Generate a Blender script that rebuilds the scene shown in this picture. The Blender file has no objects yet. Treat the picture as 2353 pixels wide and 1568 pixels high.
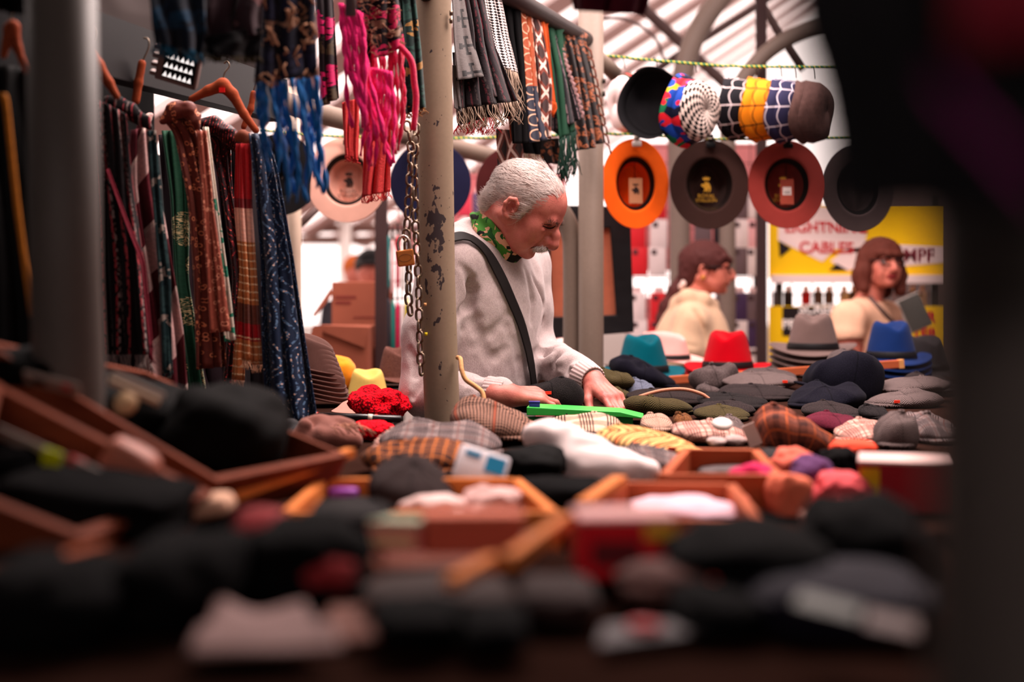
import bpy, math, random
import numpy as np
from mathutils import Vector, Matrix
from mathutils.bvhtree import BVHTree

SC = bpy.context.scene
COL = SC.collection
# ------------------------------------------------------------------ camera, sky, exposure
F, HY, CX, HC = 3268.0, 640.0, 1176.5, 1.30      # focal length in pixels (50 mm), horizon row, centre column, lens height


def at(px, py, Y):
    """world point seen at a picture position when it stands Y metres away"""
    return Vector(((px - CX) / F * Y, Y, HC + (HY - py) / F * Y))


cam_d = bpy.data.cameras.new('camera')
cam = bpy.data.objects.new('camera', cam_d)
COL.objects.link(cam)
cam.location = (0, 0, HC)
cam.rotation_euler = (math.pi / 2, 0, 0)
cam_d.lens, cam_d.sensor_width = 50.0, 36.0
cam_d.shift_y = -(784 - HY) / 2353.0
cam_d.clip_start = 0.05
cam_d.dof.use_dof = True
cam_d.dof.focus_distance = 3.36
cam_d.dof.aperture_fstop = 1.85
cam_d.dof.aperture_blades = 0
SC.camera = cam

wd = bpy.data.worlds.new('overcast_sky')
SC.world = wd
wd.use_nodes = True
wb = wd.node_tree.nodes['Background']
wb.inputs[0].default_value = (1.0, 0.82, 0.775, 1)
wb.inputs[1].default_value = 2.1

vs = SC.view_settings
vs.view_transform, vs.look, vs.gamma, vs.use_curve_mapping = 'Standard', 'None', 1.0, False
vs.exposure = 0.18


def area(name, loc, target, sx, sy, power, col):
    d = bpy.data.lights.new(name, 'AREA')
    d.shape, d.size, d.size_y, d.energy, d.color = 'RECTANGLE', sx, sy, power, col
    o = bpy.data.objects.new(name, d)
    COL.objects.link(o)
    o.location = loc
    o.rotation_euler = (Vector(target) - Vector(loc)).to_track_quat('-Z', 'Y').to_euler()
    return o


# daylight from the glazed roof, plus a lamp added over the near table
area('skylight', (0.35, 4.5, 3.5), (0.15, 3.7, 1.0), 2.4, 1.2, 125, (1.0, 0.84, 0.80))
area('table_fill', (0.5, 2.95, 3.2), (0.1, 2.3, 1.0), 2.2, 0.8, 105, (1.0, 0.80, 0.74))  # extra lamp added to brighten the goods on the near table


# ------------------------------------------------------------------ objects
def tag(o, label=None, cat=None, group=None, kind=None):
    for k, v in (('label', label), ('category', cat), ('group', group), ('kind', kind)):
        if v:
            o[k] = v
    return o


def root(name, loc, label, cat, group=None, rot=None):
    o = bpy.data.objects.new(name, None)
    COL.objects.link(o)
    o.location = loc
    o.empty_display_size = 0.05
    if rot is not None:
        o.rotation_euler = rot.to_euler() if isinstance(rot, Matrix) else rot
    return tag(o, label, cat, group)


class MB:
    """collects vertices, faces and uvs of one mesh"""

    def __init__(s):
        s.v, s.f, s.uv, s.mi, s.has_uv = [], [], [], [], False

    def add(s, V, Fs, uv=None, mi=0, X=None):
        k = len(s.v)
        for p in V:
            p = Vector(p)
            s.v.append(X @ p if X is not None else p)
        if uv is not None:
            s.has_uv = True
            s.uv += list(uv)
        else:
            s.uv += [(p[0], p[1]) for p in V]
        s.f += [tuple(i + k for i in f) for f in Fs]
        s.mi += [mi] * len(Fs)
        return s

    def box(s, c, d, X=None, mi=0, taper=1.0):
        x, y, z = d[0] / 2, d[1] / 2, d[2] / 2
        V = []
        for k in (-1, 1):
            t = taper if k > 0 else 1.0
            V += [(c[0] - x * t, c[1] - y * t, c[2] + k * z), (c[0] + x * t, c[1] - y * t, c[2] + k * z),
                  (c[0] + x * t, c[1] + y * t, c[2] + k * z), (c[0] - x * t, c[1] + y * t, c[2] + k * z)]
        return s.add(V, [(3, 2, 1, 0), (4, 5, 6, 7), (0, 1, 5, 4), (1, 2, 6, 5), (2, 3, 7, 6), (3, 0, 4, 7)], mi=mi, X=X)

    def grid(s, P, closed=False, mi=0, uv=None, X=None):
        nv, nu = len(P), len(P[0])
        V = [p for r in P for p in r]
        Fs = []
        for j in range(nv - 1):
            for i in range(nu if closed else nu - 1):
                i2 = (i + 1) % nu
                Fs.append((j * nu + i, j * nu + i2, (j + 1) * nu + i2, (j + 1) * nu + i))
        if uv is not None:
            uv = [q for r in uv for q in r]
        return s.add(V, Fs, uv, mi, X)

    def tube(s, pts, r, n=8, cap=True, mi=0, X=None):
        pts = [Vector(p) for p in pts]
        m = len(pts)
        rs = r if isinstance(r, (list, tuple)) else [r] * m
        V, Fs, uv = [], [], []
        up, dist = None, 0.0
        for k, p in enumerate(pts):
            t = (pts[min(k + 1, m - 1)] - pts[max(k - 1, 0)])
            t = t.normalized() if t.length > 1e-9 else Vector((0, 0, 1))
            if up is None:
                a = Vector((0, 0, 1)) if abs(t.z) < 0.9 else Vector((1, 0, 0))
                up = t.cross(a).normalized()
            up = (up - t * up.dot(t)).normalized()
            w = t.cross(up)
            if k:
                dist += (p - pts[k - 1]).length
            for i in range(n):
                a = 2 * math.pi * i / n
                V.append(p + (up * math.cos(a) + w * math.sin(a)) * rs[k])
                uv.append((i / n * 2 * math.pi * max(rs), dist))
        for k in range(m - 1):
            for i in range(n):
                j = (i + 1) % n
                Fs.append((k * n + i, k * n + j, (k + 1) * n + j, (k + 1) * n + i))
        if cap:
            Fs.append(tuple(range(n - 1, -1, -1)))
            Fs.append(tuple((m - 1) * n + i for i in range(n)))
        return s.add(V, Fs, uv, mi, X)

    def lathe(s, prof, n=32, mi=0, X=None, ax=1.0, ay=1.0):
        P = [[(r * ax * math.cos(2 * math.pi * i / n), r * ay * math.sin(2 * math.pi * i / n), z) for i in range(n)] for r, z in prof]
        return s.grid(P, True, mi, X=X)

    def mesh(s, name, shift=None):
        me = bpy.data.meshes.new(name)
        me.from_pydata([tuple(p - shift) if shift is not None else tuple(p) for p in s.v], [], s.f)
        if True:
            uvl = me.uv_layers.new(name='uv')
            idx = np.zeros(len(me.loops), dtype=np.int32)
            me.loops.foreach_get('vertex_index', idx)
            uvl.data.foreach_set('uv', np.array(s.uv, dtype=np.float32)[idx].ravel())
        me.polygons.foreach_set('material_index', np.array(s.mi, dtype=np.int32))
        return me


def obj(name, mb, mat, parent=None, world=False, smooth=True, solid=0, sub=0, bevel=0, loc=None, rot=None, offset=0.0):
    """link a mesh; world=True: vertices are world positions"""
    shift = None
    if world:
        if parent is not None:
            shift = Vector(parent.location)
        else:
            xs = np.array([tuple(p) for p in mb.v])
            lo, hi = xs.min(0), xs.max(0)
            shift = Vector(((lo[0] + hi[0]) / 2, (lo[1] + hi[1]) / 2, lo[2]))
    me = mb.mesh(name, shift) if isinstance(mb, MB) else mb
    o = bpy.data.objects.new(name, me)
    COL.objects.link(o)
    if parent is not None:
        o.parent = parent
    elif shift is not None:
        o.location = shift
    if loc is not None:
        o.location = loc
    if rot is not None:
        o.rotation_euler = rot.to_euler() if isinstance(rot, Matrix) else rot
    for m in (mat if isinstance(mat, (list, tuple)) else [mat]):
        me.materials.append(m)
    if smooth:
        me.polygons.foreach_set('use_smooth', [True] * len(me.polygons))
    if bevel:
        b = o.modifiers.new('bevel', 'BEVEL')
        b.width, b.segments, b.limit_method, b.angle_limit = bevel, 2, 'ANGLE', 0.7
    if solid:
        q = o.modifiers.new('solid', 'SOLIDIFY')
        q.thickness, q.offset = solid, offset
    if sub:
        q = o.modifiers.new('sub', 'SUBSURF')
        q.levels = q.render_levels = sub
    return o


def top(name, mb, mat, label, cat, group=None, kind=None, **kw):
    return tag(obj(name, mb, mat, None, kw.pop('world', True), **kw), label, cat, group, kind)


def flatshade(o):
    o.data.polygons.foreach_set('use_smooth', [False] * len(o.data.polygons))
    return o


def dup(r, loc, label=None, group=None):
    c = r.copy()
    COL.objects.link(c)
    c.location = loc
    if label:
        c['label'] = label
    if group:
        c['group'] = group
    for ch in r.children:
        d = ch.copy()
        COL.objects.link(d)
        d.parent = c
        for g in ch.children:
            e = g.copy()
            COL.objects.link(e)
            e.parent = d
    return c


def text(name, body, size, mat, parent, loc, X=None, extrude=0.0008, bold=0.0, align='CENTER'):
    d = bpy.data.curves.new(name, 'FONT')
    d.body, d.size, d.extrude, d.offset = body, size, extrude, bold
    d.align_x, d.align_y = align, 'CENTER'
    t = bpy.data.objects.new('tmp', d)
    COL.objects.link(t)
    dg = bpy.context.evaluated_depsgraph_get()
    me = bpy.data.meshes.new_from_object(t.evaluated_get(dg))
    bpy.data.objects.remove(t)
    me.name = name
    me.materials.clear()
    me.materials.append(mat)
    o = bpy.data.objects.new(name, me)
    COL.objects.link(o)
    o.parent = parent
    o.location = loc
    o.rotation_euler = (X if X is not None else Matrix.Rotation(math.pi / 2, 3, 'X')).to_euler()
    return o


# ------------------------------------------------------------------ numeric noise
def vnoise(P, seed=0.0):
    P = np.asarray(P, dtype=np.float64) + seed * 17.13
    i = np.floor(P)
    f = P - i
    f = f * f * (3 - 2 * f)

    def h(dx, dy, dz):
        q = (i[..., 0] + dx) * 127.1 + (i[..., 1] + dy) * 311.7 + (i[..., 2] + dz) * 74.7
        s = np.sin(q) * 43758.5453
        return s - np.floor(s)
    x, y, z = f[..., 0], f[..., 1], f[..., 2]
    a = h(0, 0, 0) * (1 - x) + h(1, 0, 0) * x
    b = h(0, 1, 0) * (1 - x) + h(1, 1, 0) * x
    c = h(0, 0, 1) * (1 - x) + h(1, 0, 1) * x
    d = h(0, 1, 1) * (1 - x) + h(1, 1, 1) * x
    return ((a * (1 - y) + b * y) * (1 - z) + (c * (1 - y) + d * y) * z) * 2 - 1


# ------------------------------------------------------------------ implicit solids -> one continuous surface
class SDF:
    def __init__(s, T=None):
        s.p = []
        s.T = T if T is not None else Matrix.Identity(4)

    def _pt(s, p):
        return np.array(s.T @ Vector(p))

    def _sc(s):
        return s.T.to_scale()[0]

    def cone(s, a, b, r1, r2=None, k=0.01, op=1):
        r2 = r1 if r2 is None else r2
        c = s._sc()
        s.p.append(('c', s._pt(a), s._pt(b), r1 * c, r2 * c, k * c, op))
        return s

    def chain(s, pts, rs, k=0.01, op=1):
        for i in range(len(pts) - 1):
            s.cone(pts[i], pts[i + 1], rs[i], rs[i + 1], k, op)
        return s

    def ell(s, c, r, k=0.01, op=1, R=None):
        sc = s._sc()
        M = np.array(s.T.to_3x3().normalized())
        if R is not None:
            M = M @ np.array(R)
        s.p.append(('e', s._pt(c), np.array(r) * sc, M, 0, k * sc, op))
        return s

    def ball(s, c, r, k=0.01, op=1):
        return s.cone(c, (c[0] + 1e-5, c[1], c[2]), r, r, k, op)

    def box(s, c, h, r=0.01, k=0.01, op=1, R=None):
        sc = s._sc()
        M = np.array(s.T.to_3x3().normalized())
        if R is not None:
            M = M @ np.array(R)
        s.p.append(('b', s._pt(c), np.array(h) * sc, M, r * sc, k * sc, op))
        return s

    @staticmethod
    def dist(q, P):
        if q[0] == 'c':
            a, b = q[1], q[2]
            pa, ba = P - a, b - a
            h = np.clip(pa @ ba / max(ba @ ba, 1e-12), 0, 1)
            return np.linalg.norm(pa - h[..., None] * ba, axis=-1) - (q[3] + (q[4] - q[3]) * h)
        if q[0] == 'e':
            L = (P - q[1]) @ q[3]
            k0 = np.linalg.norm(L / q[2], axis=-1)
            k1 = np.linalg.norm(L / (q[2] ** 2), axis=-1)
            return np.where(k0 < 1e-6, -min(q[2]), k0 * (k0 - 1) / np.maximum(k1, 1e-9))
        L = np.abs((P - q[1]) @ q[3]) - (q[2] - q[4])
        return np.linalg.norm(np.maximum(L, 0), axis=-1) + np.minimum(L.max(-1), 0) - q[4]

    @staticmethod
    def comb(d, e, k, op):
        if op == 1:
            h = np.clip(0.5 + 0.5 * (d - e) / k, 0, 1)
            return d * (1 - h) + e * h - k * h * (1 - h)
        h = np.clip(0.5 - 0.5 * (d + e) / k, 0, 1)
        return d * (1 - h) - e * h + k * h * (1 - h)

    def bounds(s, pad):
        lo, hi = np.full(3, 1e9), np.full(3, -1e9)
        for q in s.p:
            if q[-1] != 1:
                continue
            if q[0] == 'c':
                r = max(q[3], q[4])
                lo = np.minimum(lo, np.minimum(q[1], q[2]) - r)
                hi = np.maximum(hi, np.maximum(q[1], q[2]) + r)
            else:
                e = np.abs(q[3]) @ q[2]
                lo, hi = np.minimum(lo, q[1] - e), np.maximum(hi, q[1] + e)
        return lo - pad, hi + pad

    def mesh(s, h, B=8):
        lo, hi = s.bounds(3 * h)
        nb = np.ceil((hi - lo) / (h * B)).astype(int) + 1
        bi = np.stack(np.meshgrid(*[np.arange(n) for n in nb], indexing='ij'), -1).reshape(-1, 3)
        C = lo + (bi + 0.5) * B * h - h / 2
        R = math.sqrt(3) * B * h / 2
        d = np.full(len(C), 10.0)
        DC = []
        for q in s.p:
            e = s.dist(q, C)
            DC.append(e)
            d = s.comb(d, e, q[-2], q[-1])
        near = np.abs(d) < R * 1.7 + 0.01
        sel = np.nonzero(near)[0]
        off = np.stack(np.meshgrid(*[np.arange(B)] * 3, indexing='ij'), -1).reshape(-1, 3)
        pts = lo + (bi[sel][:, None, :] * B + off[None]) * h
        cur = np.full(pts.shape[:2], 10.0)
        for q, e in zip(s.p, DC):
            w = np.nonzero(e[sel] < R * 2.0 + q[-2] + 0.01)[0]
            if len(w):
                cur[w] = s.comb(cur[w], s.dist(q, pts[w]), q[-2], q[-1])
        dims = nb * B
        V = np.empty(tuple(dims), dtype=np.float32)
        Vb = V.reshape(nb[0], B, nb[1], B, nb[2], B)
        Vb[:] = d.reshape(nb)[:, None, :, None, :, None]
        b3 = bi[sel]
        Vb[b3[:, 0], :, b3[:, 1], :, b3[:, 2], :] = cur.reshape(-1, B, B, B)
        return nets(V, lo, h)


def nets(V, lo, h):
    ins = V < 0
    n = np.array(V.shape) - 1
    cnt = np.zeros(tuple(n), dtype=np.int8)
    cs = [(a, b, c) for a in (0, 1) for b in (0, 1) for c in (0, 1)]
    for a, b, c in cs:
        cnt += ins[a:n[0] + a, b:n[1] + b, c:n[2] + c]
    act = (cnt > 0) & (cnt < 8)
    ijk = np.argwhere(act)
    idx = -np.ones(tuple(n), dtype=np.int64)
    idx[act] = np.arange(len(ijk))
    acc, num = np.zeros((len(ijk), 3)), np.zeros(len(ijk))
    for ax in range(3):
        for a in (0, 1):
            for b in (0, 1):
                o = [0, 0, 0]
                o[(ax + 1) % 3], o[(ax + 2) % 3] = a, b
                p0 = ijk + o
                p1 = p0.copy()
                p1[:, ax] += 1
                v0, v1 = V[tuple(p0.T)].astype(float), V[tuple(p1.T)].astype(float)
                m = (v0 < 0) != (v1 < 0)
                t = np.where(m, v0 / np.where(m, v0 - v1, 1), 0)
                q = p0.astype(float)
                q[:, ax] += t
                acc[m] += q[m]
                num[m] += 1
    verts = lo + acc / num[:, None] * h
    faces = []
    for ax in range(3):
        sl0, sl1 = [slice(None)] * 3, [slice(None)] * 3
        sl0[ax], sl1[ax] = slice(0, -1), slice(1, None)
        ch = ins[tuple(sl0)] != ins[tuple(sl1)]
        e = np.argwhere(ch)
        u, w = (ax + 1) % 3, (ax + 2) % 3
        ok = (e[:, u] > 0) & (e[:, w] > 0) & (e[:, u] < n[u]) & (e[:, w] < n[w]) & (e[:, ax] < n[ax])
        e = e[ok]
        fl = ins[tuple(e.T)]
        q = []
        for a, b in ((-1, -1), (0, -1), (0, 0), (-1, 0)):
            c = e.copy()
            c[:, u] += a
            c[:, w] += b
            q.append(idx[tuple(c.T)])
        q = np.stack(q, 1)
        q[~fl] = q[~fl][:, ::-1]
        faces.append(q)
    return verts, np.concatenate(faces)


def normals(V, Fc):
    N = np.zeros_like(V)
    fn = np.cross(V[Fc[:, 2]] - V[Fc[:, 0]], V[Fc[:, 3]] - V[Fc[:, 1]])
    for k in range(4):
        np.add.at(N, Fc[:, k], fn)
    return N / np.maximum(np.linalg.norm(N, axis=1, keepdims=True), 1e-12)


def npmesh(name, V, Fc, mats, parent=None, shift=None, mi=None):
    sh = np.array(shift if shift is not None else (parent.location if parent is not None else (0, 0, 0)))
    me = bpy.data.meshes.new(name)
    V = V - sh
    me.vertices.add(len(V))
    me.vertices.foreach_set('co', V.astype(np.float32).ravel())
    k = Fc.shape[1]
    me.loops.add(len(Fc) * k)
    me.loops.foreach_set('vertex_index', Fc.astype(np.int32).ravel())
    me.polygons.add(len(Fc))
    me.polygons.foreach_set('loop_start', np.arange(0, len(Fc) * k, k, dtype=np.int32))
    me.update(calc_edges=True)
    me.validate()
    me.polygons.foreach_set('use_smooth', [True] * len(me.polygons))
    lv = np.zeros(len(me.loops), dtype=np.int32)
    me.loops.foreach_get('vertex_index', lv)
    me.uv_layers.new(name='uv').data.foreach_set('uv', np.ascontiguousarray(V[lv][:, [0, 2]]).astype(np.float32).ravel())
    o = bpy.data.objects.new(name, me)
    COL.objects.link(o)
    for m in (mats if isinstance(mats, (list, tuple)) else [mats]):
        me.materials.append(m)
    if mi is not None and len(mi) == len(me.polygons):
        me.polygons.foreach_set('material_index', mi.astype(np.int32))
    if parent is not None:
        o.parent = parent
    else:
        o.location = sh
    return o
# ------------------------------------------------------------------ materials
def lin(c):
    return tuple((x / 255 / 12.92) if x / 255 <= 0.04045 else ((x / 255 + 0.055) / 1.055) ** 2.4 for x in c[:3])


class NB:
    def __init__(s, name):
        s.m = bpy.data.materials.new(name)
        s.m.use_nodes = True
        s.t = s.m.node_tree
        s.b = s.t.nodes['Principled BSDF']

    def put(s, sock, v):
        if isinstance(v, bpy.types.NodeSocket):
            s.t.links.new(v, sock)
        elif isinstance(v, (tuple, list)):
            sock.default_value = tuple(v) + ((1,) if len(sock.default_value) == 4 and len(v) == 3 else ())
        else:
            sock.default_value = v

    def nd(s, typ, ins=None, **props):
        n = s.t.nodes.new(typ)
        for k, v in props.items():
            setattr(n, k, v)
        for k, v in (ins or {}).items():
            s.put(n.inputs[k], v)
        return n

    def ma(s, op, a, b=0.0, c=0.0):
        return s.nd('ShaderNodeMath', {0: a, 1: b, 2: c}, operation=op).outputs[0]

    def mix(s, f, a, b):
        n = s.t.nodes.new('ShaderNodeMix')
        n.data_type = 'RGBA'
        s.put(n.inputs[0], f)
        s.put(n.inputs[6], a)
        s.put(n.inputs[7], b)
        return n.outputs[2]

    def co(s, kind='Object', scale=None, rot=None):
        o = s.t.nodes.new('ShaderNodeTexCoord').outputs[kind]
        if scale is not None or rot is not None:
            n = s.nd('ShaderNodeMapping', {0: o, 3: scale or (1, 1, 1), 2: rot or (0, 0, 0)})
            o = n.outputs[0]
        return o

    def sep(s, v):
        return s.nd('ShaderNodeSeparateXYZ', {0: v}).outputs

    def noise(s, v, sc, det=2.0, dist=0.0):
        return s.nd('ShaderNodeTexNoise', {'Vector': v, 'Scale': sc, 'Detail': det, 'Distortion': dist}).outputs[0]

    def vor(s, v, sc, feature='F1'):
        return s.nd('ShaderNodeTexVoronoi', {'Vector': v, 'Scale': sc}, feature=feature).outputs

    def lt(s, a, b):
        return s.ma('LESS_THAN', a, b)

    def gt(s, a, b):
        return s.ma('GREATER_THAN', a, b)

    def fr(s, a, f):
        return s.ma('FRACT', s.ma('MULTIPLY', a, f))

    def band(s, x, f, w, o=0.0):
        """1 in stripes of relative width w, f per metre"""
        return s.lt(s.ma('FRACT', s.ma('ADD', s.ma('MULTIPLY', x, f), o)), w)

    def vary(s, col, v, sc=60.0, amt=0.35, det=3.0):
        n = s.noise(v, sc, det)
        k = s.ma('ADD', s.ma('MULTIPLY', s.ma('SUBTRACT', n, 0.5), 2 * amt), 1.0)
        h = s.nd('ShaderNodeVectorMath', {0: col, 1: s.nd('ShaderNodeCombineXYZ', {0: k, 1: k, 2: k}).outputs[0]}, operation='MULTIPLY')
        return h.outputs[0]

    def bump(s, h, st=0.3, dist=0.002):
        n = s.nd('ShaderNodeBump', {'Height': h, 'Strength': st, 'Distance': dist})
        s.t.links.new(n.outputs[0], s.b.inputs['Normal'])

    def done(s, col, rough=0.85, metal=0.0, spec=0.3, sheen=0.0, **kw):
        s.put(s.b.inputs['Base Color'], col)
        s.put(s.b.inputs['Roughness'], rough)
        s.put(s.b.inputs['Metallic'], metal)
        s.b.inputs['Specular IOR Level'].default_value = spec
        if sheen:
            s.b.inputs['Sheen Weight'].default_value = sheen
            s.b.inputs['Sheen Roughness'].default_value = 0.5
        for k, v in kw.items():
            s.put(s.b.inputs[k], v)
        return s.m


CACHE = {}


def plain(name, c, rough=0.85, amt=0.2, sc=40.0, bump=0.0, bsc=400.0, metal=0.0, spec=0.15, sheen=0.0, **kw):
    if name in CACHE:
        return CACHE[name]
    n = NB(name)
    v = n.co('Object')
    col = n.vary(lin(c), v, sc, amt) if amt else lin(c)
    if bump:
        n.bump(n.noise(v, bsc, 2.0), bump)
    CACHE[name] = n.done(col, rough, metal, spec, sheen, **kw)
    return CACHE[name]


def felt(name, c):
    return plain(name, c, 0.95, 0.10, 25.0, 0.25, 900.0, sheen=0.05, spec=0.05)


def tweed(name, kind, c1, c2, c3=None, sc=1.0):
    """woven cap cloth: herring, check, stripe, tooth or plain with flecks; uv in metres of cloth"""
    if name in CACHE:
        return CACHE[name]
    n = NB(name)
    o = n.co('UV')
    x, y, z = n.sep(o)
    A, B = lin(c1), lin(c2)
    if kind == 'herring':
        tri = n.ma('ABSOLUTE', n.ma('SUBTRACT', n.fr(x, 45 * sc), 0.5))
        f = n.band(n.ma('ADD', y, n.ma('MULTIPLY', tri, 0.022 / sc)), 190 * sc, 0.45)
        col = n.mix(f, A, B)
    elif kind == 'check':
        f1, f2 = n.band(x, 28 * sc, 0.28), n.band(y, 28 * sc, 0.28)
        col = n.mix(n.ma('MULTIPLY', n.ma('ADD', f1, f2), 0.5), A, B)
        if c3:
            g = n.ma('MAXIMUM', n.band(x, 28 * sc, 0.09, 0.45), n.band(y, 28 * sc, 0.09, 0.45))
            col = n.mix(g, col, lin(c3))
    elif kind == 'glen':
        f1 = n.ma('MULTIPLY', n.band(x, 160 * sc, 0.5), n.band(x, 18 * sc, 0.5))
        f2 = n.ma('MULTIPLY', n.band(y, 160 * sc, 0.5), n.band(y, 18 * sc, 0.5))
        col = n.mix(n.ma('MAXIMUM', f1, f2), A, B)
        if c3:
            g = n.ma('MAXIMUM', n.band(x, 18 * sc, 0.05, 0.3), n.band(y, 18 * sc, 0.05, 0.3))
            col = n.mix(g, col, lin(c3))
    elif kind == 'tooth':
        a, b = n.band(n.ma('ADD', x, y), 95 * sc, 0.5), n.band(n.ma('SUBTRACT', x, y), 95 * sc, 0.5)
        col = n.mix(n.ma('ABSOLUTE', n.ma('SUBTRACT', a, b)), A, B)
        if c3:
            col = n.mix(n.band(x, 16 * sc, 0.08), col, lin(c3))
    elif kind == 'stripe':
        tri = n.ma('ABSOLUTE', n.ma('SUBTRACT', n.fr(n.ma('ADD', x, 0.05), 5 * sc), 0.5))
        yy = n.ma('ADD', x, n.ma('MULTIPLY', n.ma('ABSOLUTE', y), 0.8))
        col = n.mix(n.band(yy, 48 * sc, 0.34), A, B)
        if c3:
            col = n.mix(n.band(yy, 16 * sc, 0.14, 0.2), col, lin(c3))
    else:
        fl = n.gt(n.noise(o, 420.0 * sc, 1.0), 0.60)
        col = n.mix(fl, A, B)
    col = n.vary(col, o, 260.0, 0.45)
    an = n.ma('ABSOLUTE', n.ma('SUBTRACT', n.ma('FRACT', n.ma('ADD', n.ma('MULTIPLY', n.ma('ARCTAN2', y, x), 2.0 / math.pi), 0.5)), 0.5))
    seam = n.lt(n.ma('MULTIPLY', an, n.ma('SQRT', n.ma('ADD', n.ma('MULTIPLY', x, x), n.ma('MULTIPLY', y, y)))), 0.0011)
    col = n.mix(n.ma('MULTIPLY', seam, 0.6), col, tuple(q * 0.3 for q in A))
    n.bump(n.ma('SUBTRACT', n.noise(o, 500.0, 2.0), n.ma('MULTIPLY', seam, 0.8)), 0.5)
    CACHE[name] = n.done(col, 0.95, spec=0.04, sheen=0.02)
    return CACHE[name]


def scarf_mat(name, kind, c1, c2=None, c3=None, sc=1.0, rough=0.85, metal=0.0):
    """scarf cloth patterns in metres of cloth (uv)"""
    if name in CACHE:
        return CACHE[name]
    n = NB(name)
    o = n.co('UV')
    u, v, _ = n.sep(o)
    A = lin(c1) if isinstance(c1, tuple) else (0, 0, 0)
    B = lin(c2) if isinstance(c2, tuple) else A
    C = lin(c3) if c3 else B
    col = A
    rg = rough
    if kind == 'vdash':
        f = n.ma('MULTIPLY', n.band(u, 70 * sc, 0.16), n.gt(n.noise(n.co('UV', (400, 90, 1)), 1.0), 0.46))
        g = n.ma('MULTIPLY', n.band(u, 52 * sc, 0.12, 0.4), n.gt(n.noise(n.co('UV', (300, 120, 1)), 1.0), 0.5))
        col = n.mix(g, n.mix(f, A, B), C)
    elif kind == 'diag':
        col = n.mix(n.band(n.ma('ADD', u, n.ma('MULTIPLY', v, 0.6)), 9 * sc, 0.5), A, B)
        col = n.mix(n.band(n.ma('ADD', u, n.ma('MULTIPLY', v, 0.6)), 9 * sc, 0.06, 0.5), col, C)
    elif kind == 'leaf':
        w = n.co('UV', (1.0, 0.62, 1), (0, 0, 0.5))
        d = n.vor(w, 75 * sc)
        ring = n.ma('MULTIPLY', n.gt(d[0], 0.24), n.lt(d[0], 0.36))
        col = n.mix(ring, A, B)
        col = n.mix(n.lt(d[0], 0.12), col, C)
    elif kind == 'sequin':
        w = n.nd('ShaderNodeTexNoise', {'Vector': o, 'Scale': 9.0, 'Detail': 1.0}).outputs[0]
        q = n.ma('ADD', n.ma('ADD', u, n.ma('MULTIPLY', w, 0.10)), 0)
        ln = n.ma('LESS_THAN', n.fr(q, 170 * sc), 0.30)
        d = n.vor(n.co('UV', (1, 0.55, 1)), 520 * sc)
        br = n.ma('MULTIPLY', ln, n.gt(n.sep(d[1])[0], 0.45))
        tw = n.ma('MULTIPLY', br, n.lt(d[0], 0.5))
        col = n.mix(br, A, B)
        col = n.mix(n.ma('MULTIPLY', tw, n.gt(n.sep(d[1])[1], 0.62)), col, C)  # brightest sequins painted pale to stand for their sparkle
        n.put(n.b.inputs['Metallic'], 0.0)
        rg = 0.45
    elif kind == 'bands':
        # c2: list of (length along the scarf in metres, colour)
        col = lin(c2[0][1])
        for p, cc in c2[1:]:
            col = n.mix(n.gt(v, p), col, lin(cc))
        if c3:
            tan = n.ma('MULTIPLY', n.band(v, 62, 0.22), n.gt(n.noise(n.co('UV', (900, 300, 1)), 1.0), 0.45))
            m = 0.0
            for a, b in c1:
                m = n.ma('ADD', m, n.ma('MULTIPLY', n.gt(v, a), n.lt(v, b)))
            col = n.mix(n.ma('MULTIPLY', tan, m), col, lin(c3))
    elif kind == 'check':
        f1 = n.ma('MULTIPLY', n.band(u, 130 * sc, 0.5), n.band(u, 32 * sc, 0.55))
        f2 = n.ma('MULTIPLY', n.band(v, 130 * sc, 0.5), n.band(v, 32 * sc, 0.55))
        col = n.mix(n.ma('MULTIPLY', n.ma('ADD', f1, f2), 0.5), A, B)
    elif kind == 'geo':
        a = n.ma('ABSOLUTE', n.ma('SUBTRACT', n.fr(n.ma('ADD', u, n.ma('MULTIPLY', v, 0.55)), 22 * sc), 0.5))
        b = n.ma('ABSOLUTE', n.ma('SUBTRACT', n.fr(n.ma('SUBTRACT', u, n.ma('MULTIPLY', v, 0.55)), 22 * sc), 0.5))
        k = n.lt(n.ma('MINIMUM', a, b), 0.07)
        brick = n.ma('MULTIPLY', n.gt(a, 0.22), n.gt(b, 0.22))
        col = n.mix(k, n.mix(brick, A, C), B)
    elif kind == 'loops':
        fu, fv = n.ma('SUBTRACT', n.fr(u, 24 * sc), 0.5), n.ma('SUBTRACT', n.fr(v, 20 * sc), 0.5)
        d = n.ma('SQRT', n.ma('ADD', n.ma('MULTIPLY', fu, fu), n.ma('MULTIPLY', fv, fv)))
        ring = n.ma('MULTIPLY', n.gt(d, 0.33), n.lt(d, 0.41))
        base = n.mix(n.ma('MULTIPLY', n.gt(v, 0.22), n.lt(v, 0.42)), A, C)
        col = n.mix(ring, base, B)
    elif kind == 'paisley':
        d = n.vor(o, 48 * sc)
        m = n.noise(o, 120 * sc, 2.0, 1.5)
        k = n.ma('MULTIPLY', n.lt(d[0], 0.5), n.gt(m, 0.52))
        ring = n.ma('MULTIPLY', n.gt(d[0], 0.30), n.lt(d[0], 0.38))
        col = n.mix(n.ma('MAXIMUM', k, ring), A, B)
        col = n.mix(n.lt(d[0], 0.1), col, C)
    elif kind == 'cross':
        fu, fv = n.ma('ABSOLUTE', n.ma('SUBTRACT', n.fr(u, 12 * sc), 0.5)), n.ma('ABSOLUTE', n.ma('SUBTRACT', n.fr(v, 12 * sc), 0.5))
        k = n.ma('MULTIPLY', n.lt(n.ma('MINIMUM', fu, fv), 0.05), n.lt(n.ma('MAXIMUM', fu, fv), 0.34))
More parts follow.
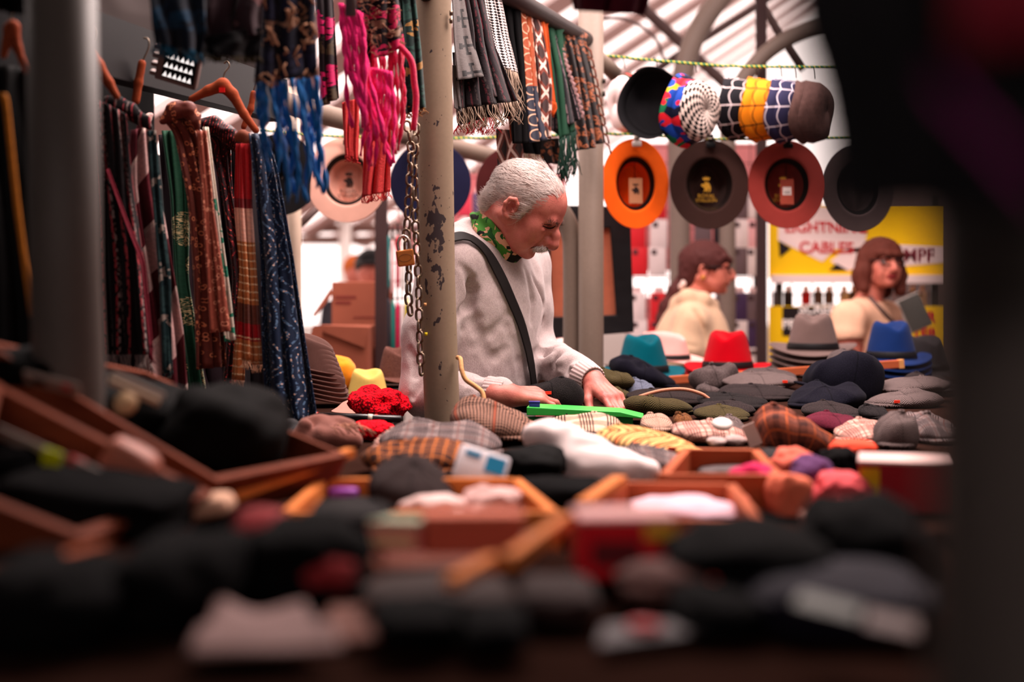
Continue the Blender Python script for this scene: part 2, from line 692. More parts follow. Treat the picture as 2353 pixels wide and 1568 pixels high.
        k2 = n.ma('MULTIPLY', n.lt(n.ma('ABSOLUTE', n.ma('SUBTRACT', n.ma('MAXIMUM', fu, fv), 0.3)), 0.05), n.lt(n.ma('MINIMUM', fu, fv), 0.11))
        col = n.mix(n.ma('MAXIMUM', k, k2), A, B)
    elif kind == 'boucle':
        q = n.ma('ADD', v, n.ma('MULTIPLY', n.noise(o, 25.0, 2.0), 0.10))
        k = n.ma('MULTIPLY', n.band(q, 11 * sc, 0.4), n.gt(n.noise(o, 90.0, 2.0), 0.42))
        col = n.mix(k, A, B)
        if c3:
            col = n.mix(n.ma('MULTIPLY', n.band(q, 11 * sc, 0.25, 0.5), n.gt(n.noise(o, 60.0), 0.5)), col, C)
    elif kind == 'blotch':
        col = n.mix(n.gt(n.noise(o, 14 * sc, 2.0, 1.0), 0.58), A, B)
        col = n.mix(n.gt(n.noise(n.co('UV', (1, 1.3, 1), (0, 0, 2)), 30 * sc, 2.0, 1.0), 0.66), col, C)
    elif kind == 'motif':
        d = n.vor(o, 11 * sc)
        m = n.noise(o, 90 * sc, 1.0, 2.5)
        k = n.ma('MULTIPLY', n.lt(d[0], 0.42), n.lt(n.ma('ABSOLUTE', n.ma('SUBTRACT', m, 0.5)), 0.04))
        col = n.mix(k, A, B)
    col = n.vary(col, o, 180.0, 0.4)
    n.bump(n.noise(o, 700.0, 2.0), 0.4)
    CACHE[name] = n.done(col, rg, metal, spec=0.15, sheen=0.08)
    return CACHE[name]


def wood(name, c, sc=1.0, rough=0.5):
    if name in CACHE:
        return CACHE[name]
    n = NB(name)
    o = n.co('Object', (3 * sc, 60 * sc, 60 * sc))
    g = n.noise(o, 1.0, 4.0, 0.6)
    col = n.mix(g, tuple(x * 0.55 for x in lin(c)), tuple(x * 1.25 for x in lin(c)))
    n.bump(g, 0.15)
    CACHE[name] = n.done(col, max(rough, 0.7), spec=0.05)
    return CACHE[name]


def cardboard(name, c):
    return plain(name, c, 0.9, 0.12, 12.0, 0.1, 200.0, spec=0.15)


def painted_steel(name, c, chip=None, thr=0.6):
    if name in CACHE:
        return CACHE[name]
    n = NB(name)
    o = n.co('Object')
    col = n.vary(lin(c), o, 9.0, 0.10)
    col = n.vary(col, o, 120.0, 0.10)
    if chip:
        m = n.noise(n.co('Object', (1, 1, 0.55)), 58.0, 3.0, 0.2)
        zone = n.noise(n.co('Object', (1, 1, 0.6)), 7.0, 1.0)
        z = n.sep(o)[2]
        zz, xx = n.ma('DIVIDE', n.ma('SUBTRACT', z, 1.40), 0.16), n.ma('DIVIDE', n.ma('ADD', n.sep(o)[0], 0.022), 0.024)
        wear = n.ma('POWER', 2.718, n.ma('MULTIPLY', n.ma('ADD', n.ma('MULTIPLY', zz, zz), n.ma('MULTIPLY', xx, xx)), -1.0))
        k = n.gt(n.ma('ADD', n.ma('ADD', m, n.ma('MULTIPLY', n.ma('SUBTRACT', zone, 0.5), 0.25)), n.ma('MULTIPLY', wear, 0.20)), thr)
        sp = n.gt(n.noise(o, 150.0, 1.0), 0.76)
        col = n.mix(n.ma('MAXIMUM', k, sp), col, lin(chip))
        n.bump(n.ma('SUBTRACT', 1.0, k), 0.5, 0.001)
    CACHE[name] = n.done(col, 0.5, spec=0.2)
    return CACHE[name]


BLACK = plain('black_cloth', (14, 13, 14), 0.95, 0.3, 60, spec=0.03)
DARK = plain('dark_tarpaulin', (26, 25, 26), 0.8, 0.2, 8, spec=0.2)
STEEL = plain('worn_steel', (120, 105, 92), 0.38, 0.3, 60, metal=0.9)
DARKSTEEL = plain('dark_steel', (62, 56, 52), 0.45, 0.25, 30, metal=0.5)
TAUPE = painted_steel('taupe_painted_steel', (122, 105, 94))
CHIPPED = painted_steel('chipped_taupe_paint', (142, 123, 104), (60, 52, 54), 0.695)
GREYPOLE = painted_steel('grey_painted_steel', (88, 80, 76))  # even dark grey for the left and nearest poles
PLASTIC_BLACK = plain('black_plastic', (18, 18, 20), 0.45, 0.0)
WHITE_PLASTIC = plain('white_plastic', (225, 215, 210), 0.4, 0.05)
GOLD = plain('gold_print', (230, 170, 60), 0.35, 0.1, 200, metal=0.6)
INK = plain('dark_ink', (45, 30, 28), 0.8, 0.0)
WOODO = wood('orange_wood', (232, 134, 66))
WOODR = wood('red_brown_wood', (190, 96, 60))
WOODB = wood('brown_board', (122, 58, 36))
WOODD = plain('dark_table_wood', (44, 27, 22), 1.0, 0.3, 12, spec=0.0)
CARD = cardboard('brown_cardboard', (152, 84, 64))
# ------------------------------------------------------------------ the hall
TZ = 0.975
def wbox(px0, py0, px1, py1, Y, depth):
    """box facing the camera between two picture corners at distance Y, depth metres deep behind it"""
    a, b = at(px0, py1, Y), at(px1, py0, Y)
    m = MB()
    m.box(((a.x + b.x) / 2, Y + depth / 2, (a.z + b.z) / 2), (b.x - a.x, depth, b.z - a.z))
    return m


def struct(name, mb, mat, **kw):
    return tag(obj(name, mb, mat, None, True, smooth=False, **kw), kind='structure')


struct('floor', MB().box((2, 18, -0.03), (44, 44, 0.06)), plain('paving', (150, 138, 132), 0.8, 0.2, 3.0))
struct('blocker_back', MB().box((0, -1.2, 1.0), (4.4, 0.04, 2.0)), DARK)  # unseen, added to block sky behind the lens; gap above lets in front fill
struct('blocker_left', MB().box((-2.2, 1.7, 1.3), (0.03, 5.8, 2.6)), DARK)  # unseen, added to keep sky light off the left side
struct('blocker_right', MB().box((2.09, 3.5, 1.3), (0.03, 9.4, 2.6)), plain('side_blocker', (96, 80, 78), 0.8, 0.2, 4))  # added: blocks light from the right and darkens the background there
struct('awning_blocker_1', MB().box((0, 0.6, 2.62), (4.5, 3.6, 0.03)), DARK)            # unseen awning, placed and cut to keep sky light off the near goods
# tarpaulin hung behind the left rack
m = MB()
P = []
for j in range(10):
    P.append([(-2.15 + 1.44 * i / 30, 4.25 + 0.03 * math.sin(i * 1.3 + j * 0.2), 0.05 + 1.62 * j / 9) for i in range(31)])
m.grid(P)
P = []
for j in range(12):
    P.append([(-2.15 + 1.10 * i / 24, 4.15 + 0.03 * math.sin(i * 1.1 + j * 0.3), 1.45 + 1.15 * j / 11) for i in range(25)])
m.grid(P)
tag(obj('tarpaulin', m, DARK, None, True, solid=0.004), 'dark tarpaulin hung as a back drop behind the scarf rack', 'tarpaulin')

# glazed hall roof: opaque ribs and translucent strips, rising to the right
S_, Z0 = 0.66, 2.95
ribs, panes = MB(), MB()
y0, k = 5.45, 0
while y0 < 36:
    w = y0 * (0.075 if k % 2 else 0.085)
    xa, xb = -1.9, 4.2 + y0 * 0.16
    tgt = ribs if k % 2 else panes
    th = 0.05 if k % 2 else 0.006
    V = []
    for zz in (0, th):
        V += [(xa, y0, Z0 + S_ * xa + zz), (xb, y0, Z0 + S_ * xb + zz), (xb, y0 + w, Z0 + S_ * xb + zz), (xa, y0 + w, Z0 + S_ * xa + zz)]
    tgt.add(V, [(3, 2, 1, 0), (4, 5, 6, 7), (0, 1, 5, 4), (1, 2, 6, 5), (2, 3, 7, 6), (3, 0, 4, 7)])
    y0 += w
    k += 1
struct('ceiling', ribs, plain('roof_sheet', (176, 138, 132), 0.7, 0.1, 2.0))
n = NB('translucent_roof_sheet')
tr = n.nd('ShaderNodeBsdfTransparent', {0: (1.0, 0.96, 0.95, 1)})
tl = n.nd('ShaderNodeBsdfTranslucent', {0: (0.95, 0.9, 0.9, 1)})
mx = n.nd('ShaderNodeMixShader', {0: 0.2, 1: tr.outputs[0], 2: tl.outputs[0]})
n.t.links.new(mx.outputs[0], n.t.nodes['Material Output'].inputs[0])
struct('window_1', panes, n.m)

# ------------------------------------------------------------------ hall steelwork
GREYPIPE = painted_steel('hall_steel', (112, 96, 88))
BRACE = plain('roof_brace_steel', (84, 66, 64), 0.6, 0.15, 10)


def pipe(name, pts, r, mat, label, cat='pipe', n=20, group=None, smooth_n=0):
    P = [p if isinstance(p, Vector) else at(*p) for p in pts]
    if smooth_n:
        P = catmull(P, smooth_n)
    return top(name, MB().tube(P, r, n), mat, label, cat, group)


def catmull(P, n):
    P = [Vector(p) for p in P]
    Q = [P[0] * 2 - P[1]] + P + [P[-1] * 2 - P[-2]]
    out = []
    for i in range(1, len(Q) - 2):
        a, b, c, d = Q[i - 1:i + 3]
        for k in range(n):
            t = k / n
            out.append(0.5 * (2 * b + (c - a) * t + (2 * a - 5 * b + 4 * c - d) * t * t + (3 * b - a - 3 * c + d) * t ** 3))
    out.append(P[-1])
    return out


def gnd(px, Y):
    p = at(px, 0, Y)
    return Vector((p.x, Y, 0.0))


pipe('arched_upright', [gnd(1563, 6.4), (1563, 800, 6.4), (1562, 500, 6.4), (1560, 260, 6.4), (1572, 160, 6.4), (1610, 60, 6.42), (1690, -40, 6.45), (1800, -110, 6.5)],
     0.047, GREYPIPE, 'thick grey column curving into a roof arch behind the black fedora', 'column', smooth_n=8)
pipe('arched_upright', [gnd(1672, 6.3), (1672, 700, 6.3), (1672, 330, 6.3), (1680, 250, 6.3), (1720, 165, 6.3), (1800, 95, 6.3), (1920, 50, 6.3), (2100, 20, 6.3)],
     0.036, GREYPIPE, 'paler grey column bending right into an arch behind the web-patterned hats', 'column', smooth_n=8)
pipe('roof_brace', [(1380, -60, 7.2), (1490, 30, 7.2), (1690, 215, 7.2), (1750, 270, 7.2)], 0.028, BRACE,
     'dark diagonal brace running down to the right under the roof', 'brace')
pipe('roof_brace', [(1400, 235, 7.6), (1560, 125, 7.6), (1745, 10, 7.6), (1800, -25, 7.6)], 0.022, BRACE,
     'dark diagonal brace rising to the right under the roof', 'brace')
pipe('roof_brace', [(1735, -20, 7.0), (1790, 72, 7.0), (1850, 160, 7.0)], 0.020, BRACE, 'short steep brace beside the dark post', 'brace')
pipe('cable_loop', [(1380, 45, 6.2), (1430, 42, 6.2), (1480, 65, 6.2), (1510, 95, 6.2), (1530, 150, 6.2)], 0.007, BRACE,
     'thin cable drooping in a loop from the grey column', 'cable', n=8, smooth_n=6)
pipe('stub_pipe', [(1358, 116, 4.47), (1415, 172, 4.52)], 0.024, TAUPE, 'short grey pipe end poking out above the white bucket hat', 'pipe')
a, b = at(1739, -60, 6.45), at(1768, 860, 6.45)
top('hall_post', MB().box((a.x + 0.025, 6.47, b.z / 2 + a.z / 2 - 0.4), (0.045, 0.05, a.z - 0.05 + 0.8)), plain('brown_post', (58, 40, 40), 0.7, 0.2, 10),
    'dark brown square post between the phone case grid and the yellow sign', 'post', smooth=False, bevel=0.004)
a = at(875, 480, 5.4)
top('hall_post', MB().box((a.x, 5.42, 1.0), (0.045, 0.05, 2.0)), plain('brown_post', (58, 40, 40)),
    'dark brown square post beside the stacked cardboard boxes', 'post', smooth=False, bevel=0.004)
pipe('hall_upright', [gnd(678, 4.9), (678, 800, 4.9), (676, 420, 4.9), (674, 200, 4.9)], 0.024, plain('cream_paint', (214, 190, 170), 0.5, 0.08),
     'pale cream column rising behind the navy sequin scarf', 'column')
pipe('hall_upright', [gnd(793, 13), (793, 640, 13), (793, 505, 13)], 0.055, plain('white_paint', (235, 225, 220), 0.5, 0.05),
     'white column standing far off in the bright daylight', 'column')
for y, (p0, p1), lb in ((525, (560, 1100), 'upper brown beam crossing the bright far end of the hall'), (552, (690, 1100), 'lower brown beam crossing the bright far end of the hall')):
    top('far_beam', wbox(p0, y - 10, p1, y + 9, 13.4, 0.15), plain('far_beam_paint', (128, 96, 88), 0.7), lb, 'beam', smooth=False)
pipe('far_brace', [(676, 530, 4.92), (760, 450, 5.0)], 0.012, BRACE, 'grey brace sloping behind the cream fedora', 'brace')

# ------------------------------------------------------------------ stall frame
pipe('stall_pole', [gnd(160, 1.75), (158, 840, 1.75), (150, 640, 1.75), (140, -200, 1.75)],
     0.043, GREYPOLE, 'blurred dark grey pole standing left of the scarf rack', 'pole', n=28)
P = [at(1024, 1960, 3.17), at(1016, 955, 3.17), at(1005, 640, 3.17), at(996, 0, 3.17), at(993, -200, 3.17)]
P[0].z = 0.0
pole = root('stall_pole', P[0], 'taupe pole with chipped paint standing in front of the man', 'pole')
obj('tube', MB().tube(P, 0.0395, 40), CHIPPED, pole, True)
for py in (30, 48):
    obj('bolt', MB().tube([at(1033, py, 3.14), at(1040, py, 3.14)], 0.006, 8), STEEL, pole, True)
for (px, py, c) in ((979, 768, (240, 215, 40)), (977, 700, (240, 180, 120))):
    q = at(px, py, 3.135)
    obj('sticker', MB().box(q, (0.006, 0.003, 0.007)), plain('sticker_%d' % py, c, 0.5, 0), pole, True)
P = [at(1358, 850, 4.45), at(1358, -150, 4.45)]
P = [Vector((P[0].x, 4.45, 0)), P[0], P[1]]
pole = root('stall_pole', P[0], 'taupe round pole standing right of the curved pipe', 'pole')
obj('tube', MB().tube(P, 0.0395, 32), TAUPE, pole, True)
for py in (186, 216):
    obj('bolt', MB().tube([at(1384, py, 4.43), at(1391, py, 4.43)], 0.008, 8), DARKSTEEL, pole, True)
P = [at(1316, 850, 4.5), at(1316, 600, 4.5), at(1312, 540, 4.5), at(1298, 500, 4.5), at(1270, 470, 4.5), at(1220, 455, 4.5), at(1150, 450, 4.5)]
P = [Vector((P[0].x, 4.5, 0))] + catmull(P, 6)
top('bent_pipe', MB().tube(P, 0.031, 24), TAUPE, 'taupe pipe bent over at the top behind the man', 'pipe')
BAR = [at(985, -118, 3.2), at(1345, 92, 4.42)]
top('scarf_rail', MB().tube(BAR, 0.026, 20), plain('dark_rail', (52, 42, 42), 0.5, 0.1), 'dark rail carrying the scarves between two taupe poles', 'rail')
top('cross_pipe', MB().tube([at(640, 232, 3.85), at(760, 268, 4.1), at(1095, 352, 5.0), at(1180, 372, 5.3)], 0.03, 20), TAUPE,
    'taupe pipe running slanted behind the scarves and the front pole', 'pipe')

# ropes with their green and yellow braid
n = NB('braided_rope')
x, y, z = n.sep(n.co('Object'))
k = n.band(n.ma('ADD', x, n.ma('MULTIPLY', z, 0.8)), 62, 0.3)
ROPE = n.done(n.mix(k, lin((28, 112, 62)), lin((216, 190, 60))), 0.7)
pipe('rope', [(1392, 128, 4.5), (1550, 143, 4.5), (1720, 153, 4.5), (2100, 152, 4.5)], 0.0042, ROPE, 'upper green and yellow rope with bucket hats hooked on', 'rope', n=8, smooth_n=6)
pipe('rope', [(600, 300, 4.6), (785, 314, 4.6), (1060, 318, 4.6), (1390, 308, 4.6), (1600, 318, 4.6), (1760, 320, 4.6), (2100, 312, 4.6)], 0.0042, ROPE,
     'lower green and yellow rope with fedoras clipped on', 'rope', n=8, smooth_n=6)
pipe('rope', [(252, 200, 4.18), (480, 222, 4.6), (600, 236, 4.8), (676, 243, 4.9)], 0.004, ROPE, 'green rope seen between the hangers of the rack', 'rope', n=8)

# ------------------------------------------------------------------ tables


def table(x0, x1, y0, y1, mat, label, z=TZ):
    r = root('display_table', ((x0 + x1) / 2, (y0 + y1) / 2, 0), label, 'table')
    obj('tabletop', MB().box(((x0 + x1) / 2, (y0 + y1) / 2, z - 0.015), (x1 - x0, y1 - y0, 0.03)), mat, r, True, smooth=False)
    for sx in (x0 + 0.06, x1 - 0.06):
        for sy in (y0 + 0.06, y1 - 0.06):
            obj('leg', MB().box((sx, sy, (z - 0.03) / 2), (0.045, 0.045, z - 0.03)), DARKSTEEL, r, True, smooth=False)
    return r


TN = 1.045                                                # the nearest counter stands a little higher
table(-1.5, 1.5, 0.42, 1.335, WOODD, 'dark wooden counter nearest to us under the most blurred goods', z=TN)
table(-1.5, 1.5, 1.345, 1.69, WOODD, 'narrow dark wooden table under the wooden trays')
table(-1.5, 1.5, 1.81, 3.09, WOODD, 'dark wooden stall table under the tweed caps in front of the man')
table(0.13, 1.75, 3.13, 4.38, WOODD, 'dark table piled with flat caps right of the man')
table(-0.10, 2.0, 4.56, 5.35, WOODD, 'table behind the two poles carrying the fedora stacks')
table(-1.7, -0.31, 3.13, 4.20, WOODD, 'table under the yellow hat and the red crochet')

# ------------------------------------------------------------------ far wall of phone cases
WIRE = plain('grid_wire', (150, 92, 92), 0.5, 0.1, metal=0.3)


def wire_grid(px0, px1, py0, py1, Y, sx, sz, label, mat=WIRE):
    a, b = at(px0, py1, Y), at(px1, py0, Y)
    m = MB()
    x = a.x
    while x <= b.x + 1e-6:
        m.tube([(x, Y, a.z), (x, Y, b.z)], 0.0032, 6)
        x += sx
    z = a.z
    while z <= b.z + 1e-6:
        m.tube([(a.x, Y - 0.006, z), (b.x, Y - 0.006, z)], 0.0032, 6)
        z += sz
    for x in (a.x + 0.02, b.x - 0.02):                     # legs to the floor
        m.tube([(x, Y, 0), (x, Y, a.z)], 0.006, 6)
    return top('display_grid', m, mat, label, 'display grid')


wire_grid(1440, 1744, 322, 862, 6.9, 0.0998, 0.0790, 'wire display grid hung with phone cases behind the woman with a ponytail')
wire_grid(1772, 2165, 640, 712, 6.9, 0.0998, 0.0740, 'low wire grid with phone cases under the yellow sign')
wire_grid(1040, 1300, 330, 850, 6.3, 0.11, 0.085, 'wire display grid behind the man and the black board')
wire_grid(884, 965, 480, 850, 5.6, 0.052, 0.070, 'narrow wire grid of small goods right of the cardboard boxes')

pc_cols = {'red': (214, 44, 52), 'white': (232, 214, 214), 'grey': (110, 90, 94), 'black': (44, 36, 40), 'purple': (72, 52, 84), 'pale pink': (236, 176, 180)}
PC = {}


def phone_case(px, py, c, where, grp, Y=6.85, w=0.084, h=0.140):
    if (c, w) not in PC:
        m = MB()
        m.box((0, 0, 0), (w, 0.014, h))
        r = root('phone_case', (0, 0, 0), '', 'phone case')
        obj('shell', m, plain('case_' + c.replace(' ', '_'), pc_cols[c], 0.35, 0.08, 20), r, bevel=0.006)
        t = MB().box((0, 0.002, h / 2 + 0.012), (w * 0.55, 0.006, 0.03))
        obj('hang_tab', t, plain('case_tab', (225, 190, 190), 0.5, 0), r, smooth=False)
        q = MB().box((-w * 0.2, -0.008, h * 0.32), (w * 0.3, 0.004, w * 0.3))
        obj('camera_bump', q, plain('case_lens', (70, 50, 55), 0.3, 0), r, bevel=0.002)
        PC[(c, w)] = r
        r.location = at(px, py, Y)
        tag(r, c + ' phone case hanging ' + where, None, grp)
        return
    dup(PC[(c, w)], at(px, py, Y), c + ' phone case hanging ' + where, grp)


rows = {470: 'in the top row of the grid', 538: 'in the second row of the grid', 601: 'in the row level with the dark haired woman\'s face', 706: 'level with the hooded shoulder', 768: 'below the shoulder row', 832: 'in the lowest row behind the felt hats'}
lay = {470: ['white', 'red', None, 'grey', 'white', 'grey', 'white'], 538: ['red', 'white', None, 'grey', 'black', 'white', 'pale pink'],
       601: ['red', 'white', None, 'black', 'black', 'grey', 'white'], 706: ['white', 'red', None, 'pale pink', 'grey', 'purple', 'grey'],
       768: ['white', 'red', None, 'red', 'purple', 'white', 'purple'], 832: ['red', 'red', None, 'grey', 'white', 'red', 'white']}
for py, L in lay.items():
    for px, c in zip((1466, 1513, 1560, 1613, 1662, 1700, 1735), L):
        if c:
            phone_case(px + random.Random(px * py).uniform(-3, 3), py, c, rows[py], c + ' phone cases ' + rows[py].replace('the dark haired woman\'s face', 'her face'))
for i, (px, c) in enumerate(((1786, 'grey'), (1811, 'black'), (1852, 'red'), (1880, 'grey'), (1905, 'grey'), (1940, 'white'), (1962, 'grey'), (2098, 'grey'), (2122, 'white'))):
    phone_case(px, 688, c, 'on the low grid under the yellow sign', c + ' cases under the yellow sign', Y=6.84, w=0.046, h=0.075)

for (y0_, y1_, lb_) in ((330, 622, 'pale pink backing board behind the upper rows of phone cases'), (684, 862, 'pale pink backing board behind the lower rows of phone cases')):
    r = root('backing_board', at(1593, 1234, 7.16), lb_, 'board')
    obj('panel', wbox(1445, y0_, 1742, y1_, 7.15, 0.012), plain('pink_board', (222, 140, 142), 0.7, 0.12, 5), r, True, smooth=False)
    for q_ in ((1450, 1737) if y0_ == 330 else (1475, 1712)):
        obj('post', wbox(q_ - 5, y0_, q_ + 5, 1234, 7.165 if y0_ == 330 else 7.175, 0.02), DARKSTEEL, r, True, smooth=False)
top('backing_board', wbox(1040, 400, 1300, 1293, 6.5, 0.012), plain('rose_board', (206, 116, 120), 0.7, 0.15, 5), 'rose board behind the grid at the man\'s back', 'board', smooth=False)
# small goods on the narrow grid and behind the man
gc = [(892, 600, (30, 120, 120)), (902, 610, (236, 190, 190)), (914, 600, (190, 40, 60)), (925, 605, (230, 220, 215)), (936, 612, (60, 50, 60)),
      (893, 745, (40, 50, 60)), (903, 748, (30, 130, 120)), (913, 750, (200, 40, 80)), (924, 748, (236, 220, 220)), (935, 744, (210, 190, 60)), (945, 748, (170, 40, 50)), (955, 610, (220, 150, 150))]
gl = ['teal', 'pink', 'crimson', 'white', 'dark grey', 'slate', 'green', 'magenta', 'pale', 'yellow', 'red', 'rose']
for (px, py, c), nm in zip(gc, gl):
    p = at(px, py, 5.56)
    m = MB().tube([(0, 0, -0.11), (0, 0, -0.10), (0, 0, 0.08), (0, 0, 0.11)], [0.003, 0.0085, 0.0075, 0.002], 10)
    r = root('folding_umbrella', p, '%s rolled umbrella hanging in the %s row of the narrow grid' % (nm, 'upper' if py < 700 else 'lower'), 'umbrella', 'rolled umbrellas on the narrow grid')
    obj('canopy', m, plain('umb_' + nm, c, 0.6, 0.1), r)
    obj('handle', MB().tube([(0, 0, 0.10), (0, 0, 0.15)], 0.004, 8), PLASTIC_BLACK, r)
for i, (px, py, c, nm) in enumerate(((1068, 470, (200, 60, 80), 'red'), (1100, 470, (90, 70, 100), 'purple'), (1068, 530, (236, 190, 190), 'pink'), (1104, 520, (80, 50, 60), 'dark'), (1262, 800, (190, 50, 50), 'bright red'))):
    p = at(px, py, 6.26)
    r = root('phone_case', p, nm + ' phone case on the grid behind the grey haired man', 'phone case', 'cases on the grid behind the man')
    obj('shell', MB().box((0, 0, 0), (0.055, 0.012, 0.10)), plain('pack_' + nm.replace(' ', '_'), c, 0.4, 0.1), r, bevel=0.004)
    obj('hang_tab', MB().box((0, 0.002, 0.06), (0.03, 0.005, 0.025)), plain('case_tab', (225, 190, 190)), r, smooth=False)

# ------------------------------------------------------------------ yellow sign
YEL = plain('sign_yellow', (250, 200, 20), 0.5, 0.04, 4)
SIGNW = plain('sign_white', (240, 214, 210), 0.5, 0.03)
SIGNR = plain('sign_red', (205, 50, 56), 0.5, 0.0)
SIGNK = plain('sign_black', (34, 26, 28), 0.5, 0.0)
LETW = plain('letter_white', (248, 236, 232), 0.5, 0.0)
SY = 6.62


def poly(pts, Y, th=0.003):
    P = [at(x, y, Y) for x, y in pts]
    nn = len(P)
    m = MB()
    m.add(P + [p + Vector((0, th, 0)) for p in P], [tuple(range(nn)), tuple(range(2 * nn - 1, nn - 1, -1))] + [(i, nn + i, nn + (i + 1) % nn, (i + 1) % nn) for i in range(nn)])
    return m


a = at(1965, 640, SY)
sg = root('shop_sign', (a.x, SY, a.z), 'yellow sign with white slanted panels reading CABLES above the phone cases', 'sign')
obj('board', wbox(1768, 470, 2172, 640, SY, 0.02), YEL, sg, True, smooth=False)
obj('panel', poly([(1788, 474), (1788, 552), (1890, 602), (1920, 571), (1984, 583), (2000, 474)], SY - 0.004), SIGNW, sg, True, smooth=False)
obj('panel', poly([(1908, 600), (1946, 624), (1990, 606), (1990, 566), (1944, 572)], SY - 0.004), SIGNW, sg, True, smooth=False)
obj('panel', poly([(2040, 560), (2172, 566), (2172, 604), (2070, 612)], SY - 0.004), SIGNW, sg, True, smooth=False)
obj('picture', poly([(1789, 553), (1818, 571), (1792, 592)], SY - 0.0045), SIGNK, sg, True, smooth=False)
obj('picture', poly([(1905, 622), (1922, 606), (1950, 622)], SY - 0.0045), SIGNK, sg, True, smooth=False)
def letters(body, px, py, cap_px, mat, par, Y, al='LEFT'):
    p = at(px, py, Y)
    return text('lettering', body, cap_px / F * Y / 0.70, mat, par, p - Vector(par.location), bold=0.0018, align=al)


letters('LIGHTNING', 1803, 523, 25, SIGNR, sg, SY - 0.006)
letters('CABLES', 1836, 570, 26, SIGNR, sg, SY - 0.006)
letters('MPF', 2076, 588, 30, plain('sign_dark_red', (120, 40, 52), 0.5, 0), sg, SY - 0.006)
obj('shelf_edge', wbox(1773, 632, 2172, 651, SY - 0.03, 0.03), SIGNW, sg, True, smooth=False)
a = at(1965, 900, SY)
sg = root('shop_sign', (a.x, SY, a.z), 'lower yellow and black sign starting with SCREEN behind the grey fedora stack', 'sign')
obj('board', wbox(1768, 704, 2172, 905, SY, 0.02), YEL, sg, True, smooth=False)
obj('panel', poly([(1798, 706), (1990, 706), (1990, 770), (1930, 774), (1798, 772)], SY - 0.004), SIGNK, sg, True, smooth=False)
letters('SCREEN', 1836, 711, 21, LETW, sg, SY - 0.006)
letters('PRO', 1797, 746, 20, LETW, sg, SY - 0.006)
letters('EXTER', 2053, 730, 24, SIGNR, sg, SY - 0.006)
letters('TER', 2097, 768, 24, SIGNR, sg, SY - 0.006)
a = at(1800, 800, SY)
sd = root('sign_stand', (2.0, SY + 0.06, 0), 'pair of posts holding up the yellow signs', 'stand')
for px in (1790, 2150):
    p = at(px, 0, SY + 0.05)
    obj('post', MB().box((p.x, SY + 0.05, 0.85), (0.03, 0.03, 1.7)), DARKSTEEL, sd, True, smooth=False)

# tilted tablet on the sign and dark pouch
p = at(2100, 720, 6.3)
r = root('tablet_display', p, 'grey tablet in a pale case leaning beside the red EXTER lettering', 'tablet')
X = Matrix.Rotation(math.radians(-24), 4, 'Y') @ Matrix.Rotation(math.radians(-8), 4, 'X')
obj('case', MB().box((0, 0, 0), (0.115, 0.012, 0.16), X), plain('tablet_rim', (190, 180, 175), 0.5, 0), r, bevel=0.004)
obj('screen', MB().box((0.006, -0.0075, 0), (0.10, 0.004, 0.15), X), plain('tablet_screen', (86, 84, 80), 0.3, 0.1, 10), r, smooth=False)
obj('easel', MB().tube([(-0.03, 0.02, -0.06), (-0.03, 0.25, -0.9)], 0.008, 8), DARKSTEEL, r)

# black framed board
r = root('pin_board', at(1345, 780, 4.95), 'black taped frame holding a brown board behind the two poles', 'board')
fr_ = [((1216, 470), (1448, 475), (1457, 760), (1222, 785))]
def qd(o, i, Y0, d):
    V = [at(x, y, Y0) for x, y in o] + [at(x, y, Y0) for x, y in i]
    V += [v + Vector((0, d, 0)) for v in V]
    Fs = []
    for k in range(4):
        j = (k + 1) % 4
        Fs += [(k, 4 + k, 4 + j, j), (8 + k, 8 + j, 12 + j, 12 + k), (k, j, 8 + j, 8 + k), (4 + k, 12 + k, 12 + j, 4 + j)]
    return MB().add(V, Fs)
obj('frame', qd([(1216, 470), (1448, 475), (1457, 764), (1222, 782)], [(1264, 524), (1402, 524), (1416, 724), (1270, 729)], 4.92, 0.035),
    plain('taped_plastic', (30, 28, 30), 0.35, 0.3, 14, 0.6, 30), r, True, smooth=False, bevel=0.004)
obj('board', poly([(1255, 515), (1410, 515), (1422, 732), (1262, 737)], 4.94, 0.012), plain('fibreboard', (196, 112, 84), 0.85, 0.15, 40), r, True, smooth=False)
obj('tape_corner', poly([(1424, 490), (1447, 470), (1459, 492), (1452, 505)], 4.912, 0.006), plain('taped_plastic', (30, 28, 30)), r, True, smooth=False)
obj('prop_leg', MB().tube([at(1345, 770, 4.96), Vector((at(1345, 770, 4.96).x, 5.0, TZ))], 0.012, 8), DARKSTEEL, r, True)

# ------------------------------------------------------------------ cardboard boxes at the far left
def carton(px0, py0, px1, py1, Y, d, label, flap=None, marks=()):
    a, b = at(px0, py1, Y), at(px1, py0, Y)
    r = root('cardboard_box', ((a.x + b.x) / 2, Y + d / 2, a.z), label, 'box', 'cardboard boxes by the brown post')
    obj('carton', wbox(px0, py0, px1, py1, Y, d), CARD, r, True, smooth=False, bevel=0.004)
    for f in (flap or []):
        obj('flap', poly(f[:4], f[4], 0.004), CARD, r, True, smooth=False)
    for (u0, v0, u1, v1) in marks:
        obj('print', wbox(u0, v0, u1, v1, Y - 0.002, 0.002), plain('carton_print', (120, 52, 46), 0.9, 0.1), r, True, smooth=False)
    return r


